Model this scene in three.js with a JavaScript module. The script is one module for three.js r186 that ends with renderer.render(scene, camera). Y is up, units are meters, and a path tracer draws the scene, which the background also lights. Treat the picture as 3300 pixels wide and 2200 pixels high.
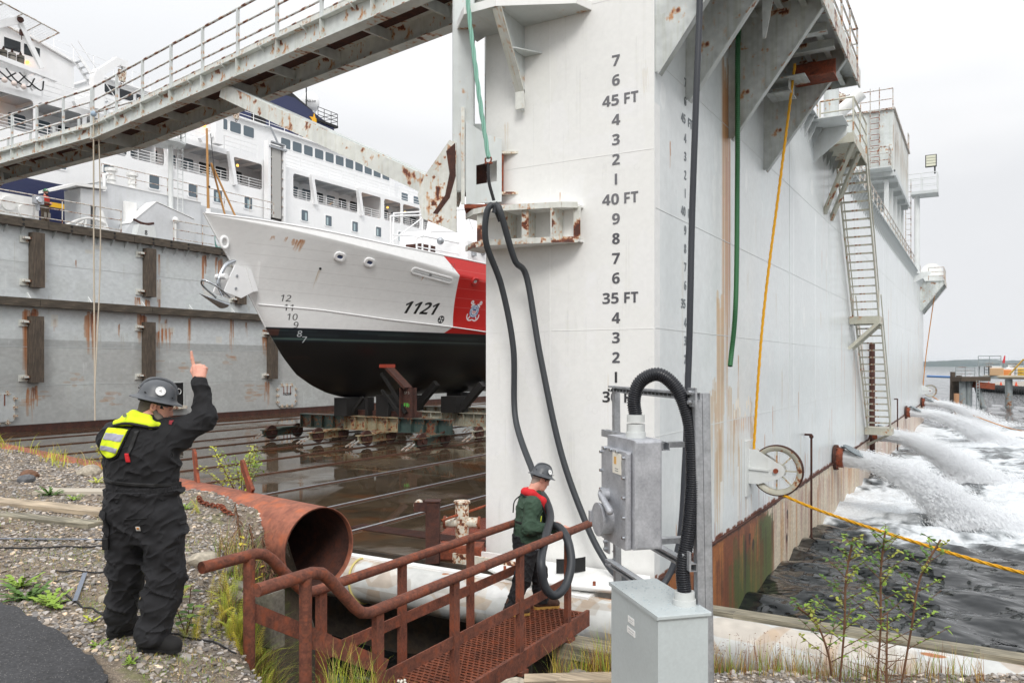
import * as THREE from 'three';
import { mergeGeometries } from 'three/addons/utils/BufferGeometryUtils.js';
import { FontLoader } from 'three/addons/loaders/FontLoader.js';
import { TextGeometry } from 'three/addons/geometries/TextGeometry.js';

// ---------------------------------------------------------------- camera, sky, sun, exposure
const scene = new THREE.Scene();
const YAW = THREE.MathUtils.degToRad(30.45), CS = Math.cos(YAW), SN = Math.sin(YAW);
const camera = new THREE.PerspectiveCamera(46.4, 1024 / 682, 0.1, 9000);
camera.position.set(0, 1.95, 0);
camera.rotation.y = YAW;                                   // the dock runs along -z; the lens looks to its left
camera.setViewOffset(1024, 682, 0, -23.5, 1024, 682);      // lens shifted up, verticals stay vertical
const renderer = new THREE.WebGLRenderer({ antialias: true });
renderer.toneMapping = THREE.LinearToneMapping;
renderer.toneMappingExposure = 1.2;
renderer.shadowMap.enabled = true;

const hash = (x, y, z = 0) => { let n = Math.imul(x, 374761393) ^ Math.imul(y, 668265263) ^ Math.imul(z, 2147483647 - 1274126177); n = Math.imul(n ^ (n >>> 13), 1274126177); n ^= n >>> 16; return (n >>> 0) / 4294967296; };
const sm = (t) => t * t * (3 - 2 * t), lerp = (a, b, t) => a + (b - a) * t, clamp = (x, a = 0, b = 1) => Math.min(b, Math.max(a, x)), sstep = (a, b, x) => sm(clamp((x - a) / (b - a)));
function vn(x, y, p = 0, s = 0) {                           // value noise, period p
  const xi = Math.floor(x), yi = Math.floor(y), fx = sm(x - xi), fy = sm(y - yi), w = (v) => (p ? ((v % p) + p) % p : v);
  return lerp(lerp(hash(w(xi), w(yi), s), hash(w(xi + 1), w(yi), s), fx), lerp(hash(w(xi), w(yi + 1), s), hash(w(xi + 1), w(yi + 1), s), fx), fy);
}
function fbm(x, y, o = 4, p = 0, s = 0) { let a = 0, k = 0.5, n = 0; for (let i = 0; i < o; i++) { a += k * vn(x, y, p, s + i); n += k; x *= 2; y *= 2; p *= 2; k *= 0.5; } return a / n; }
function vn3(x, y, z, s = 0) { const zi = Math.floor(z), f = sm(z - zi); return lerp(vn(x, y, 0, s + zi * 57), vn(x, y, 0, s + (zi + 1) * 57), f); }
function fbm3(x, y, z, o = 4) { let a = 0, k = 0.5, n = 0; for (let i = 0; i < o; i++) { a += k * vn3(x, y, z, i * 17); n += k; x *= 2; y *= 2; z *= 2; k *= 0.5; } return a / n; }
let seedN = 7; const rnd = (a = 1, b) => { seedN = (Math.imul(seedN, 1664525) + 1013904223) | 0; const t = (seedN >>> 0) / 4294967296; return b === undefined ? t * a : a + t * (b - a); };
const reseed = (n) => { seedN = n * 7919 + 13; };

{ // overcast sky: brighter towards the zenith, soft grey cloud
  const w = 1024, h = 512, d = new Float32Array(w * h * 4);
  for (let j = 0; j < h; j++) for (let i = 0; i < w; i++) {
    const el = ((j + 0.5) / h - 0.5) * Math.PI, az = ((i + 0.5) / w - 0.5) * 2 * Math.PI, ce = Math.cos(el), y = Math.sin(el);
    const k = 1 / (0.22 + Math.max(y, 0)), cx = Math.cos(az) * ce * k, cz = Math.sin(az) * ce * k;
    let n = fbm3(cx * 1.1 + 5, cz * 1.1 + 9, y * 3, 5);
    n = sstep(0.28, 0.72, n);
    const L = 0.85 * (1 + 1.3 * Math.max(0, y - 0.26)) * (0.85 + 0.2 * n), o = (j * w + i) * 4;
    const g = 1 - n * 0.7;
    d[o] = L * (1 - 0.035 * g); d[o + 1] = L * (1 - 0.018 * g); d[o + 2] = L * (1 + 0.012 * g); d[o + 3] = 1;
  }
  const t = new THREE.DataTexture(d, w, h, THREE.RGBAFormat, THREE.FloatType);
  t.mapping = THREE.EquirectangularReflectionMapping; t.magFilter = THREE.LinearFilter; t.needsUpdate = true;
  scene.background = t; scene.environment = t;
}
const sun = new THREE.DirectionalLight(new THREE.Color(1, 0.97, 0.93), 1.5);
sun.position.set(28, 78, 42); sun.target.position.set(-15, 0, -25);
sun.castShadow = true; sun.shadow.radius = 38; sun.shadow.mapSize.set(4096, 4096);
Object.assign(sun.shadow.camera, { left: -70, right: 70, top: 70, bottom: -70, near: 1, far: 260 });
scene.add(sun, sun.target);

// ---------------------------------------------------------------- helpers: geometry
const V = (x, y, z) => new THREE.Vector3(x, y, z);
const AX = (x, y, z) => (x.isVector3 ? x : Array.isArray(x) ? V(...x) : V(x, y, z));
const camP = (r, f, y) => V(CS * r - SN * f, y, -(SN * r + CS * f));   // metres right of / ahead of the photographer
function prep(g) {
  if (g.index) g = g.toNonIndexed();
  for (const k of Object.keys(g.attributes)) if (!['position', 'normal', 'uv'].includes(k)) g.deleteAttribute(k);
  if (!g.attributes.normal) g.computeVertexNormals();
  if (!g.attributes.uv) g.setAttribute('uv', new THREE.BufferAttribute(new Float32Array(g.attributes.position.count * 2), 2));
  g.morphAttributes = {};
  return g;
}
function boxUV(g) {                                         // uv in metres, by the way each face points
  const p = g.attributes.position, u = g.attributes.uv, a = V(), b = V(), c = V(), n = V();
  for (let i = 0; i < p.count; i += 3) {
    a.fromBufferAttribute(p, i); b.fromBufferAttribute(p, i + 1); c.fromBufferAttribute(p, i + 2);
    n.copy(b).sub(a).cross(c.clone().sub(a)); const x = Math.abs(n.x), y = Math.abs(n.y), z = Math.abs(n.z);
    for (let k = 0; k < 3; k++) { const v = [a, b, c][k]; if (y >= x && y >= z) u.setXY(i + k, v.x, v.z); else if (x >= z) u.setXY(i + k, v.z, v.y); else u.setXY(i + k, v.x, v.y); }
  }
}
function geo(list, keepUV) {
  const g = Array.isArray(list) ? (list.length === 1 ? prep(list[0]) : mergeGeometries(list.map(prep))) : prep(list);
  if (!keepUV && !g.userData.uvDone) boxUV(g);
  return g;
}
const taken = new Map();
const numbered = (n) => { const k = taken.get(n) ?? 0; taken.set(n, k + 1); return k ? n + '_' + String(k).padStart(3, '0') : n; };
function M(name, list, m, parent, keepUV) {                 // one named mesh; parent undefined = top level
  const o = new THREE.Mesh(list.isBufferGeometry && list.userData.shared ? list : geo(list, keepUV), m);
  o.castShadow = o.receiveShadow = true; o.name = parent ? name : numbered(name); (parent ?? scene).add(o); return o;
}
function inst(name, g, m, parent, pos, ry = 0) { const o = new THREE.Mesh(g, m); o.castShadow = o.receiveShadow = true; o.name = name; o.position.copy(AX(pos)); o.rotation.y = ry; parent.add(o); return o; }
const share = (list) => { const g = geo(list); g.userData.shared = true; return g; };
function thing(name, label, category, pos, group, ry = 0) {
  const o = new THREE.Group(); o.name = numbered(name); scene.add(o); if (pos) o.position.copy(AX(pos)); o.rotation.y = ry;
  o.userData = { label, category }; if (group) o.userData.group = group; return o;
}
function tag(o, label, category, group) { Object.assign(o.userData, { label, category }); if (group) o.userData.group = group; return o; }
function struct(name, list, m, keepUV) { const o = M(name, list, m, undefined, keepUV); o.userData.kind = 'structure'; return o; }
function copy(o, label, pos, ry) { const c = o.clone(); c.name = numbered(o.name.replace(/_\d{3}$/, '')); c.userData = { ...o.userData, label }; scene.add(c); if (pos) c.position.copy(AX(pos)); if (ry !== undefined) c.rotation.y = ry; return c; }

const box = (w, h, d, x = 0, y = 0, z = 0, ry = 0, rx = 0, rz = 0) => { const g = new THREE.BoxGeometry(w, h, d); if (rz) g.rotateZ(rz); if (rx) g.rotateX(rx); if (ry) g.rotateY(ry); return g.translate(x, y, z); };
const bx = (x0, x1, y0, y1, z0, z1) => box(Math.abs(x1 - x0), Math.abs(y1 - y0), Math.abs(z1 - z0), (x0 + x1) / 2, (y0 + y1) / 2, (z0 + z1) / 2);
function rbox(w, h, d, r, x = 0, y = 0, z = 0) {            // box with chamfered edges
  const s = new THREE.Shape(); const a = w / 2 - r, b = h / 2 - r; s.moveTo(-a, -b); s.lineTo(a, -b); s.lineTo(a, b); s.lineTo(-a, b);
  const g = new THREE.ExtrudeGeometry(s, { depth: d - 2 * r, bevelEnabled: true, bevelThickness: r, bevelSize: r, bevelSegments: 2, curveSegments: 2 });
  return g.translate(x, y, z - d / 2 + r);
}
function basis(p, q, up = V(0, 1, 0)) { const d = q.clone().sub(p).normalize(); if (Math.abs(d.dot(up)) > 0.999) up = V(0, 0, 1); const s = V().crossVectors(d, up).normalize(), u = V().crossVectors(s, d); return new THREE.Matrix4().makeBasis(s, u, d.negate()); }
function bar(p, q, w, h, up) { p = AX(p); q = AX(q); const g = new THREE.BoxGeometry(w, h, p.distanceTo(q)); g.applyMatrix4(basis(p, q, up)); return g.translate((p.x + q.x) / 2, (p.y + q.y) / 2, (p.z + q.z) / 2); }
function rod(p, q, r, n = 8, r2 = r) { p = AX(p); q = AX(q); const g = new THREE.CylinderGeometry(r2, r, p.distanceTo(q), n); g.applyQuaternion(new THREE.Quaternion().setFromUnitVectors(V(0, 1, 0), q.clone().sub(p).normalize())); return g.translate((p.x + q.x) / 2, (p.y + q.y) / 2, (p.z + q.z) / 2); }
function tube(pts, r, seg = 40, n = 8, tension = 0.5, closed = false) { const c = new THREE.CatmullRomCurve3(pts.map((p) => AX(p)), closed, 'catmullrom', tension); return new THREE.TubeGeometry(c, seg, r, n, closed); }
function poly(pts, r, n = 8) { const out = []; for (let i = 0; i + 1 < pts.length; i++) { out.push(rod(pts[i], pts[i + 1], r, n)); if (i) { const p = AX(pts[i]); out.push(new THREE.SphereGeometry(r, n, 6).translate(p.x, p.y, p.z)); } } return out; }
function bentTube(pts, r, rb, n = 10) {                     // pipe with rounded bends
  const path = new THREE.CurvePath(), P = pts.map((p) => AX(p)); let last = P[0];
  for (let i = 1; i < P.length; i++) {
    if (i === P.length - 1) { path.add(new THREE.LineCurve3(last, P[i])); break; }
    const a = P[i].clone().add(last.clone().sub(P[i]).setLength(rb)), b = P[i].clone().add(P[i + 1].clone().sub(P[i]).setLength(rb));
    path.add(new THREE.LineCurve3(last, a)); path.add(new THREE.QuadraticBezierCurve3(a, P[i], b)); last = b;
  }
  return new THREE.TubeGeometry(path, pts.length * 14, r, n);
}
function shapeOf(pts, holes = []) { const s = new THREE.Shape(pts.map(([a, b]) => new THREE.Vector2(a, b))); for (const h of holes) s.holes.push(h.isPath || h.curves ? h : new THREE.Path(h.map(([a, b]) => new THREE.Vector2(a, b)))); return s; }
const extr = (s, t, bev = 0) => new THREE.ExtrudeGeometry(s, { depth: t, bevelEnabled: bev > 0, bevelThickness: bev, bevelSize: bev, bevelSegments: 2, curveSegments: 10 });
const plateXY = (pts, z, t, holes) => extr(shapeOf(pts, holes), t).translate(0, 0, z);                                  // (x, y) outline, from z towards +z
const plateZY = (pts, x, t, holes) => extr(shapeOf(pts.map(([a, b]) => [-a, b]), holes?.map((h) => (Array.isArray(h) ? h.map(([a, b]) => [-a, b]) : h))), t).rotateY(Math.PI / 2).translate(x, 0, 0);   // (z, y) outline, from x towards +x
const plateXZ = (pts, y, t, holes) => extr(shapeOf(pts.map(([a, b]) => [a, -b]), holes?.map((h) => h.map(([a, b]) => [a, -b]))), t).rotateX(-Math.PI / 2).translate(0, y, 0);   // (x, z) outline, from y up
function rrect(x0, x1, y0, y1, r) { const p = new THREE.Path(); p.moveTo(x0 + r, y0); p.lineTo(x1 - r, y0); p.absarc(x1 - r, y0 + r, r, -Math.PI / 2, 0); p.lineTo(x1, y1 - r); p.absarc(x1 - r, y1 - r, r, 0, Math.PI / 2); p.lineTo(x0 + r, y1); p.absarc(x0 + r, y1 - r, r, Math.PI / 2, Math.PI); p.lineTo(x0, y0 + r); p.absarc(x0 + r, y0 + r, r, Math.PI, 1.5 * Math.PI); return p; }
const rrShape = (x0, x1, y0, y1, r) => { const s = new THREE.Shape(); s.curves = rrect(x0, x1, y0, y1, r).curves; s.currentPoint.copy(new THREE.Vector2(x0, y0 + r)); return s; };
const font = await new FontLoader().loadAsync('fonts/droid/droid_sans_bold.typeface.json');
const fontR = await new FontLoader().loadAsync('fonts/droid/droid_sans_regular.typeface.json');
function textG(s, size, t = 0.004, f = font) { const g = new TextGeometry(s, { font: f, size, depth: t, curveSegments: 5, bevelEnabled: false }); g.computeBoundingBox(); const b = g.boundingBox; return g.translate(-(b.min.x + b.max.x) / 2, -(b.min.y + b.max.y) / 2, 0); }

function railing(parent, pts, { h = 1.05, rails = 3, gap = 1.5, r = 0.02, m, post = 'post', flat = false, low = 0.35 }) {
  pts = pts.map((p) => AX(p));
  for (let k = 0; k < rails; k++) { const y = k === 0 ? h : h - (h - low) * k / Math.max(rails - 1, 1); M(k ? 'middle_rail' : 'top_rail', poly(pts.map((p) => V(p.x, p.y + y, p.z)), r * (k ? 0.8 : 1), 6), m, parent); }
  const pg = share([flat ? box(r * 2.4, h, r * 1.2, 0, h / 2, 0) : rod([0, 0, 0], [0, h, 0], r, 6)]);
  for (let i = 0; i + 1 < pts.length; i++) {
    const a = pts[i], b = pts[i + 1], n = Math.max(1, Math.round(a.distanceTo(b) / gap));
    for (let k = i ? 1 : 0; k <= n; k++) inst(post, pg, m, parent, a.clone().lerp(b, k / n));
  }
}

// ---------------------------------------------------------------- helpers: textures and materials
function tex(w, h, f, { size, sizeY, srgb = true } = {}) {
  const d = new Uint8Array(w * h * 4), o = [0, 0, 0];
  for (let j = 0; j < h; j++) for (let i = 0; i < w; i++) { f((i + 0.5) / w, (j + 0.5) / h, o); const k = (j * w + i) * 4; d[k] = clamp(o[0], 0, 255); d[k + 1] = clamp(o[1], 0, 255); d[k + 2] = clamp(o[2], 0, 255); d[k + 3] = 255; }
  const t = new THREE.DataTexture(d, w, h); t.wrapS = t.wrapT = THREE.RepeatWrapping; t.magFilter = THREE.LinearFilter; if (srgb) t.colorSpace = THREE.SRGBColorSpace; if (size) t.repeat.set(1 / size, 1 / (sizeY ?? size)); t.needsUpdate = true; return t;
}
function ctex(w, h, draw, post) {                           // canvas drawing, y down, stretched over uv 0..1
  const c = document.createElement('canvas'); c.width = w; c.height = h; const x = c.getContext('2d'); draw(x, w, h);
  const im = x.getImageData(0, 0, w, h).data, d = new Uint8Array(w * h * 4);
  for (let j = 0; j < h; j++) for (let i = 0; i < w; i++) { const s = ((h - 1 - j) * w + i) * 4, k = (j * w + i) * 4; let r = im[s], g = im[s + 1], b = im[s + 2]; const f = post ? post(i / w, j / h) : 1; d[k] = clamp(r * f, 0, 255); d[k + 1] = clamp(g * f, 0, 255); d[k + 2] = clamp(b * f, 0, 255); d[k + 3] = 255; }
  const t = new THREE.DataTexture(d, w, h); t.magFilter = THREE.LinearFilter; t.colorSpace = THREE.SRGBColorSpace; t.needsUpdate = true; return t;
}
const std = (o) => new THREE.MeshStandardMaterial({ roughness: 0.6, metalness: 0, side: THREE.DoubleSide, ...o });
const flat = (hex, roughness = 0.6, metalness = 0, more = {}) => std({ color: new THREE.Color(hex), roughness, metalness, ...more });
const mix3 = (o, r, g, b, t) => { o[0] += (r - o[0]) * t; o[1] += (g - o[1]) * t; o[2] += (b - o[2]) * t; };
const grey = (w, f, size, sizeY) => tex(w, w, (u, v, o) => { o[0] = o[1] = o[2] = f(u, v) * 255; }, { size, sizeY, srgb: false });
function paint(r, g, b, { rust = 0, dirt = 0.12, size = 2, rough = 0.5, seed = 0, px = 512, streak = 0.3, bump = 0.0015 } = {}) {   // weathered paint, optional rust breaking through
  const t = tex(px, px, (u, v, o) => {
    const a = fbm(u * 4, v * 4, 5, 4, seed), c = fbm(u * 24, v * 24, 3, 24, seed + 9), s = fbm(u * 48, v * 3, 3, 48, seed + 20);
    const k = 1 - dirt * (0.9 * (a - 0.5) + 0.5 * (c - 0.5) + streak * Math.max(0, s - 0.5) * 2);
    o[0] = r * k; o[1] = g * k; o[2] = b * k * (1 - dirt * 0.25 * Math.max(0, s - 0.45));
    if (rust > 0) {
      const n = 0.5 * fbm(u * 5, v * 5, 5, 5, seed + 31) + 0.32 * fbm(u * 26, v * 26, 4, 26, seed + 40) + 0.18 * (1 - Math.abs(2 * fbm(u * 9, v * 9, 4, 9, seed + 47) - 1)), th = 0.8 - rust * 0.4, run = fbm(u * 40, v * 2.2 + 3, 3, 40, seed + 55);
      mix3(o, 190, 138, 92, sstep(0.62, 0.8, run) * sstep(th - 0.16, th - 0.02, n) * 0.7);
      mix3(o, 176, 110, 62, sstep(th - 0.05, th, n) * 0.55); mix3(o, 118, 62, 38, sstep(th, th + 0.025, n)); mix3(o, 66, 38, 30, sstep(th + 0.03, th + 0.09, n) * (0.5 + c * 0.5));
    }
  }, { size });
  return std({ map: t, roughness: rough, bumpMap: t, bumpScale: bump });
}
function rustMat(r, g, b, { size = 1, seed = 0, vary = 0.5, rough = 0.85 } = {}) {
  const t = tex(512, 512, (u, v, o) => {
    const a = fbm(u * 5, v * 5, 5, 5, seed), c = fbm(u * 60, v * 60, 3, 60, seed + 5), d = fbm(u * 14, v * 14, 4, 14, seed + 8), k = 1 + vary * (0.9 * (a - 0.5) + 0.9 * (c - 0.5));
    o[0] = r * k; o[1] = g * k; o[2] = b * k; mix3(o, r * 1.35, g * 1.15, b * 0.9, sstep(0.55, 0.75, d) * 0.5); mix3(o, r * 0.5, g * 0.45, b * 0.5, sstep(0.56, 0.78, 1 - d) * 0.28);
  }, { size });
  return std({ map: t, roughness: rough, bumpMap: t, bumpScale: 0.003 });
}
const MT = {
  white: paint(238, 238, 236, { dirt: 0.07, size: 3, seed: 1 }), shipWhite: paint(243, 243, 243, { dirt: 0.035, size: 5, seed: 2, rough: 0.38 }), shipGrey: paint(205, 207, 209, { dirt: 0.08, size: 3, seed: 3 }),
  dockGrey: paint(196, 200, 200, { dirt: 0.14, size: 3, seed: 4 }), dockLight: paint(214, 217, 216, { dirt: 0.1, size: 3, seed: 5 }),
  bridge: paint(206, 210, 207, { rust: 0.25, dirt: 0.2, size: 2.4, seed: 6, px: 1024 }), bridgeRail: paint(216, 218, 216, { rust: 0.56, dirt: 0.15, size: 1.5, seed: 7 }), strut: paint(216, 218, 212, { rust: 0.22, dirt: 0.2, size: 2.6, seed: 8, px: 1024 }),
  column: paint(205, 210, 209, { rust: 0.18, dirt: 0.12, size: 3, seed: 9 }), bracket: paint(208, 209, 203, { rust: 0.36, dirt: 0.2, size: 1.6, seed: 10 }),
  gusset: paint(196, 200, 198, { rust: 0.2, dirt: 0.32, size: 2.4, seed: 11 }), stair: paint(186, 184, 170, { rust: 0.22, dirt: 0.16, size: 2, seed: 12 }), rail: paint(190, 190, 186, { rust: 0.5, dirt: 0.2, size: 1.2, seed: 13 }),
  farRail: paint(208, 206, 200, { rust: 0.42, dirt: 0.2, size: 1.1, seed: 14 }), house: paint(206, 211, 209, { rust: 0.22, dirt: 0.2, size: 3, seed: 15 }),
  rust: rustMat(126, 66, 44, { size: 1.2, seed: 1 }), pipeRust: rustMat(146, 90, 70, { size: 2.2, seed: 2, vary: 0.35 }), rampRust: rustMat(110, 64, 48, { size: 0.9, seed: 3 }), rampDeck: rustMat(116, 64, 42, { size: 0.8, seed: 8 }), darkRust: rustMat(70, 42, 34, { size: 1, seed: 4 }), trackRust: rustMat(104, 70, 52, { size: 0.8, seed: 5, rough: 0.6 }),
  rustWhite: paint(208, 203, 190, { rust: 0.48, dirt: 0.3, size: 0.9, seed: 16 }),
  black: flat(0x0b0b0c, 0.65), rubber: flat(0x26282b, 0.55), dark: flat(0x18191b, 0.6), galv: null, chrome: flat(0xbfc3c8, 0.22, 1), glass: null, yellow: flat(0xe8b512, 0.5),
};
MT.glass = std({ color: new THREE.Color(0x5d6a73), roughness: 0.06, metalness: 0.0, envMapIntensity: 1 });
MT.glassDark = std({ color: new THREE.Color(0x20262b), roughness: 0.07 });
{ const t = tex(256, 256, (u, v, o) => { const a = fbm(u * 10, v * 10, 4, 10, 3), c = fbm(u * 50, v * 50, 2, 50, 4); const k = 168 + 44 * (a - 0.5) + 26 * (c - 0.5); o[0] = k; o[1] = k + 3; o[2] = k + 7; }, { size: 0.5 }); MT.galv = std({ map: t, roughness: 0.42, metalness: 0.55, bumpMap: t, bumpScale: 0.0006 }); }
function timberTex(r, g, b, seed, vary = 0.6) { return tex(256, 512, (u, v, o) => { const a = fbm(u * 32, v * 3, 4, 32, seed), c = fbm(u * 5, v * 5, 4, 5, seed + 3), e = fbm(u * 70, v * 6, 2, 70, seed + 6), k = 1 + vary * (1.1 * (a - 0.5) + 0.8 * (c - 0.5) + 0.5 * (e - 0.5)); o[0] = r * k; o[1] = g * k; o[2] = b * k; }, { size: 0.6, sizeY: 1.4 }); }
const timber = (r, g, b, seed, vary) => { const t = timberTex(r, g, b, seed, vary); return std({ map: t, roughness: 0.85, bumpMap: t, bumpScale: 0.006 }); };
MT.fender = timber(82, 72, 62, 3); MT.fenderH = (() => { const m = timber(78, 70, 60, 5); m.map = m.map.clone(); m.map.rotation = Math.PI / 2; m.bumpMap = m.map; return m; })();
MT.plank = (() => { const m = timber(168, 152, 130, 7, 0.4); m.map = m.map.clone(); m.map.rotation = Math.PI / 2; m.bumpMap = m.map; return m; })();
MT.greyPlank = (() => { const m = timber(126, 120, 104, 9, 0.6); m.map = m.map.clone(); m.map.rotation = Math.PI / 2; m.bumpMap = m.map; return m; })();

// ---------------------------------------------------------------- the setting
const SEA = -2.9, DECK = -1.29, WTOP = 8.9;                 // sea level, dry-dock floor, top of the wing walls
const NX0 = -7.2, NX1 = -4.21, ZE = -11.38, ZF = -77.6, FXI = -40.4, FXO = -43.4;
console.log('sea');
{
  const N = 520, pos = [], uv = [], idx = [], w = (t) => Math.sign(t) * (Math.pow(Math.abs(t), 1.6) * 60 + Math.pow(Math.abs(t), 9) * 7600);
  const X0 = -6, X1 = 74, Z0 = -10, Z1 = -138;
  const foamAt = (x, z) => {
    const wob = 1.3 * (fbm(x * 0.5 + 3, z * 0.5, 3, 0, 70) - 0.5), zz = z + wob * 1.2;
    let f = sstep(-20.4, -25.4, zz + 0.035 * Math.max(0, x + 4) * 3) * (1 - sstep(-70, -96, zz + Math.max(0, x - 4) * 0.4)) * (1 - sstep(14, 46, x));
    return f;
  };
  for (let j = 0; j <= N; j++) for (let i = 0; i <= N; i++) {
    const x = w(i / N * 2 - 1) - 1, z = w(j / N * 2 - 1) - 19, far = Math.hypot(x, z + 18);
    const a = clamp(1 - far / 420), wx = x + 1.2 * fbm(x * 0.3, z * 0.3, 2, 0, 5), wz = z + 1.2 * fbm(x * 0.3, z * 0.3, 2, 0, 8);
    let y = 0.06 * Math.sin(wx * 1.6 + wz * 2.6) + 0.05 * Math.sin(-wx * 2.2 + wz * 4.6 + 1) + 0.085 * (fbm(wx * 0.7 + wz * 0.25, wz * 1.5, 4, 0, 11) - 0.5) + 0.03 * (fbm(wx * 3, wz * 4.2, 3, 0, 12) - 0.5);
    const f = far < 140 ? foamAt(x, z) : 0; if (f > 0) y += f * (0.34 * (fbm(x * 0.9, z * 0.8, 5, 0, 21) - 0.45) + 0.06 * (vn(x * 5, z * 5, 0, 23) - 0.5));
    pos.push(x, SEA + y * a - (far > 3000 ? 0.2 : 0), z); uv.push((x - X0) / (X1 - X0), (z - Z0) / (Z1 - Z0));
    if (i < N && j < N) { const k = j * (N + 1) + i; idx.push(k, k + N + 1, k + 1, k + 1, k + N + 1, k + N + 2); }
  }
  const g = new THREE.BufferGeometry(); g.setAttribute('position', new THREE.Float32BufferAttribute(pos, 3)); g.setAttribute('uv', new THREE.Float32BufferAttribute(uv, 2)); g.setIndex(idx); g.computeVertexNormals();
  const W = 2048, cov = new Float32Array(W * W);
  for (let j = 0; j < W; j++) for (let i = 0; i < W; i++) {
    const x = X0 + (i + 0.5) / W * (X1 - X0), z = Z0 + (j + 0.5) / W * (Z1 - Z0); const f = foamAt(x, z); if (f < 0.01) continue;
    const wx = x * 0.75 + 1.6 * fbm(x * 0.45, z * 0.45, 3, 0, 31), wz = z * 0.75 + 1.6 * fbm(x * 0.45 + 9, z * 0.45, 3, 0, 33);
    const n = fbm(wx * 0.75, wz * 0.5, 5, 0, 35), m = 1 - Math.abs(2 * fbm(wx * 1.9, wz * 1.5, 4, 0, 41) - 1);
    const n2 = fbm(x * 3.1, z * 2.6, 4, 0, 44); const near = Math.max(Math.exp(-Math.pow((z + 31) / 7, 2)), Math.exp(-Math.pow((z + 59) / 9, 2)) * 0.9) * Math.exp(-Math.max(0, x - 3) / 9);
    cov[j * W + i] = clamp(sstep(0.44, 0.78, f * (0.0 + 0.27 * near) + 0.98 * n * f + 0.16 * m * f + 0.34 * (n2 - 0.5)));
  }
  const col = tex(W, W, (u, v, o) => { const c = cov[Math.floor(v * W) * W + Math.floor(u * W)], k = 0.95 + 0.1 * hash(Math.floor(u * W), Math.floor(v * W), 3); o[0] = lerp(13, 212, c) * k; o[1] = lerp(18, 216, c) * k; o[2] = lerp(20, 219, c) * k; });
  const ro = tex(W / 2, W / 2, (u, v, o) => { const c = cov[Math.floor(v * W) * W + Math.floor(u * W)]; o[0] = o[1] = o[2] = lerp(0.045, 0.85, c) * 255; }, { srgb: false });
  for (const t of [col, ro]) t.wrapS = t.wrapT = THREE.ClampToEdgeWrapping;
  const rip = grey(512, (u, v) => fbm(u * 6, v * 10, 3, 6, 51), 0.04, 0.03);
  g.userData.uvDone = true;
  const o = struct('sea', g, std({ map: col, roughnessMap: ro, roughness: 1, bumpMap: rip, bumpScale: 0.12 }), true);
}

console.log('hills');
{ // low wooded islands on the horizon
  const hill = (z0, x0, x1, hh, seed, m) => {
    const n = 260, rows = 9, pos = [], idx = [];
    for (let j = 0; j <= rows; j++) for (let i = 0; i <= n; i++) {
      const t = i / n, x = lerp(x0, x1, t), e = Math.min(1, 7 * t, 7 * (1 - t)), prof = e * hh * (0.1 + 1.3 * fbm(t * 9, 1, 3, 0, seed)) , s = Math.sin(j / rows * Math.PI * 0.5);
      pos.push(x, SEA - 1 + prof * s + (s > 0.05 ? hh * 0.09 * vn(t * 240, j * 3.1, 0, seed + 3) + hh * 0.06 * vn(t * 620, j * 3, 0, seed + 5) : 0), z0 - j / rows * 320);
      if (i < n && j < rows) { const k = j * (n + 1) + i; idx.push(k, k + 1, k + n + 1, k + 1, k + n + 2, k + n + 1); }
    }
    const g = new THREE.BufferGeometry(); g.setAttribute('position', new THREE.Float32BufferAttribute(pos, 3)); g.setIndex(idx); g.computeVertexNormals(); return g;
  };
  const forest = tex(256, 256, (u, v, o) => { const a = fbm(u * 30, v * 30, 3, 30, 1), b = fbm(u * 4, v * 4, 3, 4, 2); o[0] = 62 + 40 * (a - 0.5) + 22 * (b - 0.5); o[1] = 78 + 44 * (a - 0.5) + 20 * (b - 0.5); o[2] = 76 + 36 * (a - 0.5); }, { size: 160 });
  struct('wooded_hill', hill(-2600, -260, 1100, 27, 5), std({ map: forest, roughness: 1 })); struct('wooded_hill', hill(-3900, -900, 2400, 38, 9), std({ map: forest, roughness: 1 }));
  struct('wooded_hill', hill(-4300, -5200, -900, 40, 12), std({ map: forest, roughness: 1 }));
}

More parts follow.
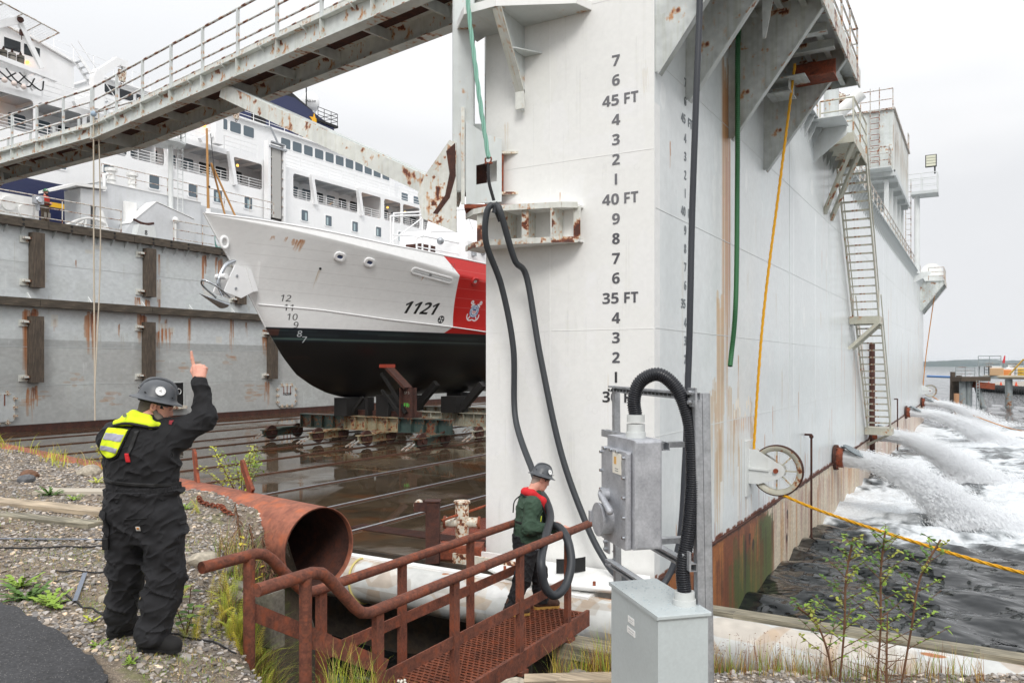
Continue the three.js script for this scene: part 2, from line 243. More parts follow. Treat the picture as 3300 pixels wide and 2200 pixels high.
scene.fog = new THREE.FogExp2(new THREE.Color(0.8, 0.85, 0.9), 0.0001);
console.log('dock floor');
{ // the pontoon deck: wet, brown, with shallow pools
  const col = tex(1024, 1024, (u, v, o) => { const a = fbm(u * 5, v * 5, 5, 5, 60), b = fbm(u * 40, v * 40, 3, 40, 62), c = fbm(u * 9, v * 9, 4, 9, 65), k = 1 + 0.55 * (a - 0.5) + 0.4 * (b - 0.5); o[0] = 78 * k; o[1] = 66 * k; o[2] = 52 * k; mix3(o, 112, 66, 38, sstep(0.6, 0.8, c) * 0.5); mix3(o, 46, 40, 36, sstep(0.58, 0.75, a) * 0.5); }, { size: 9 });
  const ro = grey(512, (u, v) => { const a = fbm(u * 6, v * 6, 5, 6, 66), b = fbm(u * 30, v * 30, 3, 30, 67); return 0.02 + 0.24 * sstep(0.53, 0.68, a) + 0.03 * b; }, 14);
  const bm = grey(512, (u, v) => sstep(0.5, 0.66, fbm(u * 6, v * 6, 5, 6, 66)) * (0.3 + 0.7 * fbm(u * 70, v * 70, 3, 70, 68)), 14);
  const m = std({ map: col, roughnessMap: ro, roughness: 1, bumpMap: bm, bumpScale: 0.006 });
  struct('dock_floor', [plateXZ([[FXO, -10.75], [NX1 - 0.02, -10.75], [NX1 - 0.02, ZF], [FXO, ZF]], SEA - 3, DECK - SEA + 3)], m);
  // reddish worn patch of paint by the near wall
  const rp = rustMat(112, 58, 40, { size: 3, seed: 12, rough: 0.25 });
  struct('dock_floor_rust_patch', plateXZ([[-8.6, -11.6], [-7.3, -11.5], [-7.3, -17], [-8.4, -16.5], [-9.3, -13.4]], DECK, 0.004), rp);
}
const trackRails = [-37.9, -35.6, -32.2, -28.6, -26.2, -23.5, -20.9, -18.2, -15.35, -12.7, -10.5];
for (const [i, x] of trackRails.entries()) {
  const t = thing('track_rail', `rusty steel track rail on the wet dock floor, ${['nearest the far wing wall', 'second', 'third', 'fourth', 'fifth', 'sixth', 'seventh', 'eighth', 'ninth', 'tenth'][i] ?? 'nearest the white wing wall'}${i && i < 10 ? ' counted from the far wing wall' : ''}`, 'rail', [x, DECK, 0], 'track rails along the dock floor');
  M('rail_head', box(0.06, 0.012, 66.4, 0, 0.03, -44.1), i > 7 ? MT.galv : MT.trackRust, t); M('rail_web', box(0.026, 0.026, 66.4, 0, 0.014, -44.1), MT.trackRust, t); M('rail_flange', [box(0.13, 0.008, 66.4, 0, 0.005, -44.1)], MT.trackRust, t);
}

console.log('shore');
const EDGE = [[-26, -10.4], [-17, -8.65], [-12, -7.7], [-8, -6.92], [-7.0, -6.65], [-6.75, -6.0], [-6.45, -5.6], [-5.95, -5.05], [-5.4, -4.6], [-5.0, -4.25], [-4.5, -4.0], [-3.98, -3.85], [-3.8, -4.5], [-3.5, -5.0], [-3.05, -5.55], [-2.5, -6.15], [-1.6, -6.85], [-0.7, -7.5], [1, -8.3], [5, -9.6], [14, -12]];
const LANDP = [...EDGE, [14, 9], [-26, 9]];
function inLand(x, z) { let c = false; for (let i = 0, j = LANDP.length - 1; i < LANDP.length; j = i++) { const [xi, zi] = LANDP[i], [xj, zj] = LANDP[j]; if ((zi > z) !== (zj > z) && x < (xj - xi) * (z - zi) / (zj - zi) + xi) c = !c; } return c; }
function edgeDist(x, z) { let m = 1e9; for (let i = 0; i + 1 < EDGE.length; i++) { const [ax, az] = EDGE[i], [bx2, bz] = EDGE[i + 1], dx = bx2 - ax, dz = bz - az, t = clamp(((x - ax) * dx + (z - az) * dz) / (dx * dx + dz * dz)); m = Math.min(m, Math.hypot(x - ax - t * dx, z - az - t * dz)); } return m; }
const HP = [[-22, -7, 0.36], [-16, -7.9, 0.34], [-12, -7.1, 0.33], [-10, -6.7, 0.33], [-8.4, -6.45, 0.33], [-7.5, -6.3, 0.3], [-6.75, -6.1, 0.16], [-10, -5.6, 0.28], [-6.3, -5.2, 0.14], [-5.0, -3.5, -0.03], [-6, -3.4, 0.03], [-4.9, -4.1, -0.12], [-4.1, -3.7, -0.22], [-3.8, -5, -0.6], [-2.5, -5.9, -0.5], [-1.6, -6.4, -0.54], [-0.7, -7, -0.62], [3, -8.5, -0.85], [0, 0, 0.05], [-4, -1, 0.02], [-10, -2, 0.2], [-16, -3, 0.4], [5, -3, -0.3], [-1.2, -4, -0.3]];
function landH(x, z) {
  let s = 0, w = 0; for (const [a, b, h] of HP) { const d = 1 / (Math.pow((x - a) ** 2 + (z - b) ** 2, 1.5) + 0.02); s += h * d; w += d; }
  let y = s / w + 0.05 * (fbm(x * 1.3, z * 1.3, 3, 0, 80) - 0.5) + 0.03 * (fbm(x * 7, z * 7, 3, 0, 81) - 0.5);
  const d = edgeDist(x, z); if (inLand(x, z)) { y -= 0.1 * sstep(0.25, 0, d); } else { y -= 0.1 + Math.min(3.6, d * 3.2 + 0.15 * fbm(x * 3, z * 3, 2, 0, 84)); }
  return y;
}
{
  const x0 = -25, x1 = 13, z0 = -12.5, z1 = 8, nx = 640, nz = 340, pos = [], idx = [], bank = [], wet = [];
  for (let j = 0; j <= nz; j++) for (let i = 0; i <= nx; i++) { const x = lerp(x0, x1, i / nx), z = lerp(z0, z1, j / nz); pos.push(x, landH(x, z), z); wet.push(!inLand(x, z) && edgeDist(x, z) > 0.05); }
  for (let j = 0; j < nz; j++) for (let i = 0; i < nx; i++) { const k = j * (nx + 1) + i; (wet[k] && wet[k + nx + 2] ? bank : idx).push(k, k + nx + 1, k + 1, k + 1, k + nx + 1, k + nx + 2); }
  { const b = new THREE.BufferGeometry(); b.setAttribute('position', new THREE.Float32BufferAttribute(pos, 3)); b.setIndex(bank); b.computeVertexNormals(); const s = tex(512, 512, (u, v, o) => { const a = fbm(u * 6, v * 6, 5, 6, 190), c = fbm(u * 50, v * 50, 3, 50, 191), k = 0.6 + 0.5 * a + 0.4 * c; o[0] = 66 * k; o[1] = 57 * k; o[2] = 45 * k; mix3(o, 74, 82, 40, sstep(0.55, 0.75, fbm(u * 11, v * 11, 4, 11, 195)) * 0.6); }, { size: 1.6 }); struct('earth_bank', b, std({ map: s, roughness: 0.95, bumpMap: s, bumpScale: 0.04 })); }
  const g = new THREE.BufferGeometry(); g.setAttribute('position', new THREE.Float32BufferAttribute(pos, 3)); g.setIndex(idx); g.computeVertexNormals();
  const t = tex(1024, 1024, (u, v, o) => {
    const a = fbm(u * 5, v * 5, 4, 5, 90), c = fbm(u * 90, v * 90, 2, 90, 91), d = hash(Math.floor(u * 340), Math.floor(v * 340), 4), e = fbm(u * 12, v * 12, 4, 12, 95), k = 0.62 + 0.35 * c + 0.3 * d * d;
    o[0] = 132 * k; o[1] = 119 * k; o[2] = 104 * k; mix3(o, 118, 92, 66, sstep(0.5, 0.8, a) * 0.35); mix3(o, 96, 102, 58, sstep(0.58, 0.76, e) * 0.45); mix3(o, 190, 182, 170, d > 0.955 ? 0.6 : 0);
  }, { size: 2.6 });
  struct('shore_ground', g, std({ map: t, roughness: 0.95, bumpMap: t, bumpScale: 0.025 }));
}
{ // asphalt patch in the near left corner
  const nu = 130, nv = 40, pos = [], uv = [], idx = [], B = new THREE.CatmullRomCurve3([V(-13, 0, -3.9), V(-8, 0, -3.5), V(-6.6, 0, -3.36), V(-5.6, 0, -3.22), V(-4.95, 0, -3.13), V(-4.68, 0, -2.95), V(-4.5, 0, -2.5), V(-4.4, 0, -1.5)]);
  for (let j = 0; j <= nv; j++) for (let i = 0; i <= nu; i++) {
    const p = B.getPoint(i / nu), t = j / nv, q = V(-9, 0, -1.2), f = Math.max(0, t - 0.05); const x = lerp(p.x, q.x, f) + 0.06 * (fbm(i * 0.31, 3, 3, 0, 5) - 0.5) * (1 - t), z = lerp(p.z, q.z, f) + 0.1 * (fbm(i * 0.27, 9, 3, 0, 6) - 0.5) * (1 - t);
    pos.push(x, landH(x, z) + (j === 0 ? -0.03 : 0.05 + 0.012 * fbm(x * 6, z * 6, 2, 0, 9)), z); uv.push(x, z); if (i < nu && j < nv) { const k = j * (nu + 1) + i; idx.push(k, k + 1, k + nu + 1, k + 1, k + nu + 2, k + nu + 1); }
  }
  const g = new THREE.BufferGeometry(); g.setAttribute('position', new THREE.Float32BufferAttribute(pos, 3)); g.setAttribute('uv', new THREE.Float32BufferAttribute(uv, 2)); g.setIndex(idx); g.computeVertexNormals();
  const t = tex(512, 512, (u, v, o) => { const c = fbm(u * 110, v * 110, 2, 110, 96), d = hash(Math.floor(u * 256), Math.floor(v * 256), 7), a = fbm(u * 4, v * 4, 3, 4, 97), k = 0.7 + 0.5 * c + 0.3 * (a - 0.5); o[0] = o[1] = 58 * k; o[2] = 60 * k; if (d > 0.97) mix3(o, 150, 146, 140, 0.6); }, { size: 1.4 });
  struct('asphalt_patch', g, std({ map: t, roughness: 0.8, bumpMap: t, bumpScale: 0.012 }), true);
}
{ // loose gravel
  reseed(31); const base = [];
  for (let v = 0; v < 1; v++) { const g = new THREE.IcosahedronGeometry(1, 0), p = g.attributes.position; for (let i = 0; i < p.count; i++) { const k = 0.75 + 0.5 * hash(Math.round(p.getX(i) * 90), Math.round(p.getY(i) * 90), Math.round(p.getZ(i) * 90)); p.setXYZ(i, p.getX(i) * k, p.getY(i) * k * 0.62, p.getZ(i) * k); } g.computeVertexNormals(); base.push(g); }
  const spots = [];
  for (let k = 0; k < 260000 && spots.length < 92000; k++) {
    let x, z; if (k % 5 < 4) { x = -3.8 - Math.pow(rnd(), 1.5) * 15; z = rnd(-9, -2.8); } else { x = rnd(-4, 1.5); z = rnd(-8.2, -4.4); }
    if (!inLand(x, z) || (x < -4.5 && z > -3.25)) continue; if (fbm(x * 1.1, z * 1.1, 3, 0, 77) < 0.36 && rnd() < 0.6) continue;
    spots.push([x, z]);
  }
  const im = new THREE.InstancedMesh(base[0], std({ color: 0xffffff, roughness: 0.9 }), spots.length), m4 = new THREE.Matrix4(), q = new THREE.Quaternion(), e = new THREE.Euler(), c = new THREE.Color();
  spots.forEach(([x, z], i) => { const s = 0.005 + 0.02 * Math.pow(rnd(), 3.2); e.set(rnd(-0.5, 0.5), rnd(6.28), rnd(-0.5, 0.5)); m4.compose(V(x, landH(x, z) + s * 0.2, z), q.setFromEuler(e), V(s * rnd(0.8, 1.5), s * rnd(0.6, 1.2), s)); im.setMatrixAt(i, m4); const t = rnd(), l = 0.13 + 0.3 * Math.pow(rnd(), 1.8) + (t > 0.975 ? 0.3 : 0); const wq = rnd() < 0.42 ? 1 : 0.4; c.setRGB(l * (1.08 + 0.4 * t * wq), l * (1.02 + 0.12 * t * wq), l * (0.98 - 0.2 * t * wq)); im.setColorAt(i, c); });
  im.name = 'loose_gravel'; im.userData = { kind: 'stuff', label: 'loose grey and brown gravel strewn over the shore', category: 'gravel' }; im.castShadow = im.receiveShadow = true; scene.add(im);
}

// ---------------------------------------------------------------- near wing wall of the floating dry dock
console.log('near wall');
function runStain(x, X, Y, len, w, c, a) { const g = x.createLinearGradient(0, Y, 0, Y + len); g.addColorStop(0, `rgba(${c},${a})`); g.addColorStop(0.6, `rgba(${c},${a * 0.6})`); g.addColorStop(1, `rgba(${c},0)`); x.fillStyle = g; let k = 0; x.strokeStyle = g; x.lineCap = 'round'; const n = Math.min(9, 4 + Math.round(w / 6)); for (let i = 0; i < n; i++) { let xx = X + rnd(-w / 2, w / 2), yy = Y + rnd(0, len * 0.12); const l = len * rnd(0.2, 1), st = 7; x.lineWidth = Math.max(1, w * rnd(0.06, 0.3)); x.beginPath(); x.moveTo(xx, yy); for (let q = 0; q < st; q++) { xx += rnd(-0.08, 0.08) * Math.min(w, 14); yy += l / st; x.lineTo(xx, yy); } x.stroke(); } }
function blot(x, X, Y, w, h, c, a) { x.fillStyle = `rgba(${c},${a})`; x.beginPath(); for (let i = 0; i <= 12; i++) { const t = i / 12 * Math.PI * 2, k = rnd(0.75, 1.1); x[i ? 'lineTo' : 'moveTo'](X + Math.cos(t) * w / 2 * k, Y + Math.sin(t) * h / 2 * k); } x.fill(); }
const RUST = '160,84,34', RUSTD = '104,54,32';
const WH = WTOP - DECK;
const nearWall = thing('wing_wall', 'tall white steel wing wall of the dry dock with black foot marks on its end', 'dock wall');
{
  reseed(3);
  const endT = ctex(640, 2048, (x, w, h) => {
    x.fillStyle = 'rgb(233,233,230)'; x.fillRect(0, 0, w, h);
    for (let i = 0; i < 46; i++) blot(x, rnd(w), rnd(h), rnd(40, 240), rnd(60, 300), rnd() < 0.5 ? '242,242,240' : '222,222,219', 0.16);
    for (let i = 0; i < 60; i++) runStain(x, rnd(w), rnd(h * 0.95), rnd(60, 420), rnd(3, 22), rnd() < 0.12 ? '190,170,140' : '208,208,203', 0.13);
    for (let i = 0; i < 26; i++) { x.strokeStyle = 'rgba(198,198,194,.5)'; x.lineWidth = 1; x.beginPath(); x.arc(rnd(w), rnd(h), rnd(4, 12), 0, 5); x.stroke(); }
     runStain(x, 300, 840, 40, 6, RUST, 0.4);
  }, (u, v) => 0.985 + 0.03 * fbm(u * 60, v * 200, 3, 0, 5));
  const endM = std({ map: endT, roughness: 0.42, bumpMap: grey(256, (u, v) => fbm(u * 5, v * 5, 4, 5, 3), 0.6), bumpScale: 0.0 });
  const e = new THREE.PlaneGeometry(NX1 - NX0, WH, 1, 1).translate((NX0 + NX1) / 2, (WTOP + DECK) / 2, ZE); M('end_plate', e, endM, nearWall, true);
  const sx = 2048 / 20, sy = 1044 / WH, PX = (z) => (ZE - z) * sx, PY = (y) => (WTOP - y) * sy;
  const sideT = ctex(2048, 1044, (x, w, h) => {
    x.fillStyle = 'rgb(215,219,219)'; x.fillRect(0, 0, w, h); x.fillStyle = 'rgb(230,230,228)'; x.fillRect(0, PY(5.9), PX(-11.62), h);
    for (let i = 0; i < 90; i++) blot(x, rnd(w), rnd(h), rnd(40, 320), rnd(60, 260), rnd() < 0.5 ? '224,228,229' : '200,206,207', 0.16);
    for (let i = 0; i < 120; i++) runStain(x, rnd(w), rnd(h * 0.9), rnd(60, 360), rnd(3, 22), rnd() < 0.3 ? '186,176,156' : '232,236,236', 0.2);
    for (const [z, y, ww, hh] of [[-11.75, 6.1, 0.3, 0.45], [-14.6, 5.85, 0.28, 0.8], [-14.5, 5.2, 0.25, 0.5], [-14.5, 4.85, 0.28, 0.55], [-16.85, 5.8, 0.25, 0.5], [-13.5, 5.4, 0.2, 0.7], [-19, 2.1, 0.2, 0.4], [-24.4, 7.1, 0.5, 0.5], [-25, 6.3, 0.3, 0.5], [-27, 5.2, 0.3, 0.5], [-23.2, 3.3, 0.3, 0.7]]) blot(x, PX(z), PY(y), ww * sx, hh * sy, '226,229,228', 0.85);
    for (const z of [-21.7, -24.9, -28.2]) { x.fillStyle = 'rgba(232,236,236,.75)'; x.fillRect(PX(z), PY(6.4), 11, 560); }
    for (let k = 0; k < 4; k++) runStain(x, PX(-15.35) - 6 + rnd(-6, 10), PY(7.9), 780, 44, '178,118,62', 0.3); runStain(x, PX(-15.45), PY(6.35), 470, 30, RUST, 0.5); runStain(x, PX(-15), PY(3.4), 480, 70, '190,142,86', 0.4);
    for (let k = 0; k < 16; k++) runStain(x, rnd(PX(-13), PX(-17.6)), PY(rnd(0.4, 2)), rnd(90, 300), rnd(8, 44), '184,140,88', 0.26);
    for (const [z, y, l] of [[-12.1, 5.5, 60], [-19.3, 1, 120], [-18.5, 0.4, 70], [-22.4, 1.3, 110], [-26.1, 5.5, 90], [-27.6, 0.2, 130], [-28, 0.6, 150], [-30.2, 3.6, 300], [-30.9, 2.6, 330], [-16.2, 2.2, 80], [-17.4, 0.4, 100]]) runStain(x, PX(z), PY(y), l, 7, RUST, 0.85);
    for (let i = 0; i < 14; i++) { const zz = -15.9 - i * 0.14; blot(x, PX(zz), PY(0.95 + 0.25 * Math.sin(i)), 12, 26, '234,226,208', 0.9); runStain(x, PX(zz), PY(0.9), 46, 4, RUST, 0.8); }
    x.fillStyle = `rgba(${RUSTD},.8)`; for (let i = 0; i < 260; i++) x.fillRect(rnd(w), h - rnd(1, 9), rnd(4, 26), 9); for (let i = 0; i < 40; i++) runStain(x, rnd(w), h - rnd(20, 90), 90, rnd(4, 12), rnd() < 0.5 ? RUST : '150,120,130', 0.35);
    for (const [z, y, ww, hh] of [[-16.1, -0.6, 0.35, 1], [-16.9, -0.9, 0.3, 0.6], [-19.2, -0.8, 0.5, 0.7], [-14.9, -0.7, 0.4, 0.9]]) { x.fillStyle = 'rgba(228,229,226,.9)'; x.fillRect(PX(z), PY(y + hh / 2), ww * sx * 0.4, hh * sy); }
  }, (u, v) => 0.97 + 0.06 * fbm(u * 220, v * 110, 3, 0, 5));
  M('side_plate', new THREE.PlaneGeometry(20, WH).rotateY(Math.PI / 2).translate(NX1, (WTOP + DECK) / 2, ZE - 10), std({ map: sideT, roughness: 0.3 }), nearWall, true);
  const L2 = -ZF + ZE - 20, fx = 1536 / L2, QX = (z) => (ZE - 20 - z) * fx, QY = (y) => (WTOP - y) * 512 / WH;
  const farT = ctex(1536, 512, (x, w, h) => {
    x.fillStyle = 'rgb(214,218,218)'; x.fillRect(0, 0, w, h);
    for (let i = 0; i < 90; i++) runStain(x, rnd(w), rnd(h * 0.9), rnd(60, 260), rnd(3, 16), rnd() < 0.3 ? '190,180,164' : '238,242,242', 0.3);
    for (let i = 0; i < 70; i++) { x.fillStyle = 'rgba(236,239,239,.7)'; x.fillRect(rnd(w), rnd(h * 0.75), rnd(3, 9), rnd(14, 50)); }
    for (const z of [-33.4, -33.9, -34.6, -35.3, -36, -47, -55, -61, -66, -71]) runStain(x, QX(z), QY(rnd(2, 6)), rnd(160, 300), 6, RUST, 0.7);
    x.fillStyle = `rgba(${RUSTD},.5)`; for (let i = 0; i < 200; i++) x.fillRect(rnd(w), h - rnd(1, 4), rnd(4, 20), 4);
  }, (u, v) => 0.97 + 0.06 * fbm(u * 220, v * 60, 3, 0, 5));
  M('side_plate', new THREE.PlaneGeometry(L2, WH).rotateY(Math.PI / 2).translate(NX1, (WTOP + DECK) / 2, ZE - 20 - L2 / 2), std({ map: farT, roughness: 0.3 }), nearWall, true);
  M('inner_plate', new THREE.PlaneGeometry(ZE - ZF, WH).rotateY(-Math.PI / 2).translate(NX0, (WTOP + DECK) / 2, (ZE + ZF) / 2), MT.dockLight, nearWall);
  M('rear_plate', new THREE.PlaneGeometry(NX1 - NX0, WH).rotateY(Math.PI).translate((NX0 + NX1) / 2, (WTOP + DECK) / 2, ZF), MT.dockLight, nearWall);
  M('top_deck', bx(NX0 - 0.02, NX1 + 0.02, WTOP, WTOP + 0.03, ZE + 0.02, ZF), MT.dockGrey, nearWall);
  const seam = [];
  for (const y of [4.32, 2.51, 0.87, 6.55]) M('weld_seam', [box(0.006, 0.012, ZE - ZF - 0.1, NX1 + 0.002, y, (ZE + ZF) / 2)], MT.dockLight, nearWall);
  for (const y of [7.6, 5.2, 2.5]) M('weld_seam', box(NX1 - NX0 - 0.02, 0.008, 0.004, (NX0 + NX1) / 2, y, ZE + 0.002), endM, nearWall);
  M('weld_seam', box(0.008, WH - 0.1, 0.006, -5.98, (WTOP + DECK) / 2, ZE + 0.003), endM, nearWall);
  for (const z of [-21.2, -27.4, -33.5, -39.6, -46, -52, -58, -64, -70]) M('weld_seam', box(0.006, WH - 0.1, 0.01, NX1 + 0.003, (WTOP + DECK) / 2, z), MT.dockLight, nearWall);
  // foot marks
  const inks = [flat(0x6e6e72, 0.6), flat(0x55555a, 0.6), flat(0x323235, 0.6)], inkS = flat(0x7c8286, 0.6), bar1 = (h) => box(h * 0.2, h, 0.004, 0, 0, 0.002), glyph = (s, h) => (s === '1' ? bar1(h) : textG(s, h, 0.004));
  for (let n = 20; n <= 47; n++) {
    const y = 6.03 + (n - 45) * 0.3048, s = n % 5 ? String(n % 10) : String(n), xc = -4.83;
    const ink = inks[n > 38 ? 0 : n > 31 ? 1 : 2]; M('draft_numeral', glyph(s, 0.165).scale(1.14, 1, 1).translate(xc - (s.length > 1 ? 0.09 : 0), y, ZE + 0.004), ink, nearWall); if (n % 5 === 0) M('draft_lettering', textG('FT', 0.165, 0.004).translate(xc + 0.25, y, ZE + 0.004), ink, nearWall);
    if (n < 22) continue; const zc = -12.82;
    M('draft_numeral', glyph(s, 0.15).rotateY(Math.PI / 2).translate(NX1 + 0.004, y - 0.02, zc + (s.length > 1 ? 0.1 : 0)), inkS, nearWall); if (n % 5 === 0) M('draft_lettering', textG('FT', 0.15, 0.004).rotateY(Math.PI / 2).translate(NX1 + 0.004, y - 0.02, zc - 0.26), inkS, nearWall);
  }
  const tri = share([plateXY([[0, 0], [0.3, 0], [0, -0.62]], 0, 0.03)]);
  for (let z = -20.8; z > ZF + 3.5; z -= 0.62) inst('edge_bracket', tri, MT.dockGrey, nearWall, [NX1, WTOP, z]);
  M('edge_angle', bx(NX1, NX1 + 0.3, WTOP, WTOP + 0.025, -20.5, ZF + 3), MT.dockGrey, nearWall);
}
{ // pontoon below the wall, streaked with rust and weed
  reseed(9); const h0 = DECK - (SEA - 1.2), sx = 2048 / 24;
  const t = ctex(2048, 400, (x, w, h) => {
    x.fillStyle = 'rgb(196,184,164)'; x.fillRect(0, 0, w, h); const PX = (z) => (-10.75 - z) * sx, py = (y) => (DECK - y) / h0 * h;
    for (let i = 0; i < 90; i++) runStain(x, rnd(w), rnd(-10, 60), rnd(150, 420), rnd(6, 40), rnd() < 0.5 ? '168,120,76' : '150,112,104', 0.3);
    const wash = (z0, z1, y0, c, n) => { for (let i = 0; i < n; i++) { runStain(x, rnd(PX(z0), PX(z1)), py(y0 + rnd(-0.15, 0.12)), rnd(300, 520), rnd(20, 60), c, 0.5); blot(x, rnd(PX(z0), PX(z1)), py(y0 - rnd(0.1, 1.6)), rnd(14, 60), rnd(40, 170), c, 0.3); } }; wash(-10.9, -15.9, -1.3, '150,92,48', 120); wash(-15.2, -18.3, -1.32, '122,70,42', 90); wash(-16.1, -18.7, -1.95, '70,82,38', 110); wash(-17.6, -18.9, -1.5, '86,94,50', 40);
    for (let i = 0; i < 90; i++) runStain(x, rnd(0, PX(-19.4)), rnd(-5, 90), rnd(120, 400), rnd(6, 30), ['104,58,34', '76,84,40', '172,112,62', '52,34,26'][Math.floor(rnd(4))], 0.5);
    for (let i = 0; i < 60; i++) runStain(x, rnd(PX(-19), w), rnd(-5, 40), rnd(100, 300), rnd(3, 14), ['150,88,52', '140,90,86', '190,150,110'][Math.floor(rnd(3))], 0.45);
    x.fillStyle = 'rgba(58,38,30,.9)'; for (let i = 0; i < 400; i++) x.fillRect(rnd(w), rnd(-3, 5), rnd(5, 30), rnd(2, 7));
    for (const [z, y] of [[-20.8, -1.8], [-20.75, -2.4], [-17, -1.7], [-17.3, -1.9]]) { blot(x, PX(z), py(y), 16, 40, '40,26,22', 0.9); runStain(x, PX(z), py(y), 130, 14, RUSTD, 0.8); }
  }, (u, v) => 0.9 + 0.2 * fbm(u * 220, v * 60, 3, 0, 5));
  const p = thing('dock_pontoon_side', 'rust and weed streaked pontoon side below the wing wall at the waterline', 'pontoon');
  M('hull_plate', new THREE.PlaneGeometry(24, h0).rotateY(Math.PI / 2).translate(NX1 + 0.03, DECK - h0 / 2, -10.75 - 12), std({ map: t, roughness: 0.55 }), p, true);
  const t2 = ctex(1024, 200, (x, w, h) => { x.fillStyle = 'rgb(196,182,168)'; x.fillRect(0, 0, w, h); for (let i = 0; i < 160; i++) runStain(x, rnd(w), rnd(-10, 60), rnd(60, 200), rnd(2, 9), ['150,88,52', '140,90,86', '220,212,200'][Math.floor(rnd(3))], 0.45); });
  M('hull_plate', new THREE.PlaneGeometry(-ZF - 34.75, h0).rotateY(Math.PI / 2).translate(NX1 + 0.03, DECK - h0 / 2, (ZF - 34.75) / 2), std({ map: t2, roughness: 0.5 }), p, true);
  M('deck_edge', bx(NX1, NX1 + 0.06, DECK - 0.02, DECK + 0.012, -10.75, ZF), MT.darkRust, p);
  const endShade = rustMat(58, 50, 42, { size: 2, seed: 22 }); M('end_bulkhead', bx(FXO, NX1 + 0.02, SEA - 2, DECK - 0.006, -10.74, -10.7), endShade, p);  // bulkhead colour darkened to carry the shade behind the pipe and gangway
}
// hinge seats standing out from the end plate: an upper shelf and a pocket with ribs
{
  const t = thing('hinge_shelf', 'upper grey hinge shelf with a long tapering bracket on the white end wall', 'bracket');
  const foot = [[-5.25, ZE + 0.002], [-5.35, -11.05], [-6.47, -10.5], [-7.05, -10.5], [-7.45, -10.9], [-7.45, -11.5], [-7.2, ZE + 0.002]];
  M('shelf_plate', plateXZ(foot, 7.5, 0.05), MT.column, t); M('shelf_rim', [bar([-5.35, 7.57, -11.05], [-6.47, 7.57, -10.5], 0.02, 0.13), bar([-6.47, 7.57, -10.5], [-7.05, 7.57, -10.5], 0.02, 0.13), bar([-7.05, 7.57, -10.5], [-7.45, 7.57, -10.9], 0.02, 0.13), bar([-5.25, 7.57, ZE], [-5.35, 7.57, -11.05], 0.02, 0.13)], MT.white, t);
  const gp = extr(shapeOf([[0, 7.5], [0.85, 7.5], [0.12, 6.42], [0.12, 6.12], [0, 6.12]]), 0.025).rotateY(-Math.PI / 2).translate(-6.45, 0, ZE + 0.003); M('bracket_web', gp, MT.column, t);
  M('bracket_flange', [bar([-6.462, 7.5, ZE + 0.85], [-6.462, 6.36, ZE + 0.1], 0.16, 0.03, V(0, 0, 1)), bar([-6.462, 6.42, ZE + 0.13], [-6.462, 6.12, ZE + 0.13], 0.16, 0.03, V(0, 0, 1))], MT.bracket, t);
  M('stiffener', plateXZ([[-6.44, ZE + 0.003], [-6.12, ZE + 0.003], [-6.44, ZE + 0.5]], 7.0, 0.02), MT.column, t);
}
{
  const t = thing('hinge_pocket', 'low white hinge pocket with open ribs on the end wall beside the draft marks', 'bracket');
  const foot = [[-5.38, ZE + 0.002], [-5.4, -11.2], [-5.6, -11.05], [-6.75, -10.75], [-7.1, -10.85], [-7.45, -11.15], [-7.45, -11.6], [-7.25, -11.6], [-7.2, ZE + 0.002]];
  for (const y of [3.88, 4.42]) { M('pocket_plate', plateXZ(foot, y, 0.035), MT.white, t); M('pocket_rim', foot.slice(1, 6).map((p, i) => (i ? bar([foot[i][0], y + 0.02, foot[i][1]], [p[0], y + 0.02, p[1]], 0.025, 0.09) : box(0.01, 0.01, 0.01, -5.5, y, -11.3))), MT.bracket, t); }
  for (const [x, z, d] of [[-6.2, -10.95, 0.4], [-6.98, -10.85, 0.5], [-5.42, -11.22, 0.14]]) M('rib', bx(x - 0.06, x + 0.06, 3.915, 4.42, z, z - 0.02), MT.bracket, t);
  for (const x of [-5.75, -6.25, -6.6]) M('rib', bx(x - 0.012, x + 0.012, 3.915, 4.42, ZE + 0.004, -10.98), MT.bracket, t);
}
// side platform on triangular gusset plates
function gussetPlatform(name, label, z0, z1, gz) {
  const t = thing(name, label, 'platform', [NX1, 0, 0]);
  for (const [i, z] of gz.entries()) {
    M('gusset_plate', plateXY([[0.003, 6.35], [0.003, 8.76], [1.7, 8.76], [1.7, 8.52], [0.09, 6.35]], z, 0.02), MT.gusset, t);
    M('gusset_flange', bar([0.07, 6.3, z + 0.01], [1.73, 8.5, z + 0.01], 0.14, 0.025), MT.gusset, t);
  }
  M('platform_plate', bx(0, 1.76, 8.76, 8.82, z0, z1), MT.gusset, t);
  M('edge_beam', [bx(1.74, 1.78, 8.5, 8.9, z0, z1)], MT.bracket, t); M('end_beam', [bx(0.02, 1.74, 8.56, 8.76, z1 + 0.02, z1 + 0.06)], MT.gusset, t);
  for (const x of [0.5, 1.0, 1.4]) M('stiffener', [bx(x, x + 0.012, 8.62, 8.76, z0 - 0.02, z1), bx(x - 0.05, x + 0.06, 8.6, 8.62, z0 - 0.02, z1)], MT.gusset, t);
  return t;
}
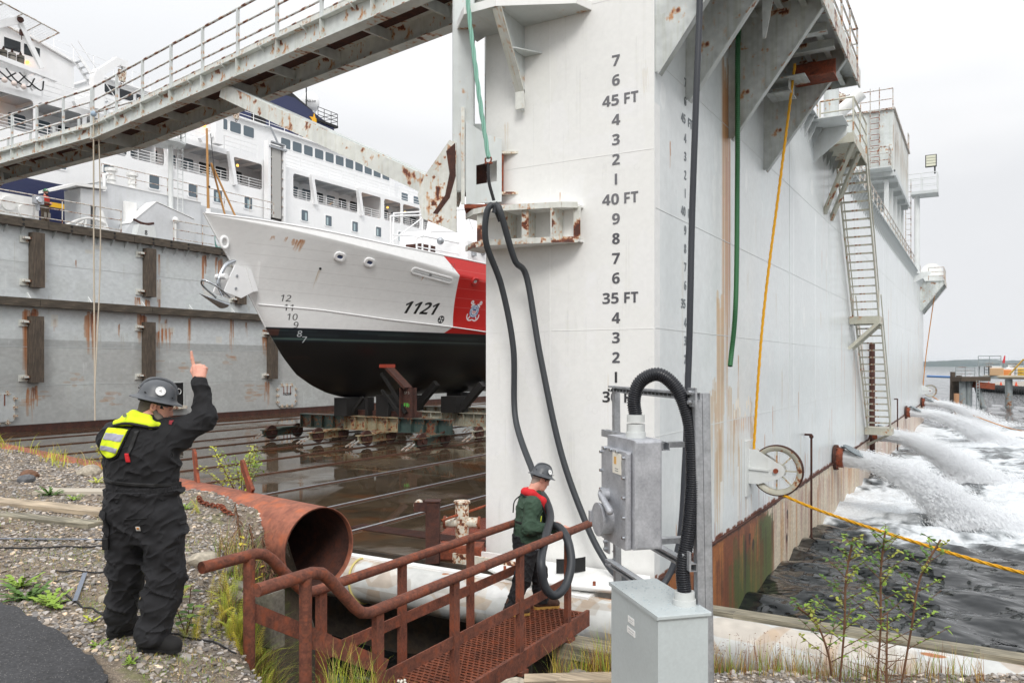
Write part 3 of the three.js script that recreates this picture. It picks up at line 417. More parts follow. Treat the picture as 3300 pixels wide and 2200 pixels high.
{
  const t = gussetPlatform('side_platform', 'grey steel platform on triangular gusset plates high on the wall side', -11.4, -20.4, [-11.42, -12.87, -15.5, -18.4]);
  for (const z of [-16.4, -17.3]) M('cross_beam', [bx(0.35, 1.66, 8.42, 8.6, z, z + 0.02), bx(0.35, 1.66, 8.4, 8.42, z - 0.1, z + 0.1)], MT.gusset, t); M('rusty_box', [bx(0.75, 1.6, 8.05, 8.4, -17.9, -17.88), bx(0.75, 1.6, 8.02, 8.05, -17.6, -18.2)], MT.rust, t);
  M('mooring_fairlead', [bx(0.3, 1.1, 7.94, 7.97, -17.2, -17.8), bx(0.3, 0.8, 7.68, 7.71, -17.3, -17.9), bx(0.75, 0.78, 7.7, 7.94, -17.3, -17.8), bx(0.3, 0.33, 7.7, 7.94, -17.3, -17.8)], MT.gusset, t);
  M('hanging_bracket', plateXY([[0.95, 8.6], [1.2, 8.6], [1.1, 8.0], [1.02, 7.6], [0.97, 7.6]], -14.1, 0.02), MT.gusset, t);
  const rl = thing('platform_railing', 'rusty grey railing along the outer edge of the gusset platform', 'railing', [NX1 + 1.72, 8.82, 0]);
  railing(rl, [[0, 0, -11.5], [0, 0, -15.6]], { m: MT.rail, gap: 1.4, r: 0.026 }); railing(rl, [[0, 0, -16.6], [0, 0, -20.3], [-1.6, 0, -20.3]], { m: MT.rail, gap: 1.3, r: 0.026 });
  const ch = []; for (let i = 0; i < 40; i++) { const u = i / 39; ch.push(new THREE.TorusGeometry(0.022, 0.006, 5, 8).rotateY(i % 2 ? 1.57 : 0).translate(NX1 + 1.72, 9.8 - 0.16 * 4 * u * (1 - u), lerp(-15.6, -16.6, u))); }
  tag(M('safety_chain', ch, MT.rust), 'rusty safety chain across the gap in the gusset platform railing', 'chain');
}
{ // the same again at the far end, with a mooring winch
  const t = gussetPlatform('side_platform', 'distant gusset platform with a winch at the far end of the wall', -73.2, -77.4, [-73.3, -77.3]);
  railing(t, [[0.05, 8.82, -77.2], [1.7, 8.82, -77.2], [1.7, 8.82, -73.3], [0.6, 8.82, -73.3]], { m: MT.rail, gap: 0.8, r: 0.03 });
  const w = thing('mooring_winch', 'pale round mooring winch on the distant end platform', 'winch', [NX1 + 0.75, 8.82, -75.4]);
  M('drum', rod([0, 0.8, -0.6], [0, 0.8, 0.6], 0.45, 20), MT.dockLight, w); for (const z of [-0.62, 0.62]) M('drum_flange', rod([0, 0.8, z - 0.03], [0, 0.8, z + 0.03], 0.8, 28), MT.white, w);
  M('base', bx(-0.8, 0.8, 0, 0.55, -0.9, 0.9), MT.dockLight, w);
}
// sheaves with bracket arms
function sheave(label, z, sideLabel) {
  const t = thing('mooring_sheave', label, 'pulley', [-3.62, -0.23, z], 'mooring sheaves on the wall side');
  const R = 0.52, pts = [[0.08, -0.04], [0.1, -0.05], [0.1, -0.018], [0.36, -0.018]].map(([a, b]) => new THREE.Vector2(a, b));
  const rim = new THREE.LatheGeometry([[0.4, -0.055], [0.52, -0.06], [0.525, -0.05], [0.47, 0], [0.525, 0.05], [0.52, 0.06], [0.4, 0.055], [0.4, -0.055]].map(([a, b]) => new THREE.Vector2(a, b)), 48).rotateX(Math.PI / 2);
  M('rim', rim, MT.stair, t); M('rim_wear', new THREE.LatheGeometry([[0.505, 0.062], [0.527, 0.062], [0.529, 0], [0.527, -0.062]].map(([a, b]) => new THREE.Vector2(a, b)), 48).rotateX(Math.PI / 2), MT.darkRust, t);
  M('hub', rod([0, 0, -0.09], [0, 0, 0.1], 0.1, 20), MT.stair, t); M('axle', rod([0, 0, 0.1], [0, 0, 0.16], 0.05, 14), MT.rust, t);
  const disc = new THREE.Shape(); disc.absarc(0, 0, 0.41, 0, 6.2832); for (let i = 0; i < 8; i++) { const a = i * Math.PI / 4 + 0.39, h = new THREE.Path(), d = 0.24; h.moveTo(Math.cos(a - d * 0.5) * 0.17, Math.sin(a - d * 0.5) * 0.17); h.lineTo(Math.cos(a - d) * 0.37, Math.sin(a - d) * 0.37); h.absarc(0, 0, 0.37, a - d, a + d); h.lineTo(Math.cos(a + d * 0.5) * 0.17, Math.sin(a + d * 0.5) * 0.17); disc.holes.push(h); }
  M('spoked_disc', extr(disc, 0.02).translate(0, 0, -0.01), MT.stair, t);
  for (let i = 0; i < 8; i++) { const a = i * Math.PI / 4; M('spoke', bar([Math.cos(a) * 0.09, Math.sin(a) * 0.09, 0.035], [Math.cos(a) * 0.4, Math.sin(a) * 0.4, 0.035], 0.03, 0.05, V(0, 0, 1)), MT.stair, t); }
  for (const zz of [-0.12, 0.085]) M('arm_plate', plateXY([[-0.55, 0.42], [-0.55, -0.3], [-0.36, -0.3], [0.04, -0.17], [0.15, -0.09], [0.18, 0], [0.15, 0.09], [0.04, 0.15], [-0.4, 0.42]], zz, 0.025), MT.dockLight, t);
  M('arm_stiffener', bar([-0.56, 0.02, 0.13], [-0.14, 0.0, 0.13], 0.04, 0.03, V(0, 0, 1)), MT.dockLight, t); M('wall_plate', bx(-0.588, -0.55, -0.55, 0.6, -0.3, 0.3), MT.dockLight, t);
  return t;
}
sheave('large spoked mooring sheave with a worn rusty rim on the near wall side', -17); sheave('small distant mooring sheave at the far end of the wall', -76);
function ropeGeo(pts, r, seg, twist = 3) {                   // laid rope of three strands
  const c = new THREE.CatmullRomCurve3(pts.map((p) => AX(p)), false, 'catmullrom', 0.5), L = c.getLength(), fr = c.computeFrenetFrames(seg), out = [];
  for (let s = 0; s < 3; s++) { const q = []; for (let i = 0; i <= seg; i++) { const a = i / seg * L * twist / r * 0.12 + s * 2.094, p = c.getPointAt(i / seg); q.push(p.addScaledVector(fr.normals[i], Math.cos(a) * r * 0.52).addScaledVector(fr.binormals[i], Math.sin(a) * r * 0.52)); } out.push(new THREE.TubeGeometry(new THREE.CatmullRomCurve3(q), seg, r * 0.56, 5)); }
  return out;
}
const arcPts = (cx, cy, z, r, a0, a1, n = 10) => [...Array(n + 1).keys()].map((i) => { const a = lerp(a0, a1, i / n); return [cx + r * Math.cos(a), cy + r * Math.sin(a), z]; });
tag(M('mooring_rope', ropeGeo([[-3.36, 8.3, -17.5], [-3.6, 6, -17.3], [-3.93, 2.9, -17.1], ...arcPts(-3.62, -0.23, -17, 0.5, Math.PI, 1.55 * Math.PI), [-2.6, -0.93, -16.5], [-1, -1.1, -15.4], [0.62, -1.2, -14.3], [3, -1.1, -12.6]], 0.03, 420), flat(0xe0a512, 0.6)), 'thick yellow mooring rope running down the wall and round the near sheave', 'rope');
tag(M('mooring_rope', [tube([[-3.2, 8.4, -75.6], [-3.9, 3, -76], [-4.15, 0.2, -76]], 0.04, 40, 6), tube([...arcPts(-3.62, -0.23, -76, 0.5, Math.PI, 1.6 * Math.PI, 6), [-2, -1.5, -75], [1.7, -2.75, -71], [3.5, -2.95, -69]], 0.04, 60, 6)], flat(0xc07c22, 0.6)), 'thin distant orange rope slanting from the far sheave into the foam', 'rope');
tag(M('hose', tube([[-3.4, 9.6, -11.15], [-3.46, 7.22, -11.2], [-3.5, 5.96, -11.18], [-3.58, 4.2, -11.23], [-3.6, 2.9, -11.2], [-3.62, 2.19, -11.21], [-3.64, 1.56, -11.2], [-3.67, 0.62, -11.19], [-3.75, -0.64, -11.14], [-3.95, -1.26, -10.9], [-4.3, -1.5, -10.4]], 0.047, 120, 12), flat(0x34373d, 0.5)), 'long black hose hanging straight down past the gusset platform', 'hose');
{
  const g = [tube([[-3.98, 8.4, -15.35], [-4, 8.02, -15.35], [-4, 5.6, -15.32], [-4, 3.09, -15.19], [-3.98, 1.93, -14.73]], 0.045, 60, 8)]; const c = new THREE.CatmullRomCurve3([V(-3.98, 8.4, -15.35), V(-4, 8.02, -15.35), V(-4, 5.6, -15.32), V(-4, 3.09, -15.19), V(-3.98, 1.93, -14.73)]);
  for (let i = 0; i < 170; i++) { const p = c.getPointAt(i / 170); g.push(new THREE.TorusGeometry(0.046, 0.008, 4, 10).rotateX(Math.PI / 2).translate(p.x, p.y, p.z)); }
  tag(M('ribbed_hose', g, flat(0x2f6b41, 0.55)), 'green ribbed hose dangling from the gusset platform', 'hose');
}
tag(M('vent_pipe', [...poly([[-4.2, 0.02, -23.2], [-4.02, 0.02, -23.2], [-4.02, -3.1, -23.2]], 0.03, 8), new THREE.SphereGeometry(0.06, 8, 6).translate(-4.02, -0.03, -23.2)], MT.darkRust), 'thin rusty vent pipe running down the wall beside the sheave into the water', 'pipe');
tag(M('vent_pipe', [...poly([[-4.2, 0.02, -50], [-4.02, 0.02, -50], [-4.02, -3.1, -50]], 0.035, 8)], MT.darkRust), 'distant thin vent pipe on the wall beyond the stairs', 'pipe');

console.log('stairs');
{ // stair tower bolted to the wall side, three landings
  const t = thing('wall_stairs', 'long steel stair in two flights down the outside of the wall', 'stairs', [NX1, 0, 0]), X0 = 0.12, X1 = 1.0;
  const treadG = share([box(X1 - X0 - 0.05, 0.035, 0.2, (X0 + X1) / 2, 0, 0), box(X1 - X0 - 0.05, 0.05, 0.015, (X0 + X1) / 2, -0.01, 0.1)]);
  const flight = (y0, z0, y1, z1) => {
    for (const x of [X0, X1]) M('stringer', bar([x, y0, z0], [x, y1, z1], 0.045, 0.22), MT.stair, t);
    const n = Math.round((y0 - y1) / 0.27); for (let i = 1; i < n; i++) inst('tread', treadG, MT.stair, t, [0, lerp(y0, y1, i / n) + 0.02, lerp(z0, z1, i / n)]);
    for (const x of [X0, X1]) M('handrail', poly([[x, y0 + 1, z0 + 0.1], [x, y1 + 1, z1], [x, y1 + 0.1, z1]], 0.022, 6), MT.stair, t);
  };
  flight(8.55, -28.4, 3.72, -32.2); flight(3.6, -33.0, -0.75, -36.7);
  const landing = (y, z0, z1, x1) => { M('landing_plate', bx(0.02, x1, y - 0.03, y, z0, z1), MT.stair, t); M('landing_beam', [bx(0.02, x1, y - 0.28, y - 0.03, z0, z0 - 0.03), bx(x1 - 0.03, x1, y - 0.28, y - 0.03, z0 - 0.03, z1), bx(0.02, x1, y - 0.28, y - 0.03, z1 + 0.03, z1)], MT.stair, t); };
  landing(8.75, -25.1, -28.3, 1.05); landing(3.75, -31.9, -33.1, 1.05); landing(-0.7, -36.5, -37.6, 1.05);
  for (const z of [-25.3, -26.6]) M('diagonal_brace', bar([0.0, 6.7, z - 1.2], [1.0, 8.5, z], 0.12, 0.12), MT.stair, t);
  for (const z of [-31.9, -33.0]) M('diagonal_brace', bar([0.0, 2.55, z], [1.0, 3.5, z], 0.1, 0.12), MT.stair, t); M('diagonal_brace', bar([0, -1.5, -37.4], [1, -0.95, -37.4], 0.1, 0.1), MT.stair, t);
  railing(t, [[0.1, 8.75, -25.15], [1.02, 8.75, -25.15], [1.02, 8.75, -28.2]], { m: MT.stair, gap: 1.4, r: 0.028 });
  M('wall_shelf', [plateXY([[0, 8.85], [0.9, 8.85], [0.9, 8.6], [0, 7.9]], -24.7, 0.03), bx(0, 0.95, 8.85, 8.88, -23.6, -24.75)], MT.dockLight, t);
  M('fender_pipe', rod([0.1, -2.6, -38.4], [0.1, 2.9, -38.4], 0.13, 10), MT.darkRust, t);
}
{ // railing along the top of the wall
  const t = thing('wall_top_railing', 'rusty railing along the top edge of the near wing wall', 'railing', [NX1 + 0.05, WTOP + 0.03, 0]);
  railing(t, [[0, 0, -20.6], [0, 0, -25]], { m: MT.rail, gap: 1.5, r: 0.026 }); railing(t, [[0, 0, -28.4], [0, 0, -72.6]], { m: MT.rail, gap: 1.6, r: 0.026 });
}
{ // control house raised on posts
  const t = thing('control_house', 'grey steel control house raised on posts above the wing wall, streaked with rust', 'cabin', [-5.6, 12.35, -52]);
  reseed(12);
  const st = ctex(512, 256, (x, w, h) => { x.fillStyle = 'rgb(214,216,212)'; x.fillRect(0, 0, w, h); for (let i = 0; i < 150; i++) runStain(x, rnd(w), rnd(-20, h * 0.5), rnd(50, 220), rnd(2, 8), ['120,92,64', '150,110,70', '96,84,66'][Math.floor(rnd(3))], 0.5); });
  M('side_wall', plateZY([[5, 0], [5, 3.25], [-5.4, 3.25], [-5.4, 0]], 1.6, 0.02).translate(0, 0, 0), std({ map: (() => { st.wrapS = st.wrapT = THREE.RepeatWrapping; st.repeat.set(1 / 10.4, 1 / 3.25); return st; })(), roughness: 0.6 }), t);
  M('front_wall', bx(-1.6, 1.6, 0, 3.25, 5, 4.97), MT.house, t); M('inner_wall', bx(-1.62, -1.6, 0, 3.25, 5, -5.4), MT.house, t); M('rear_wall', bx(-1.6, 1.6, 0, 3.25, -5.37, -5.4), MT.house, t);
  M('roof', bx(-1.72, 1.72, 3.25, 3.34, 5.12, -5.5), MT.rail, t); M('floor', bx(-1.65, 1.72, -0.1, 0, 5.1, -5.5), MT.dockGrey, t); M('floor_edge', [bx(1.66, 1.74, -0.3, 0, 5.1, -5.5), bx(-1.6, 1.66, -0.3, -0.1, 5.1, 5.06)], MT.dockGrey, t);
  for (const z of [4.6, 2.2, -0.4, -3, -5.2]) { M('floor_beam', bx(-1.5, 1.62, -0.4, -0.1, z, z + 0.06), MT.dockGrey, t); for (const x of [-1.2, 1.25]) M('post', bx(x - 0.11, x + 0.11, WTOP + 0.03 - 12.35, -0.4, z - 0.1, z + 0.14), MT.dockLight, t); }
  M('door', bx(-0.9, -0.2, 0, 2.0, 5.0, 5.03), MT.house, t); railing(t, [[0.2, 0, 6.1], [1.5, 0, 6.1], [1.5, 0, 5.1]], { m: MT.rail, gap: 0.9, r: 0.028 }); M('balcony', bx(-1.4, 1.6, -0.06, 0, 5.1, 6.2), MT.dockGrey, t);
  const rungs = []; for (let i = 0; i < 11; i++) M('ladder_rung', rod([0.5, 0.2 + i * 0.3, 5.12], [0.95, 0.2 + i * 0.3, 5.12], 0.018, 6), MT.rust, t);
  for (const x of [0.5, 0.95]) M('ladder_rail', rod([x, 0.1, 5.12], [x, 4.5, 5.12], 0.025, 6), MT.rail, t);
  railing(t, [[-1.6, 3.34, 5], [1.6, 3.34, 5]], { m: MT.rail, gap: 1.6, r: 0.028, rails: 2, low: 0.5 }); railing(t, [[1.65, 3.34, -4.6], [1.65, 3.34, -5.4]], { m: MT.rail, gap: 1.6, r: 0.028, rails: 2, low: 0.5 });
  const v = thing('vent_stack', 'rusty capped vent stack on the control house roof', 'vent', [-6.9, 12.35 + 3.34, -48.2]); M('stack', rod([0, 0, 0], [0, 1.1, 0], 0.24, 14), MT.rustWhite, v); M('cap', rod([0, 1.1, 0], [0, 1.5, 0], 0.42, 14, 0.38), MT.rustWhite, v); M('lifting_ring', new THREE.TorusGeometry(0.13, 0.02, 5, 12).translate(0, 1.56, 0), MT.rust, v);
}
{
  const t = thing('derrick_post', 'plain round grey post standing on the wing wall behind the gusset platform', 'post', [-4.8, WTOP + 0.03, -31.8]); M('post', rod([0, 0, 0], [0, 3.4, 0], 0.27, 16), MT.column, t); for (const a of [0, 1.57, 3.14, 4.71]) M('foot_gusset', bar([Math.cos(a) * 0.3, 0.2, Math.sin(a) * 0.3], [Math.cos(a) * 0.3, 0, Math.sin(a) * 0.3], 0.12, 0.03), MT.column, t); M('base_plate', bx(-0.5, 0.5, 0, 0.04, -0.5, 0.5), MT.column, t);
  const e = thing('exhaust_elbow', 'slanted white exhaust elbow leaning over the wall top', 'pipe', [-4.9, WTOP + 0.03, -33.6]); M('upright', rod([0, 0, 0], [0, 2.9, 0], 0.22, 14), MT.white, e); M('spout', rod([-0.1, 2.8, 0], [0.95, 3.6, 0], 0.24, 14), MT.white, e);
  const c = thing('capstan', 'white capstan drum beside the post on the wing wall', 'capstan', [-4.75, WTOP + 0.03, -29.4]); M('barrel', new THREE.LatheGeometry([[0.3, 0], [0.24, 0.2], [0.22, 0.7], [0.32, 0.9], [0, 0.95]].map(([a, b]) => new THREE.Vector2(a, b)), 18), MT.white, c);
  const f = thing('hydraulic_ram', 'grey hydraulic ram leaning over the stair head', 'machine', [-4.6, WTOP + 0.03, -30.4]); M('cylinder', rod([0, 0.3, 0], [0.5, 1.3, 0], 0.13, 12), MT.dockGrey, f); M('foot', bx(-0.2, 0.3, 0, 0.3, -0.2, 0.2), flat(0x40506e, 0.6), f);
  const g = thing('deck_locker', 'rusty open deck locker on the distant wall top', 'locker', [-5, WTOP + 0.03, -60]); M('body', bx(-0.5, 0.5, 0, 1.5, -0.6, 0.6), MT.rail, g); M('lid', box(1.1, 0.05, 1.3, 0, 1.53, 0, 0, 0, 0.1), MT.rust, g);
  const h = thing('vent_drum', 'white drum vent on the distant wall top', 'vent', [-5, WTOP + 0.03, -55.5]); M('drum', rod([0, 0, 0], [0, 1.5, 0], 0.55, 16), MT.white, h);
}
{
  const t = thing('floodlight_mast', 'tall thin mast with a ladder, small railed platform and floodlight', 'light mast', [-4.0, WTOP - 0.2, -65.9]);
  M('pole', rod([0, 0, 0], [0, 5.7, 0], 0.19, 12), MT.dockLight, t); for (const x of [-0.75, -0.4]) M('ladder_rail', rod([x, 0.2, 0], [x, 7, 0], 0.03, 5), MT.rail, t); for (let i = 0; i < 15; i++) M('ladder_rung', rod([-0.75, 0.5 + i * 0.4, 0], [-0.4, 0.5 + i * 0.4, 0], 0.02, 5), MT.rail, t);
  M('platform', bx(-0.35, 1.4, 5.7, 5.9, -0.9, 0.9), MT.dockGrey, t); railing(t, [[-0.7, 5.9, 0.85], [1.35, 5.9, 0.85], [1.35, 5.9, -0.85], [-0.7, 5.9, -0.85]], { m: MT.dockLight, gap: 1, r: 0.03, h: 1.3 });
  M('lamp_bracket', rod([1.2, 7.1, 0.7], [1.2, 7.6, 0.7], 0.06, 6), MT.dark, t); for (let i = 0; i < 4; i++) M('floodlight_cell', box(0.62, 0.17, 0.1, 0.95, 7.75 + i * 0.2, 0.75), flat(0xd8d8c4, 0.3), t); M('floodlight_frame', box(0.74, 0.9, 0.06, 0.95, 8.05, 0.68), MT.dark, t); M('foot_bracket', plateXY([[-0.25, 0.1], [0.9, 0.1], [0.9, -0.1], [-0.25, -0.7]], 0, 0.05), MT.dockLight, t);
}
// pump outlets with open flaps, and their jets of water
console.log('jets');
{
  const foamM = new THREE.MeshPhysicalMaterial({ color: new THREE.Color().setRGB(0.94, 0.95, 0.96), roughness: 1, transmission: 0.5, thickness: 0, side: THREE.DoubleSide });
  const drop = new THREE.IcosahedronGeometry(1, 0);
  const spots = [[-28.3, 'nearest to the sheave', 1], [-38.6, 'under the lowest stair landing', 1.05], [-57.6, 'beyond the stairs', 1.3], [-73.6, 'at the far end of the wall', 1.3]];
  for (const [k, [z, where, s]] of spots.entries()) {
    const o = thing('pump_outlet', `rusty pump outlet with a lifted grey flap, ${where}`, 'outlet', [NX1 + 0.03, -1.12, z], 'pump outlets');
    M('flange', rod([0, 0, 0], [0.1, 0, 0], 0.42, 18), MT.darkRust, o); M('spool', rod([0.1, 0, 0], [0.3, 0, 0], 0.33, 18), MT.rust, o);
    const bt = share([rod([0.1, 0, 0], [0.14, 0, 0], 0.03, 6)]); for (let i = 0; i < 10; i++) inst('bolt', bt, MT.rust, o, [0, 0.38 * Math.cos(i * 0.628), 0.38 * Math.sin(i * 0.628)]);
    M('flap', new THREE.LatheGeometry([[0, 0.07], [0.2, 0.06], [0.4, 0.03], [0.44, 0], [0.4, -0.03], [0, -0.03]].map(([a, b]) => new THREE.Vector2(a, b)), 20).rotateZ(-0.5).translate(0.66, 0.22, 0), flat(0x7d868a, 0.5, 0.3), o); M('flap_arm', bar([0.2, 0.36, 0], [0.75, 0.26, 0], 0.1, 0.05), flat(0x7d868a, 0.5, 0.3), o);
    const j = thing('water_jet', `white jet of water pouring from the pump outlet ${where}`, 'water', [NX1 + 0.3, -1.12, z], 'jets from the pump outlets');
    reseed(40 + k); const nu = 90, nv = 28, pos = [], idx = [], arc = (u) => [4.4 * s * u, 0.12 * u - 1.95 * u * u, 0];
    for (let a = 0; a <= nu; a++) for (let b = 0; b <= nv; b++) { const u = a / nu * 0.5, t = b / nv * 6.2832, [cx, cy] = arc(u), r0 = (0.24 + 0.16 * u * s) * Math.sqrt(Math.max(0, 1 - Math.pow(u / 0.5, 3))), n = 1 + (0.28 + 0.5 * u) * (fbm3(u * 9 * s, Math.cos(t) * 1.6 + 4 + k, Math.sin(t) * 1.6 + 4, 4) - 0.5) * 2; const vy = Math.cos(t) * r0 * n * (0.9 - 0.35 * u), vz = Math.sin(t) * r0 * n * 1.25; pos.push(cx + 0.3 * (n - 1) * u, cy + vy * (Math.cos(t) < 0 ? 1.3 : 0.8), vz); if (a < nu && b < nv) { const q = a * (nv + 1) + b; idx.push(q, q + nv + 1, q + 1, q + 1, q + nv + 1, q + nv + 2); } }
    const g = new THREE.BufferGeometry(); g.setAttribute('position', new THREE.Float32BufferAttribute(pos, 3)); g.setIndex(idx); g.computeVertexNormals(); M('stream', g, foamM, j);
    const n = [190000, 150000, 80000, 40000][k], im = new THREE.InstancedMesh(drop, foamM, n), m4 = new THREE.Matrix4(), gs = () => rnd() + rnd() + rnd() - 1.5;
    const e4 = new THREE.Quaternion(), up = V(1, 0, 0), vel = V();
    for (let i = 0; i < n; i++) {                            // each drop flies its own parabola
      const v0 = s * (0.72 + 0.36 * Math.pow(rnd(), 1.3)), vy = gs() * 0.34, vz = gs() * 0.5, u = Math.pow(rnd(), 0.8) * 1.15; let x = 4.2 * v0 * u, y = 0.12 * u - 1.95 * u * u + vy * u * 1.5 + gs() * 0.22, z2 = vz * u * 2.1 + gs() * 0.24;
      const floor = SEA + 1.12; let sp = 1; if (y < floor + 0.02) { sp = 1.5; y = floor + 0.02 + 0.42 * Math.pow(rnd(), 3.2) * Math.exp(-Math.abs(gs())); x += gs() * 0.5; z2 += gs() * 0.6; }
      const q = (0.0024 + 0.006 * Math.pow(rnd(), 3)) * sp * (k > 1 ? 1.5 : 1); vel.set(4.2 * v0, 0.12 - 3.9 * u + vy * 1.5, vz).normalize(); e4.setFromUnitVectors(up, vel); m4.compose(V(x, y, z2), e4, V(q * rnd(3, 8), q, q)); im.setMatrixAt(i, m4);
    }
    im.name = 'spray'; im.userData.kind = 'stuff'; j.add(im);
  }
}

// ---------------------------------------------------------------- far wing wall
console.log('far wall');
const FTOP = 8.95;
const farWall = thing('wing_wall', 'long grey far wing wall with dark timber fenders and rust runs behind the cutter', 'dock wall');
{
  reseed(17); const L = 42, z0 = -17, sx = 2048 / L, hh = FTOP - DECK, sy = 640 / hh, PX = (z) => (z0 - z) * sx, PY = (y) => (FTOP - y) * sy;
  const t = ctex(2048, 640, (x, w, h) => {
    x.fillStyle = 'rgb(202,207,208)'; x.fillRect(0, 0, w, h); x.fillStyle = 'rgb(178,180,178)'; x.fillRect(0, PY(3.22), w, h); x.fillStyle = 'rgb(56,50,44)'; x.fillRect(0, PY(-0.98), w, h); x.fillStyle = 'rgba(164,166,166,.6)'; x.fillRect(0, PY(3.22), w, 26);
    for (let i = 0; i < 160; i++) blot(x, rnd(w), rnd(h), rnd(30, 260), rnd(20, 120), rnd() < 0.5 ? '212,216,217' : '178,180,178', 0.16);
    for (let i = 0; i < 130; i++) runStain(x, rnd(w), rnd(h * 0.9), rnd(30, 150), rnd(3, 12), rnd() < 0.5 ? '172,170,160' : '214,217,217', 0.22);
    for (const y of [7.0, 2.85, 0.95]) { x.fillStyle = 'rgba(196,200,200,.8)'; x.fillRect(0, PY(y), w, 1.5); }
    for (const [z, y, l, ww] of [[-32, 8.6, 150, 20], [-33.2, 8.6, 140, 16], [-32.9, 8.6, 90, 10], [-28.95, 8.3, 90, 6], [-28.94, 6.84, 300, 9], [-24.93, 4.79, 170, 30], [-21.8, 4.75, 240, 30], [-22, 4.75, 130, 18], [-31, 4.84, 160, 10], [-34.1, 4.8, 150, 14], [-29.4, 4.6, 100, 8], [-23, 4.3, 60, 6], [-29.8, 4.1, 50, 5], [-35.2, 4.7, 70, 7], [-36.7, 4.3, 130, 26], [-27.8, 4.8, 110, 30], [-27.6, 5.7, 40, 16], [-28.2, 5.6, 50, 16], [-21.9, 0.9, 120, 22], [-36.9, 1, 130, 20], [-28.1, 1, 90, 16], [-24.1, 7.4, 40, 3], [-26.5, 4.2, 60, 4], [-40, 4.8, 140, 14], [-44, 8.6, 120, 12], [-47, 4.6, 150, 14]]) { runStain(x, PX(z), PY(y), l, ww, RUST, 0.5); runStain(x, PX(z) + ww * 0.2, PY(y), l * 0.6, ww * 0.5, RUSTD, 0.5); }
    for (let k = 0; k < 12; k++) runStain(x, PX(-29.2 + rnd(-0.7, 0.6)), PY(rnd(3.6, 4.6)), rnd(40, 110), 5, RUST, 0.7);
    for (const [z, y, ww, h2] of [[-22.4, 6.4, 0.4, 0.6], [-25.3, 8.2, 0.55, 0.22], [-24.8, 7.9, 0.4, 0.2], [-32.3, 6.3, 0.6, 0.3], [-33.1, 3.5, 0.45, 0.4], [-28.95, 6.2, 0.3, 1], [-23, 4.2, 0.35, 0.6], [-29.2, 4.2, 0.6, 0.3], [-29.8, 4.0, 0.3, 0.3], [-22.35, 3.9, 0.35, 0.6], [-31.2, 4.9, 0.5, 0.3], [-25.1, 5.5, 0.2, 0.3], [-34.5, 6.7, 0.3, 0.35], [-36.9, 4.5, 0.5, 0.4], [-38, 6, 0.4, 0.4]]) { x.fillStyle = 'rgba(206,204,196,.75)'; x.fillRect(PX(z) - ww * sx / 2, PY(y) - h2 * sy / 2, ww * sx, h2 * sy); }
    for (let k = 0; k < 60; k++) { const [z, y] = [[-26, 0.1], [-34.1, 2.2], [-35.7, -0.1], [-22, 0.3], [-24, 1.2], [-36, 0.3], [-31, 1.8], [-28.6, 1.9]][k % 8]; blot(x, PX(z) + rnd(-26, 26), PY(y) + rnd(-22, 22), rnd(8, 44), rnd(3, 14), RUST, 0.16); }
  }, (u, v) => 0.94 + 0.12 * fbm(u * 240, v * 80, 3, 0, 5));
  M('inner_plate', new THREE.PlaneGeometry(L, hh).rotateY(Math.PI / 2).translate(FXI, (FTOP + DECK) / 2, z0 - L / 2), std({ map: t, roughness: 0.5 }), farWall, true);
  M('inner_plate', [new THREE.PlaneGeometry(5.6, hh).rotateY(Math.PI / 2).translate(FXI, (FTOP + DECK) / 2, -14.2), new THREE.PlaneGeometry(18.6, hh).rotateY(Math.PI / 2).translate(FXI, (FTOP + DECK) / 2, -68.3)], MT.dockGrey, farWall);
  M('end_plate', new THREE.PlaneGeometry(3, hh).translate((FXI + FXO) / 2, (FTOP + DECK) / 2, ZE), MT.dockLight, farWall); M('outer_plate', new THREE.PlaneGeometry(66.2, hh).rotateY(-Math.PI / 2).translate(FXO, (FTOP + DECK) / 2, -44.5), MT.dockGrey, farWall);
  M('top_deck', bx(FXO - 0.02, FXI + 0.02, FTOP, FTOP + 0.03, ZE, ZF), MT.dockGrey, farWall); M('base_strip', bx(FXI, FXI + 0.06, DECK, -1.0, ZE, ZF), MT.darkRust, farWall);
  for (const y of [7.0, 2.85, 0.95]) M('weld_seam', box(0.016, 0.02, 66, FXI + 0.003, y, -44.5), MT.dockGrey, farWall);
  const cuts = [-11.4, -17.6, -22.48, -27.14, -31.75, -36.6, -41.5, -46.5, -51.5, -57, -63, -70, -77.5], cut2 = [-11.4, -16.5, -22.07, -28.27, -34.38, -40, -46, -52, -58, -65, -77.5], bolt = share([rod([0, 0, 0], [0.03, 0, 0], 0.06, 8)]);
  cuts.slice(1).forEach((z, i) => { const f = M('fender_timber', bx(FXI + 0.01, FXI + 0.42, 8.68, 9.1, cuts[i] - 0.012, z + 0.012), MT.fenderH, farWall); for (let k = 1; k < 4; k++) for (const y of [8.78, 9.0]) inst('bolt_hole', bolt, MT.black, f, [FXI + 0.415, y, lerp(cuts[i], z, k / 4)]); });
  cut2.slice(1).forEach((z, i) => M('fender_timber', bx(FXI + 0.01, FXI + 0.4, 4.82, 5.22, cut2[i] - 0.012, z + 0.012), MT.fenderH, farWall));
  const up = share([bx(0.01, 0.42, -1.35, 1.35, -0.29, 0.29)]), lo = share([bx(0.01, 0.42, -1.63, 1.63, -0.3, 0.3)]), br = share([bx(0.01, 0.3, -0.05, 0.05, 0.29, 0.62), bx(0.01, 0.06, -0.22, 0.1, 0.29, 0.72)]);
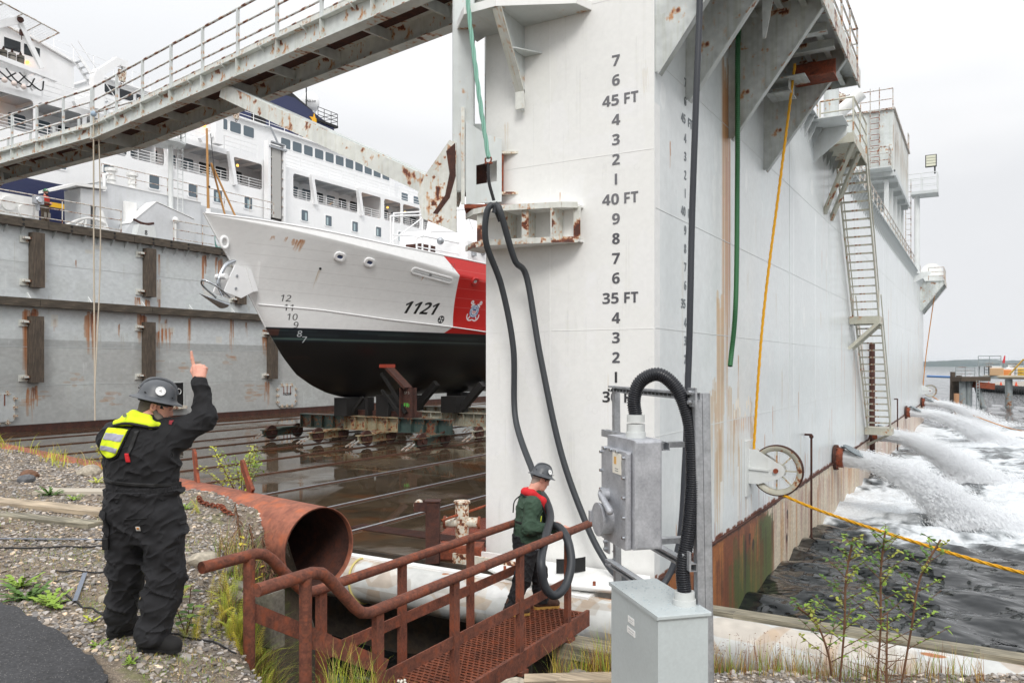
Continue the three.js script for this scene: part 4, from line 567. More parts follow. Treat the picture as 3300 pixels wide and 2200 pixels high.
  for (const [z, y, g] of [[-22, 7.12, up], [-28.2, 7.12, up], [-34.6, 7.12, up], [-15.5, 7.12, up], [-41, 7.12, up], [-21.95, 2.72, lo], [-28.15, 2.72, lo], [-37.2, 2.66, lo], [-44.5, 2.7, lo], [-15.5, 2.7, lo]]) { const v = inst('fender_timber', g, MT.fender, farWall, [FXI, y, z]); for (const s of [-1, 1]) inst('fender_bracket', br, MT.bracket, v, [0, s * (g === up ? 1.05 : 1.35), 0]); }
  const tri = share([plateXY([[0, 0], [0.36, 0], [0, -0.35]], 0, 0.03)]); for (let z = -12; z > -60; z -= 0.78) inst('edge_bracket', tri, MT.dockGrey, farWall, [FXI, 8.67, z]); for (let z = -12.4; z > -60; z -= 3.1) inst('edge_bracket', share([plateXY([[0, 0], [0.3, 0], [0, 0.3]], 0, 0.06)]), MT.dockLight, farWall, [FXI, 5.23, z]);
}
function tankHatch(label, z, text) {
  const t = thing('tank_hatch', label, 'hatch', [FXI, -0.1, z], 'dogged tank hatches in the far wall');
  M('hatch_plate', extr(rrShape(-0.78, 0.78, -0.68, 0.68, 0.16), 0.07, 0.015).rotateY(Math.PI / 2).translate(0.01, 0, 0), MT.dockGrey, t);
  const dog = share([box(0.12, 0.09, 0.22), rod([0.02, -0.14, 0.05], [0.02, 0.14, 0.05], 0.025, 5)]); for (const s of [-1, 1]) for (let k = -1; k <= 1; k++) { inst('dog', dog, MT.rustWhite, t, [0.08, k * 0.42, s * 0.8]); const d = inst('dog', dog, MT.rustWhite, t, [0.08, s * 0.7, k * 0.45]); d.rotation.x = Math.PI / 2; }
  M('rust_bar', [-0.3, 0, 0.3].map((k) => bx(0.085, 0.12, 0.1, 0.64, k - 0.02, k + 0.02)), MT.rust, t); if (text) M('lettering', textG(text, 0.17, 0.004).rotateY(Math.PI / 2).translate(0.11, 0.1, 0), MT.dark, t);
}
tankHatch('rusty dogged hatch lettered TK2SW in the far wall', -38.6, 'TK2SW'); tankHatch('dogged hatch at the left edge of the far wall', -20.25, ''); tankHatch('distant dogged hatch in the far wall beyond the keel', -58.5, '');
{
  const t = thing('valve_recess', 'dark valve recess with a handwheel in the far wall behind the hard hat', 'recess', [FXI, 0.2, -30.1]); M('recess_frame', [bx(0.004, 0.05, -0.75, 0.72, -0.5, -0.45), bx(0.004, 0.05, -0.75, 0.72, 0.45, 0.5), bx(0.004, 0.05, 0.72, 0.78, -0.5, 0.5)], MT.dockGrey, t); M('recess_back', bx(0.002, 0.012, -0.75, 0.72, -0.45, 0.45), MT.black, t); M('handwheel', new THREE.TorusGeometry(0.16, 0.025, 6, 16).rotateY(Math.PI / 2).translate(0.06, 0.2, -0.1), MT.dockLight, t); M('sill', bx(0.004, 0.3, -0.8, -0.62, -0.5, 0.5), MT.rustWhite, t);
}
{ // what stands on the far wall
  const Y = FTOP + 0.03, rl = thing('wall_top_railing', 'pale rusty railing along the timber edge of the far wing wall', 'railing', [FXI - 0.12, Y, 0]);
  railing(rl, [[0, 0, -17], [0, 0, -26.7]], { m: MT.farRail, gap: 3.05, r: 0.032, h: 1.4, low: 0.35 });
  const r2 = thing('wall_top_railing', 'short railing with a coiled hose beside the cutter bow', 'railing', [FXI - 0.12, Y, 0]); railing(r2, [[0, 0, -30], [0, 0, -38]], { m: MT.farRail, gap: 2, r: 0.032, h: 1.4 });
  const gh = thing('deckhouse', 'long grey steel deckhouse on top of the far wing wall', 'deckhouse', [-42.3, Y, 0]);
  M('wall', bx(-0.9, 0.35, 0, 3.1, -26.4, -33), MT.shipGrey, gh); M('wall', bx(-0.9, 0.1, 0, 3.0, -33.02, -45), MT.shipGrey, gh); M('roof_edge', bx(-0.95, 0.4, 3.1, 3.14, -26.35, -33), MT.white, gh); M('downpipe', [...poly([[0.42, 0.4, -26.6], [0.42, 3.5, -26.6], [0.42, 3.6, -26.8]], 0.09, 8)], MT.white, gh); M('cabinet', rbox(0.25, 1.5, 0.7, 0.04, 0.48, 1.5, -28.1), MT.white, gh);
  railing(gh, [[0.3, 3.14, -26.5], [0.3, 3.14, -39]], { m: MT.farRail, gap: 2.2, r: 0.026, h: 1.0, rails: 2, low: 0.5 });
  const cn = thing('canopy_shelter', 'white flat canopy shelter with a doorway on the far wall', 'shelter', [-41.5, Y, 0]); M('canopy', plateZY([[-23.3, 2.05], [-24.3, 2.5], [-26, 2.6], [-26, 2.45], [-24.3, 2.35], [-23.3, 1.9]], -0.9, 1.7), MT.white, cn); M('pillar', plateZY([[-24.7, 0], [-24.65, 2.3], [-26.2, 2.4], [-26.2, 0]], -0.9, 1.5, [[[-25.2, 0.02], [-25.2, 1.45], [-25.5, 1.45], [-25.5, 0.02]]]), MT.shipGrey, cn);
  const chz = thing('sloped_chute', 'pale grey sloped-roof locker on the far wall edge', 'locker', [-41.2, Y, 0]); M('body', plateZY([[-27.1, 0.05], [-27.6, 0.9], [-29.2, 2.35], [-31.8, 1.75], [-31.8, 0.05]], -0.7, 0.9), MT.shipGrey, chz); M('lid', [bar([-0.25, 0.9, -27.55], [-0.25, 2.4, -29.2], 0.96, 0.04), bar([-0.25, 2.4, -29.2], [-0.25, 1.8, -31.8], 0.96, 0.04)], MT.white, chz);
  const cl = thing('mooring_cleat', 'dark horn cleat on a grey pedestal marked 8', 'cleat', [-40.85, Y, -28.3]); M('pedestal', plateZY([[0.75, 0], [0.5, 0.85], [-0.45, 0.85], [-0.6, 0]], -0.35, 0.7), MT.dockLight, cl); M('horn', [tube([[0, 1.12, 0.62], [0, 1.0, 0.2], [0, 0.98, -0.2], [0, 1.08, -0.62]], 0.07, 16, 8), rod([0, 0.85, 0.18], [0, 1.0, 0.18], 0.07, 8), rod([0, 0.85, -0.18], [0, 1.0, -0.18], 0.07, 8)], MT.darkRust, cl); M('numeral', textG('8', 0.26, 0.004).rotateY(Math.PI / 2).translate(0.355, 0.42, 0.1), MT.dark, cl);
  for (const [z, w] of [[-27.2, 'nearer the canopy'], [-28.5, 'nearer the lattice mast']]) { const v = thing('mushroom_vent', `white mushroom vent on the grey deckhouse roof, ${w}`, 'vent', [-42.2, Y + 3.14, z], 'deckhouse roof vents'); M('stem', rod([0, 0, 0], [0, 0.75, 0], 0.22, 12), MT.white, v); M('cap', rod([0, 0.72, 0], [0, 0.9, 0], 0.33, 14), MT.white, v); M('collar', rod([0, 0.22, 0], [0, 0.27, 0], 0.27, 12), MT.white, v); }
  const ma = thing('lattice_mast', 'slim mast with a caged ladder and round lookout platform', 'mast', [-41.8, Y, -30.9]); M('pole', rod([0, 0, 0.15], [0, 6.4, 0.15], 0.14, 10), MT.dockLight, ma); for (const z of [-0.25, -0.6]) M('ladder_rail', rod([0.1, 0.3, z], [0.1, 7.6, z], 0.03, 5), MT.dockLight, ma); for (let i = 0; i < 22; i++) M('ladder_rung', rod([0.1, 0.6 + i * 0.3, -0.25], [0.1, 0.6 + i * 0.3, -0.6], 0.02, 5), MT.dockLight, ma);
  M('platform', rod([0, 6.1, 0.5], [0, 6.22, 0.5], 1.1, 24), MT.dockGrey, ma); for (const y of [6.75, 7.25]) M('hoop_rail', new THREE.TorusGeometry(1.1, 0.03, 5, 28).rotateX(Math.PI / 2).translate(0, y, 0.5), MT.dockLight, ma); for (let i = 0; i < 7; i++) M('rail_post', rod([1.1 * Math.cos(i * 0.9), 6.2, 0.5 + 1.1 * Math.sin(i * 0.9)], [1.1 * Math.cos(i * 0.9), 7.25, 0.5 + 1.1 * Math.sin(i * 0.9)], 0.025, 5), MT.dockLight, ma); M('beacon', [rod([0, 6.2, -0.55], [0, 8.2, -0.55], 0.04, 6), box(0.2, 0.3, 0.2, 0, 8.1, -0.5)], MT.dark, ma);
  const wn = thing('deck_winch', 'white deck machinery with round drum ends at the left on the far wall', 'winch', [-41.4, Y, -21.2]); M('casing', rbox(1.0, 1.35, 2.6, 0.08, 0, 0.68, 0.2), MT.white, wn); for (const [z, y] of [[1.0, 0.7], [0.2, 0.85], [-0.6, 0.6]]) M('drum_end', rod([0.48, y, z], [0.62, y, z], 0.34, 18), MT.white, wn); M('control_post', bx(0.3, 0.5, 0, 1.2, -1.3, -1.1), MT.white, wn);
  const fl = thing('floodlight', 'round silver floodlight clipped to the far railing beside the lookout man', 'lamp', [FXI + 0.06, Y + 1.15, -22.15]); M('housing', rbox(0.26, 0.4, 0.5, 0.06), MT.galv, fl); M('reflector', rod([0.13, 0, 0], [0.19, 0, 0], 0.17, 20, 0.12), MT.chrome, fl); M('bracket', bx(-0.14, 0.05, -0.5, -0.2, -0.06, 0.06), MT.galv, fl);
  const hc = thing('coiled_hose', 'coil of green hose hanging on the railing by the bow', 'hose', [FXI + 0.1, Y + 0.7, -33]); for (let i = 0; i < 5; i++) M('loop', new THREE.TorusGeometry(0.45 + 0.04 * i, 0.03, 6, 28).scale(0.62, 1.15, 1).rotateY(Math.PI / 2).translate(0.03 * i, -0.03 * i, 0), flat(0x5c8f86, 0.6), hc);
  const cr = thing('line_guide', 'white bent tube cradle beside the lookout man on the far wall', 'fairlead', [FXI - 0.3, Y, -24.2]); M('frame', [tube([[0, 0.1, 0.6], [0, 0.6, -0.3], [0, 0.75, -1], [0, 0.6, -1.7]], 0.07, 24, 6), tube([[0, 0, 0.2], [0, 0.55, -0.5]], 0.06, 8, 6), rod([0, 0, -0.6], [0, 0.7, -0.6], 0.07, 6)], MT.white, cr);
  const bp = thing('small_vent', 'small round white vent head beside the sloped locker', 'vent', [FXI - 0.5, Y, -30.4]); M('stem', rod([0, 0, 0], [0, 1.4, 0], 0.06, 8), MT.white, bp); M('head', new THREE.SphereGeometry(0.2, 12, 8).scale(0.7, 1, 1).translate(0, 1.5, 0), MT.white, bp);
  const wd = thing('white_windlass', 'white tapered windlass post on the far wall below the canopy', 'windlass', [-41, Y, -26]); M('cone', rod([0, 0, 0], [0, 1.3, 0.2], 0.35, 10, 0.15), MT.white, wd); M('base', bx(-0.4, 0.4, 0, 0.3, -0.8, 0.8), MT.white, wd);
}

// ---------------------------------------------------------------- flying bridge in two halves, hinged on the wing walls
console.log('bridge');
function bridgeHalf(name, label, O, dir, len, dep0, dep1, side) {
  const d = dir.clone().normalize(), t = thing(name, label, 'bridge', O, null, Math.atan2(-d.z, d.x));  // local +x runs along the bridge, -z or +z to its near side
  const H = 0.56, yT = 0, web = (s) => Math.max(dep1, lerp(dep0, dep1, s / len));
  for (const s of [1, -1]) {
    const z = s * H;
    M('girder_web', plateXY([[0, yT], [len, yT], [len, yT - dep1], [0, yT - dep0]], z - 0.006, 0.012), MT.bridge, t);
    M('bottom_flange', bar([0, yT - dep0, z], [len, yT - dep1, z], 0.26, 0.02), MT.bridge, t); M('top_flange', bar([0, yT + 0.01, z], [len, yT + 0.01, z], 0.24, 0.02), s === side ? MT.bracket : MT.bridge, t);
    const n = Math.round(len / 1.42); for (let i = 0; i <= n; i++) { const x = 0.02 + (len - 0.04) * i / n, h = web(x); M('web_stiffener', box(0.016, h - 0.02, 0.11, x, yT - h / 2, z + s * 0.062), MT.bridge, t); if (i < n) M('flange_bracket', plateXY([[0, 0], [0.18, 0], [0, -0.1]], -0.006, 0.012).rotateY(-s * Math.PI / 2).translate(x + 0.55, yT, z + s * 0.006), MT.bridge, t); }
    // railing: two flat posts per bay, three pipes
    const hr = 1.06; for (const [k, y] of [1.06, 0.7, 0.36].entries()) M(k ? 'middle_rail' : 'top_rail', rod([0, y, z + s * 0.06], [len, y, z + s * 0.06], k ? 0.024 : 0.03, 8), s === side ? MT.bridgeRail : MT.bridgeRail, t); M('kick_plate', bar([0, 0.1, z + s * 0.04], [len, 0.1, z + s * 0.04], 0.012, 0.1), MT.bracket, t);
    const pg = share([box(0.07, hr - 0.02, 0.05, 0, hr / 2, 0)]); for (let i = 0; i <= n; i++) inst('railing_post', pg, MT.column, t, [0.05 + (len - 0.1) * i / n, 0.02, z + s * 0.06]);
  }
  for (let x = 0.8; x < len; x += 1.6) M('cross_beam', box(0.05, Math.min(0.2, web(x) - 0.05), 2 * H - 0.02, x, yT - 0.12, 0), MT.bridge, t);
  M('walkway_plate', box(len, 0.02, 2 * H - 0.26, len / 2, yT + 0.0, 0), MT.darkRust, t); M('tip_plate', box(0.014, dep1, 2 * H, len, yT - dep1 / 2, 0), MT.bridge, t);
  return t;
}
const BY = 8.46, O1 = camP(-0.9, 13.5, BY), D1 = camP(-0.759, 0.651, 0), T1 = O1.clone().addScaledVector(D1, 13.4);
bridgeHalf('flying_bridge', 'rust-flecked grey walkway bridge swung out from the white wing wall', O1, D1, 13.4, 0.42, 0.36, 1);
const D2 = camP(0.848, -0.53, 0), tip2 = camP(-11.15, 22.3, BY), O2 = tip2.clone().addScaledVector(D2, -17); O2.y = BY;
bridgeHalf('flying_bridge', 'left half of the walkway bridge reaching from the far wing wall', O2, D2, 17, 0.5, 0.3, -1);
{ // struts: box beams from the girders down to the lower hinges
  const a = camP(-6.35, 17.75, 8.03), b = camP(-0.95, 13.3, 4.75), s = thing('bridge_strut', 'long peeling white strut slanting under the bridge to the wing wall', 'strut');
  M('box_beam', bar(a, b, 0.32, 0.3), MT.strut, s); M('top_cap', bar(a.clone().add(V(0, 0.17, 0)), b.clone().add(V(0, 0.17, 0)), 0.24, 0.04), MT.column, s);
  M('hinge_plate', extr(shapeOf([[0, -0.35], [0.62, -0.62], [0.62, 0.85], [0.5, 0.9], [0.05, 0.35], [-0.08, 0.05]]), 0.03).rotateY(YAW - 0.35).translate(b.x - 0.42, b.y - 0.02, b.z + 0.34), MT.bracket, s); M('cracked_edge', extr(shapeOf([[0.44, 0.72], [0.6, 0.84], [0.61, 0.3], [0.5, -0.05], [0.28, -0.3], [0.2, -0.28], [0.42, 0.0], [0.5, 0.35]]), 0.01).rotateY(YAW - 0.35).translate(b.x - 0.41, b.y - 0.02, b.z + 0.365), MT.darkRust, s);
  const c = camP(-14.4, 22.6, 5.3), e = O2.clone().addScaledVector(D2, 10.5).setY(BY - 0.4), f = O2.clone().addScaledVector(D2, 0).setY(4.7), q = thing('bridge_strut', 'dark strut under the left end of the bridge', 'strut'); M('box_beam', bar(e, f, 0.4, 0.4), MT.bridge, q);
}
{ // hinge post and its lower bearing on the corner of the white wall
  const c = camP(-0.81, 13.35, 0), t = thing('hinge_post', 'grey round-edged hinge post standing at the corner of the white wall', 'post', [c.x, 0, c.z], null, YAW);
  M('post', rbox(0.36, 5, 0.36, 0.04, 0, 7.3, 0), MT.column, t); M('rear_post', rbox(0.34, 5.2, 0.3, 0.04, 0.5, 7.4, -0.7), MT.column, t);
  const lo = 0.82;
  M('base_plate', plateXY([[0.05, 3.78], [0.05, 5.15], [0.35, 4.95], [0.64, 4.85], [0.64, 3.82]], 0.2, 0.03, [[[0.22, 4.1], [0.22, 4.42], [0.56, 4.5], [0.56, 4.16]]]), MT.column, t).position.y = lo; M('recess_back', bx(0.16, 0.62, 4.0, 4.6, -0.12, -0.1), MT.darkRust, t).position.y = lo; M('bearing_box', [bx(0.64, 0.97, 4.62, 4.66, -0.4, 0.21), bx(0.64, 0.97, 3.95, 3.99, -0.4, 0.21), bx(0.93, 0.97, 3.99, 4.62, -0.4, 0.21), bx(0.64, 0.93, 3.99, 4.62, -0.4, -0.37)], MT.rustWhite, t).position.y = lo; M('bearing_web', bx(0.64, 0.67, 3.98, 4.66, -0.4, 0.19), MT.rust, t).position.y = lo; M('floor_plate', bx(0.02, 0.95, 3.72, 3.78, -0.45, 0.22), MT.rust, t).position.y = lo; M('rear_plate', bx(0.0, 0.6, 4.6, 5.3, -0.45, -0.42), MT.column, t).position.y = lo; M('edge_plate', bx(-0.03, 0.03, 4.6, 6.2, 0.19, 0.23), MT.bracket, t);
}
{
  const r = thing('hanging_rope', 'pale teal rope hanging down the end wall to a shackle', 'rope'); M('rope', ropeGeo([[-7.02, 8.4, -10.35], [-6.95, 7.92, -10.4], [-6.86, 7.18, -10.4], [-6.7, 6.1, -10.4], [-6.58, 5.24, -10.45], [-6.57, 5.17, -10.45]], 0.036, 160, 2.2), flat(0x86b5a4, 0.9), r);
  M('shackle', [new THREE.TorusGeometry(0.055, 0.014, 6, 14, 4.4).rotateZ(2.5).translate(-6.57, 5.13, -10.45), rod([-6.63, 5.08, -10.45], [-6.5, 5.07, -10.45], 0.018, 8)], MT.rust, r); M('sling', tube([[-6.57, 5.08, -10.45], [-6.56, 4.8, -10.45], [-6.5, 4.5, -10.5]], 0.025, 16, 6), MT.dark, r);
  const hz = flat(0x35383c, 0.55);
  tag(M('hose', tube([[-6.44, 4.2, -10.62], [-6.5, 4.43, -10.5], [-6.58, 4.3, -10.42], [-6.64, 3.85, -10.5], [-6.6, 3.2, -10.9], [-6.5, 2.22, -11.1], [-6.46, 1.09, -11.1], camP((1225 - 1176) / 1829 * 11.9, 11.9, 1.95 - 247 / 1829 * 11.9), camP((1236 - 1176) / 1829 * 10.9, 10.9, 1.95 - 275 / 1829 * 10.9), camP((1240 - 1176) / 1829 * 10.2, 10.2, 1.95 - 290 / 1829 * 10.2)], 0.05, 110, 12), hz), 'left black hose of the hanging pair, curving to the man on the gangway', 'hose', 'pair of hoses slung from the teal rope');
  tag(M('hose', tube([[-6.48, 4.3, -10.5], [-6.44, 4.43, -10.5], [-6.36, 4.25, -10.5], [-6.3, 3.6, -10.8], [-6.25, 3.34, -11.1], [-6.03, 2.08, -11.15], [-5.66, 0.57, -11.15], [-5.2, -0.49, -11.1], [-4.88, -0.98, -11.05], [-4.6, -1.16, -10.9], [-4.2, -1.17, -10.6], [-3.8, -1.3, -10.1]], 0.05, 110, 12), hz), 'right black hose of the hanging pair, reaching down to the dock edge', 'hose', 'pair of hoses slung from the teal rope');
  const w = thing('tag_line', 'thin pale rope pair hanging from the bridge joint to the shore', 'rope'), top = camP(-11.36, 21.6, BY + 0.3); M('line', tube([top, camP(-11.3, 21.5, 5), camP(-10.9, 20.8, 0.5)], 0.022, 30, 6), flat(0xb8ad9c, 0.9), w); M('line', tube([top.clone().add(V(0.15, 0, -0.05)), camP(-11.15, 21.55, 5), camP(-10.92, 20.82, 1.2)], 0.018, 30, 6), flat(0xb8ad9c, 0.9), w); M('knot', new THREE.SphereGeometry(0.08, 8, 6).translate(top.x, top.y, top.z), flat(0x9fb2c4, 0.9), w);
}

// ---------------------------------------------------------------- white and navy ferry lying beyond the far wall
console.log('ferry');
{
  const F = thing('ferry', 'large white ferry with navy hull band and navy funnel behind the far wall', 'ferry'), X = -46, W = MT.shipWhite, navy = flat(0x20284f, 0.35), gold = flat(0xf0b323, 0.45);
  reseed(21);
  const open = [[-19.4, -22.1], [-22.5, -25.0], [-25.25, -27.85], [-28.1, -30.7], [-30.95, -33.35], [-33.75, -38.6], [-38.95, -41.6], [-44.7, -46.6], [-46.95, -52.1], [-52.55, -55.2], [-55.65, -58.0], [-58.35, -60.9], [-61.25, -63.9], [-64.3, -67.2]];
  const holes = open.map(([a, b]) => rrect(-a, -b, 14.95, 16.85, 0.22));
  const ports = [-26.5, -29.5, -32.6, -35.54, -37.58, -40.27, -45.89, -48.57, -51.77, -54.85, -58, -61];
  M('side_plating', plateZY([[-8, 12.42], [-78, 12.42], [-78, 17.2], [-8, 17.2]], X - 0.05, 0.05, holes), W, F);
  M('navy_band', [bx(X - 0.05, X, SEA - 1, 12.42, -8, -78)], navy, F); M('gold_stripe', bx(X, X + 0.012, 11.02, 11.3, -8, -78), flat(0xf2bd2c, 0.45), F); M('stern_plating', bx(X - 14, X - 0.05, SEA - 1, 17.2, -78, -77.9), W, F); M('bow_plating', bx(X - 14, X - 0.05, SEA - 1, 17.2, -8, -8.1), W, F); M('far_side', bx(X - 14.1, X - 14, SEA - 1, 17.2, -8, -78), W, F);
  M('promenade_deck', bx(X - 14, X - 0.05, 14.0, 14.1, -8.1, -77.9), flat(0x8d9298, 0.7), F); M('boat_deck', bx(X - 14, X - 0.05, 17.05, 17.19, -8.1, -77.9), MT.shipGrey, F);
  M('promenade_house', [bx(X - 2.6, X - 2.5, 14.1, 17.05, -18, -76)], W, F); M('house_partition', [-22.2, -33, -43.6, -55.6, -64].map((z) => bx(X - 2.5, X - 0.4, 14.1, 17.05, z, z + 0.08)), W, F);
  const beam = share([bx(X - 2.5, X - 0.06, 16.86, 17.05, -0.04, 0.04)]); for (let z = -19; z > -68; z -= 1.6) inst('deck_beam', beam, W, F, [0, 0, z]);
  // rails in the openings
  for (const [a, b] of open) for (let k = 0; k < 4; k++) M('opening_rail', rod([X - 0.12, 15.08 + k * 0.19, a], [X - 0.12, 15.08 + k * 0.19, b], 0.024, 5), W, F);
  const stan = share([rod([X - 0.12, 14.95, 0], [X - 0.12, 15.68, 0], 0.022, 5)]); for (const [a, b] of open) for (let z = a - 0.6; z > b + 0.3; z -= 0.9) inst('rail_stanchion', stan, W, F, [0, 0, z]);
  for (const z of [-33.55, -38.78, -46.78, -52.33]) M('slanted_column', bar([X + 0.1, 17.1, z + 0.28], [X + 0.1, 14.8, z - 0.2], 0.34, 0.3), W, F);
  const fr = share([extr((() => { const s = rrShape(-0.44, 0.44, -0.5, 0.5, 0.13); s.holes.push(rrect(-0.36, 0.36, -0.42, 0.42, 0.1)); return s; })(), 0.04).rotateY(Math.PI / 2)]), pane = share([extr(rrShape(-0.36, 0.36, -0.42, 0.42, 0.1), 0.012).rotateY(Math.PI / 2)]);
  for (const z of ports) { const w = inst('porthole', fr, W, F, [X, 13.74, z]); inst('pane', pane, MT.glass, w, [0.003, 0, 0]); if (z < -36) M('curtain', box(0.01, 0.6, 0.2, 0.018, -0.05, rnd(-0.15, 0.15)), flat(0xa9bcc0, 0.7), w); }
  const wf = share([extr((() => { const s = rrShape(-0.56, 0.56, -0.45, 0.45, 0.14); s.holes.push(rrect(-0.5, 0.5, -0.39, 0.39, 0.12)); return s; })(), 0.03).rotateY(Math.PI / 2)]), wp = share([extr(rrShape(-0.5, 0.5, -0.39, 0.39, 0.12), 0.012).rotateY(Math.PI / 2)]);
  for (let z = -19.6; z > -66; z -= 1.45) { if (Math.abs(z + 43) < 1.2) continue; const w = inst('promenade_window', wf, W, F, [X - 2.5, 16.2, z]); inst('pane', wp, hash(Math.round(z * 10), 3) < 0.5 ? MT.glass : MT.glassDark, w, [0.004, 0, 0]); }
  // upper house
  const U = X - 1.5;
  M('upper_house', [bx(X - 13, U, 17.19, 20.25, -35.2, -59)], W, F); M('upper_roof', bx(X - 13.2, U + 0.25, 20.25, 20.38, -35, -59.3), W, F); M('aft_house', bx(X - 13, U - 0.8, 17.19, 19.2, -59, -76), W, F);
  for (let k = -7; k <= 8; k++) { if (k === -4 || k === -3) continue; const w = inst('upper_window', wf, W, F, [U, 19.5, -47.8 - 1.235 * k]); inst('pane', wp, MT.glass, w, [0.004, 0, 0]); }
  for (let k = 0; k < 7; k++) { const w = inst('aft_window', wf, W, F, [U - 0.8, 18.3, -61.5 - 1.9 * k]); inst('pane', wp, MT.glass, w, [0.004, 0, 0]); }
  railing(F, [[X - 0.1, 17.19, -44], [X - 0.1, 17.19, -56.5], [X - 0.1, 17.19, -76]], { m: W, gap: 1.5, r: 0.026, h: 1.0, rails: 4, low: 0.2 }); railing(F, [[X - 0.1, 17.19, -30.8], [X - 0.1, 17.19, -41.2]], { m: W, gap: 1.5, r: 0.026, h: 1.0, rails: 3 });
  railing(F, [[U, 20.38, -39], [U, 20.38, -53]], { m: W, gap: 1.6, r: 0.026, h: 0.9, rails: 3, low: 0.3 }); railing(F, [[U - 1, 19.2, -60], [U - 1, 19.2, -75]], { m: W, gap: 1.6, r: 0.026, h: 1, rails: 3, low: 0.3 });
  // wheelhouse block and its stairs at the left
  M('wheelhouse', [plateZY([[-12, 17.19], [-12, 21.2], [-25.4, 21.2], [-28.5, 20.4], [-28.6, 17.19]], X - 10, 8)], W, F); M('wheelhouse_roof', plateZY([[-12, 21.2], [-12, 21.35], [-25.5, 21.35], [-28.8, 20.55], [-28.7, 20.4], [-25.4, 21.2]], X - 10.2, 8.4), W, F);
  for (const z of [-24.9, -26.0]) { const w = M('wheelhouse_window', box(0.02, 0.62, 0.9, X - 1.99, 20.35, z), MT.glassDark, F); }
  M('mid_house', bx(X - 9, X - 2.6, 17.19, 20.3, -30.6, -34.9), W, F); M('mid_roof', bx(X - 9.2, X - 2.2, 20.3, 20.42, -30.4, -35), W, F); for (const z of [-31.2, -32.4, -33.6]) M('mid_window', box(0.02, 0.6, 0.95, X - 2.58, 19.75, z), MT.glassDark, F);
  for (const x of [X - 1.6, X - 0.9]) M('outside_stair', bar([x, 20.6, -28.2], [x, 17.2, -31.2], 0.05, 0.2), W, F); for (let i = 0; i < 12; i++) M('stair_tread', box(0.66, 0.03, 0.2, X - 1.25, lerp(20.4, 17.3, i / 11), lerp(-28.4, -31.1, i / 11)), MT.shipGrey, F); M('stair_handrail', [rod([X - 0.9, 21.5, -28.1], [X - 0.9, 18.1, -31.1], 0.03, 6), rod([X - 1.6, 21.5, -28.1], [X - 1.6, 18.1, -31.1], 0.03, 6)], W, F);
  railing(F, [[X - 0.2, 17.19, -25.6], [X - 0.2, 17.19, -30.6]], { m: W, gap: 1.2, r: 0.026, h: 1.1, rails: 4, low: 0.2 }); railing(F, [[X - 2.2, 21.0, -25], [X - 2.2, 20.6, -28.6], [X - 2.4, 20.45, -34]], { m: W, gap: 1.4, r: 0.022, h: 0.9, rails: 2, low: 0.45 });
  // netted catch frame, crane and liferafts
  const net = thing('netting_frame', 'white netted safety frame jutting over the ferry side at the top left', 'netting'); const q = [V(-44.2, 21.3, -20.5), V(-45.55, 21.0, -26.19), V(-48.1, 21.0, -26.4), V(-46.4, 21.35, -20.7)];
  M('frame_tube', poly([...q, q[0]], 0.045, 6), MT.farRail, net); for (let i = 1; i < 5; i++) M('frame_bar', rod(q[0].clone().lerp(q[1], i / 5), q[3].clone().lerp(q[2], i / 5), 0.035, 5), MT.farRail, net);
  const nl = []; for (let i = 1; i < 34; i++) nl.push(rod(q[0].clone().lerp(q[1], i / 34), q[3].clone().lerp(q[2], i / 34), 0.009, 3)); for (let i = 1; i < 15; i++) nl.push(rod(q[0].clone().lerp(q[3], i / 15), q[1].clone().lerp(q[2], i / 15), 0.009, 3)); const nm = M('netting', nl, W, net); nm.userData.kind = 'stuff';
  const crane = thing('boat_crane', 'white hinged crane arm above the ferry rail at the far left', 'crane'); M('boom', bar([X + 0.2, 18.9, -20.6], [X + 0.1, 21.0, -24.1], 0.34, 0.36), W, crane); M('jib', bar([X + 0.1, 21.0, -24.15], [X + 0.3, 18.7, -25.3], 0.22, 0.24), W, crane); M('hinge_pin', rod([X - 0.2, 21, -24.12], [X + 0.4, 21, -24.12], 0.16, 10), MT.darkRust, crane); M('foot', bx(X - 0.4, X + 0.2, 17.2, 18.9, -20.3, -20.9), W, crane); M('hook_block', [box(0.16, 0.3, 0.16, X + 0.1, 20.4, -24.3), rod([X + 0.1, 20.8, -24.3], [X + 0.1, 20.0, -24.3], 0.02, 5)], MT.darkRust, crane);
  const boat = thing('rescue_boat_cradle', 'white boat cradle with hoses and floats above the ferry openings', 'cradle', [X + 0.15, 17.2, -23.6]); M('cradle_beam', bar([0, 1.5, 2], [0, 1.15, -2.6], 0.3, 0.26), W, boat); M('cradle_arm', [bar([0, 1.4, 1.8], [0, 0.2, 2.6], 0.25, 0.25), bar([0, 1.2, -2.2], [0, 0.2, -1.2], 0.2, 0.2), bar([0, 0.1, -0.4], [0, 1.1, -1.6], 0.18, 0.2)], W, boat); for (let i = 0; i < 5; i++) M('float', new THREE.SphereGeometry(0.15, 10, 8).translate(0.15, 0.28 - 0.03 * i, 1.3 - i * 0.5), flat(0xe8d8d0, 0.5), boat); for (let i = 0; i < 4; i++) M('slack_hose', tube([[0.1, 0.9, 1.6 - i * 0.7], [0.2, 0.35 + 0.15 * (i % 2), 1.1 - i * 0.7], [0.1, 0.25, 0.4 - i * 0.7], [0.15, 0.8, -0.3 - i * 0.5]], 0.04, 16, 5), MT.dark, boat);
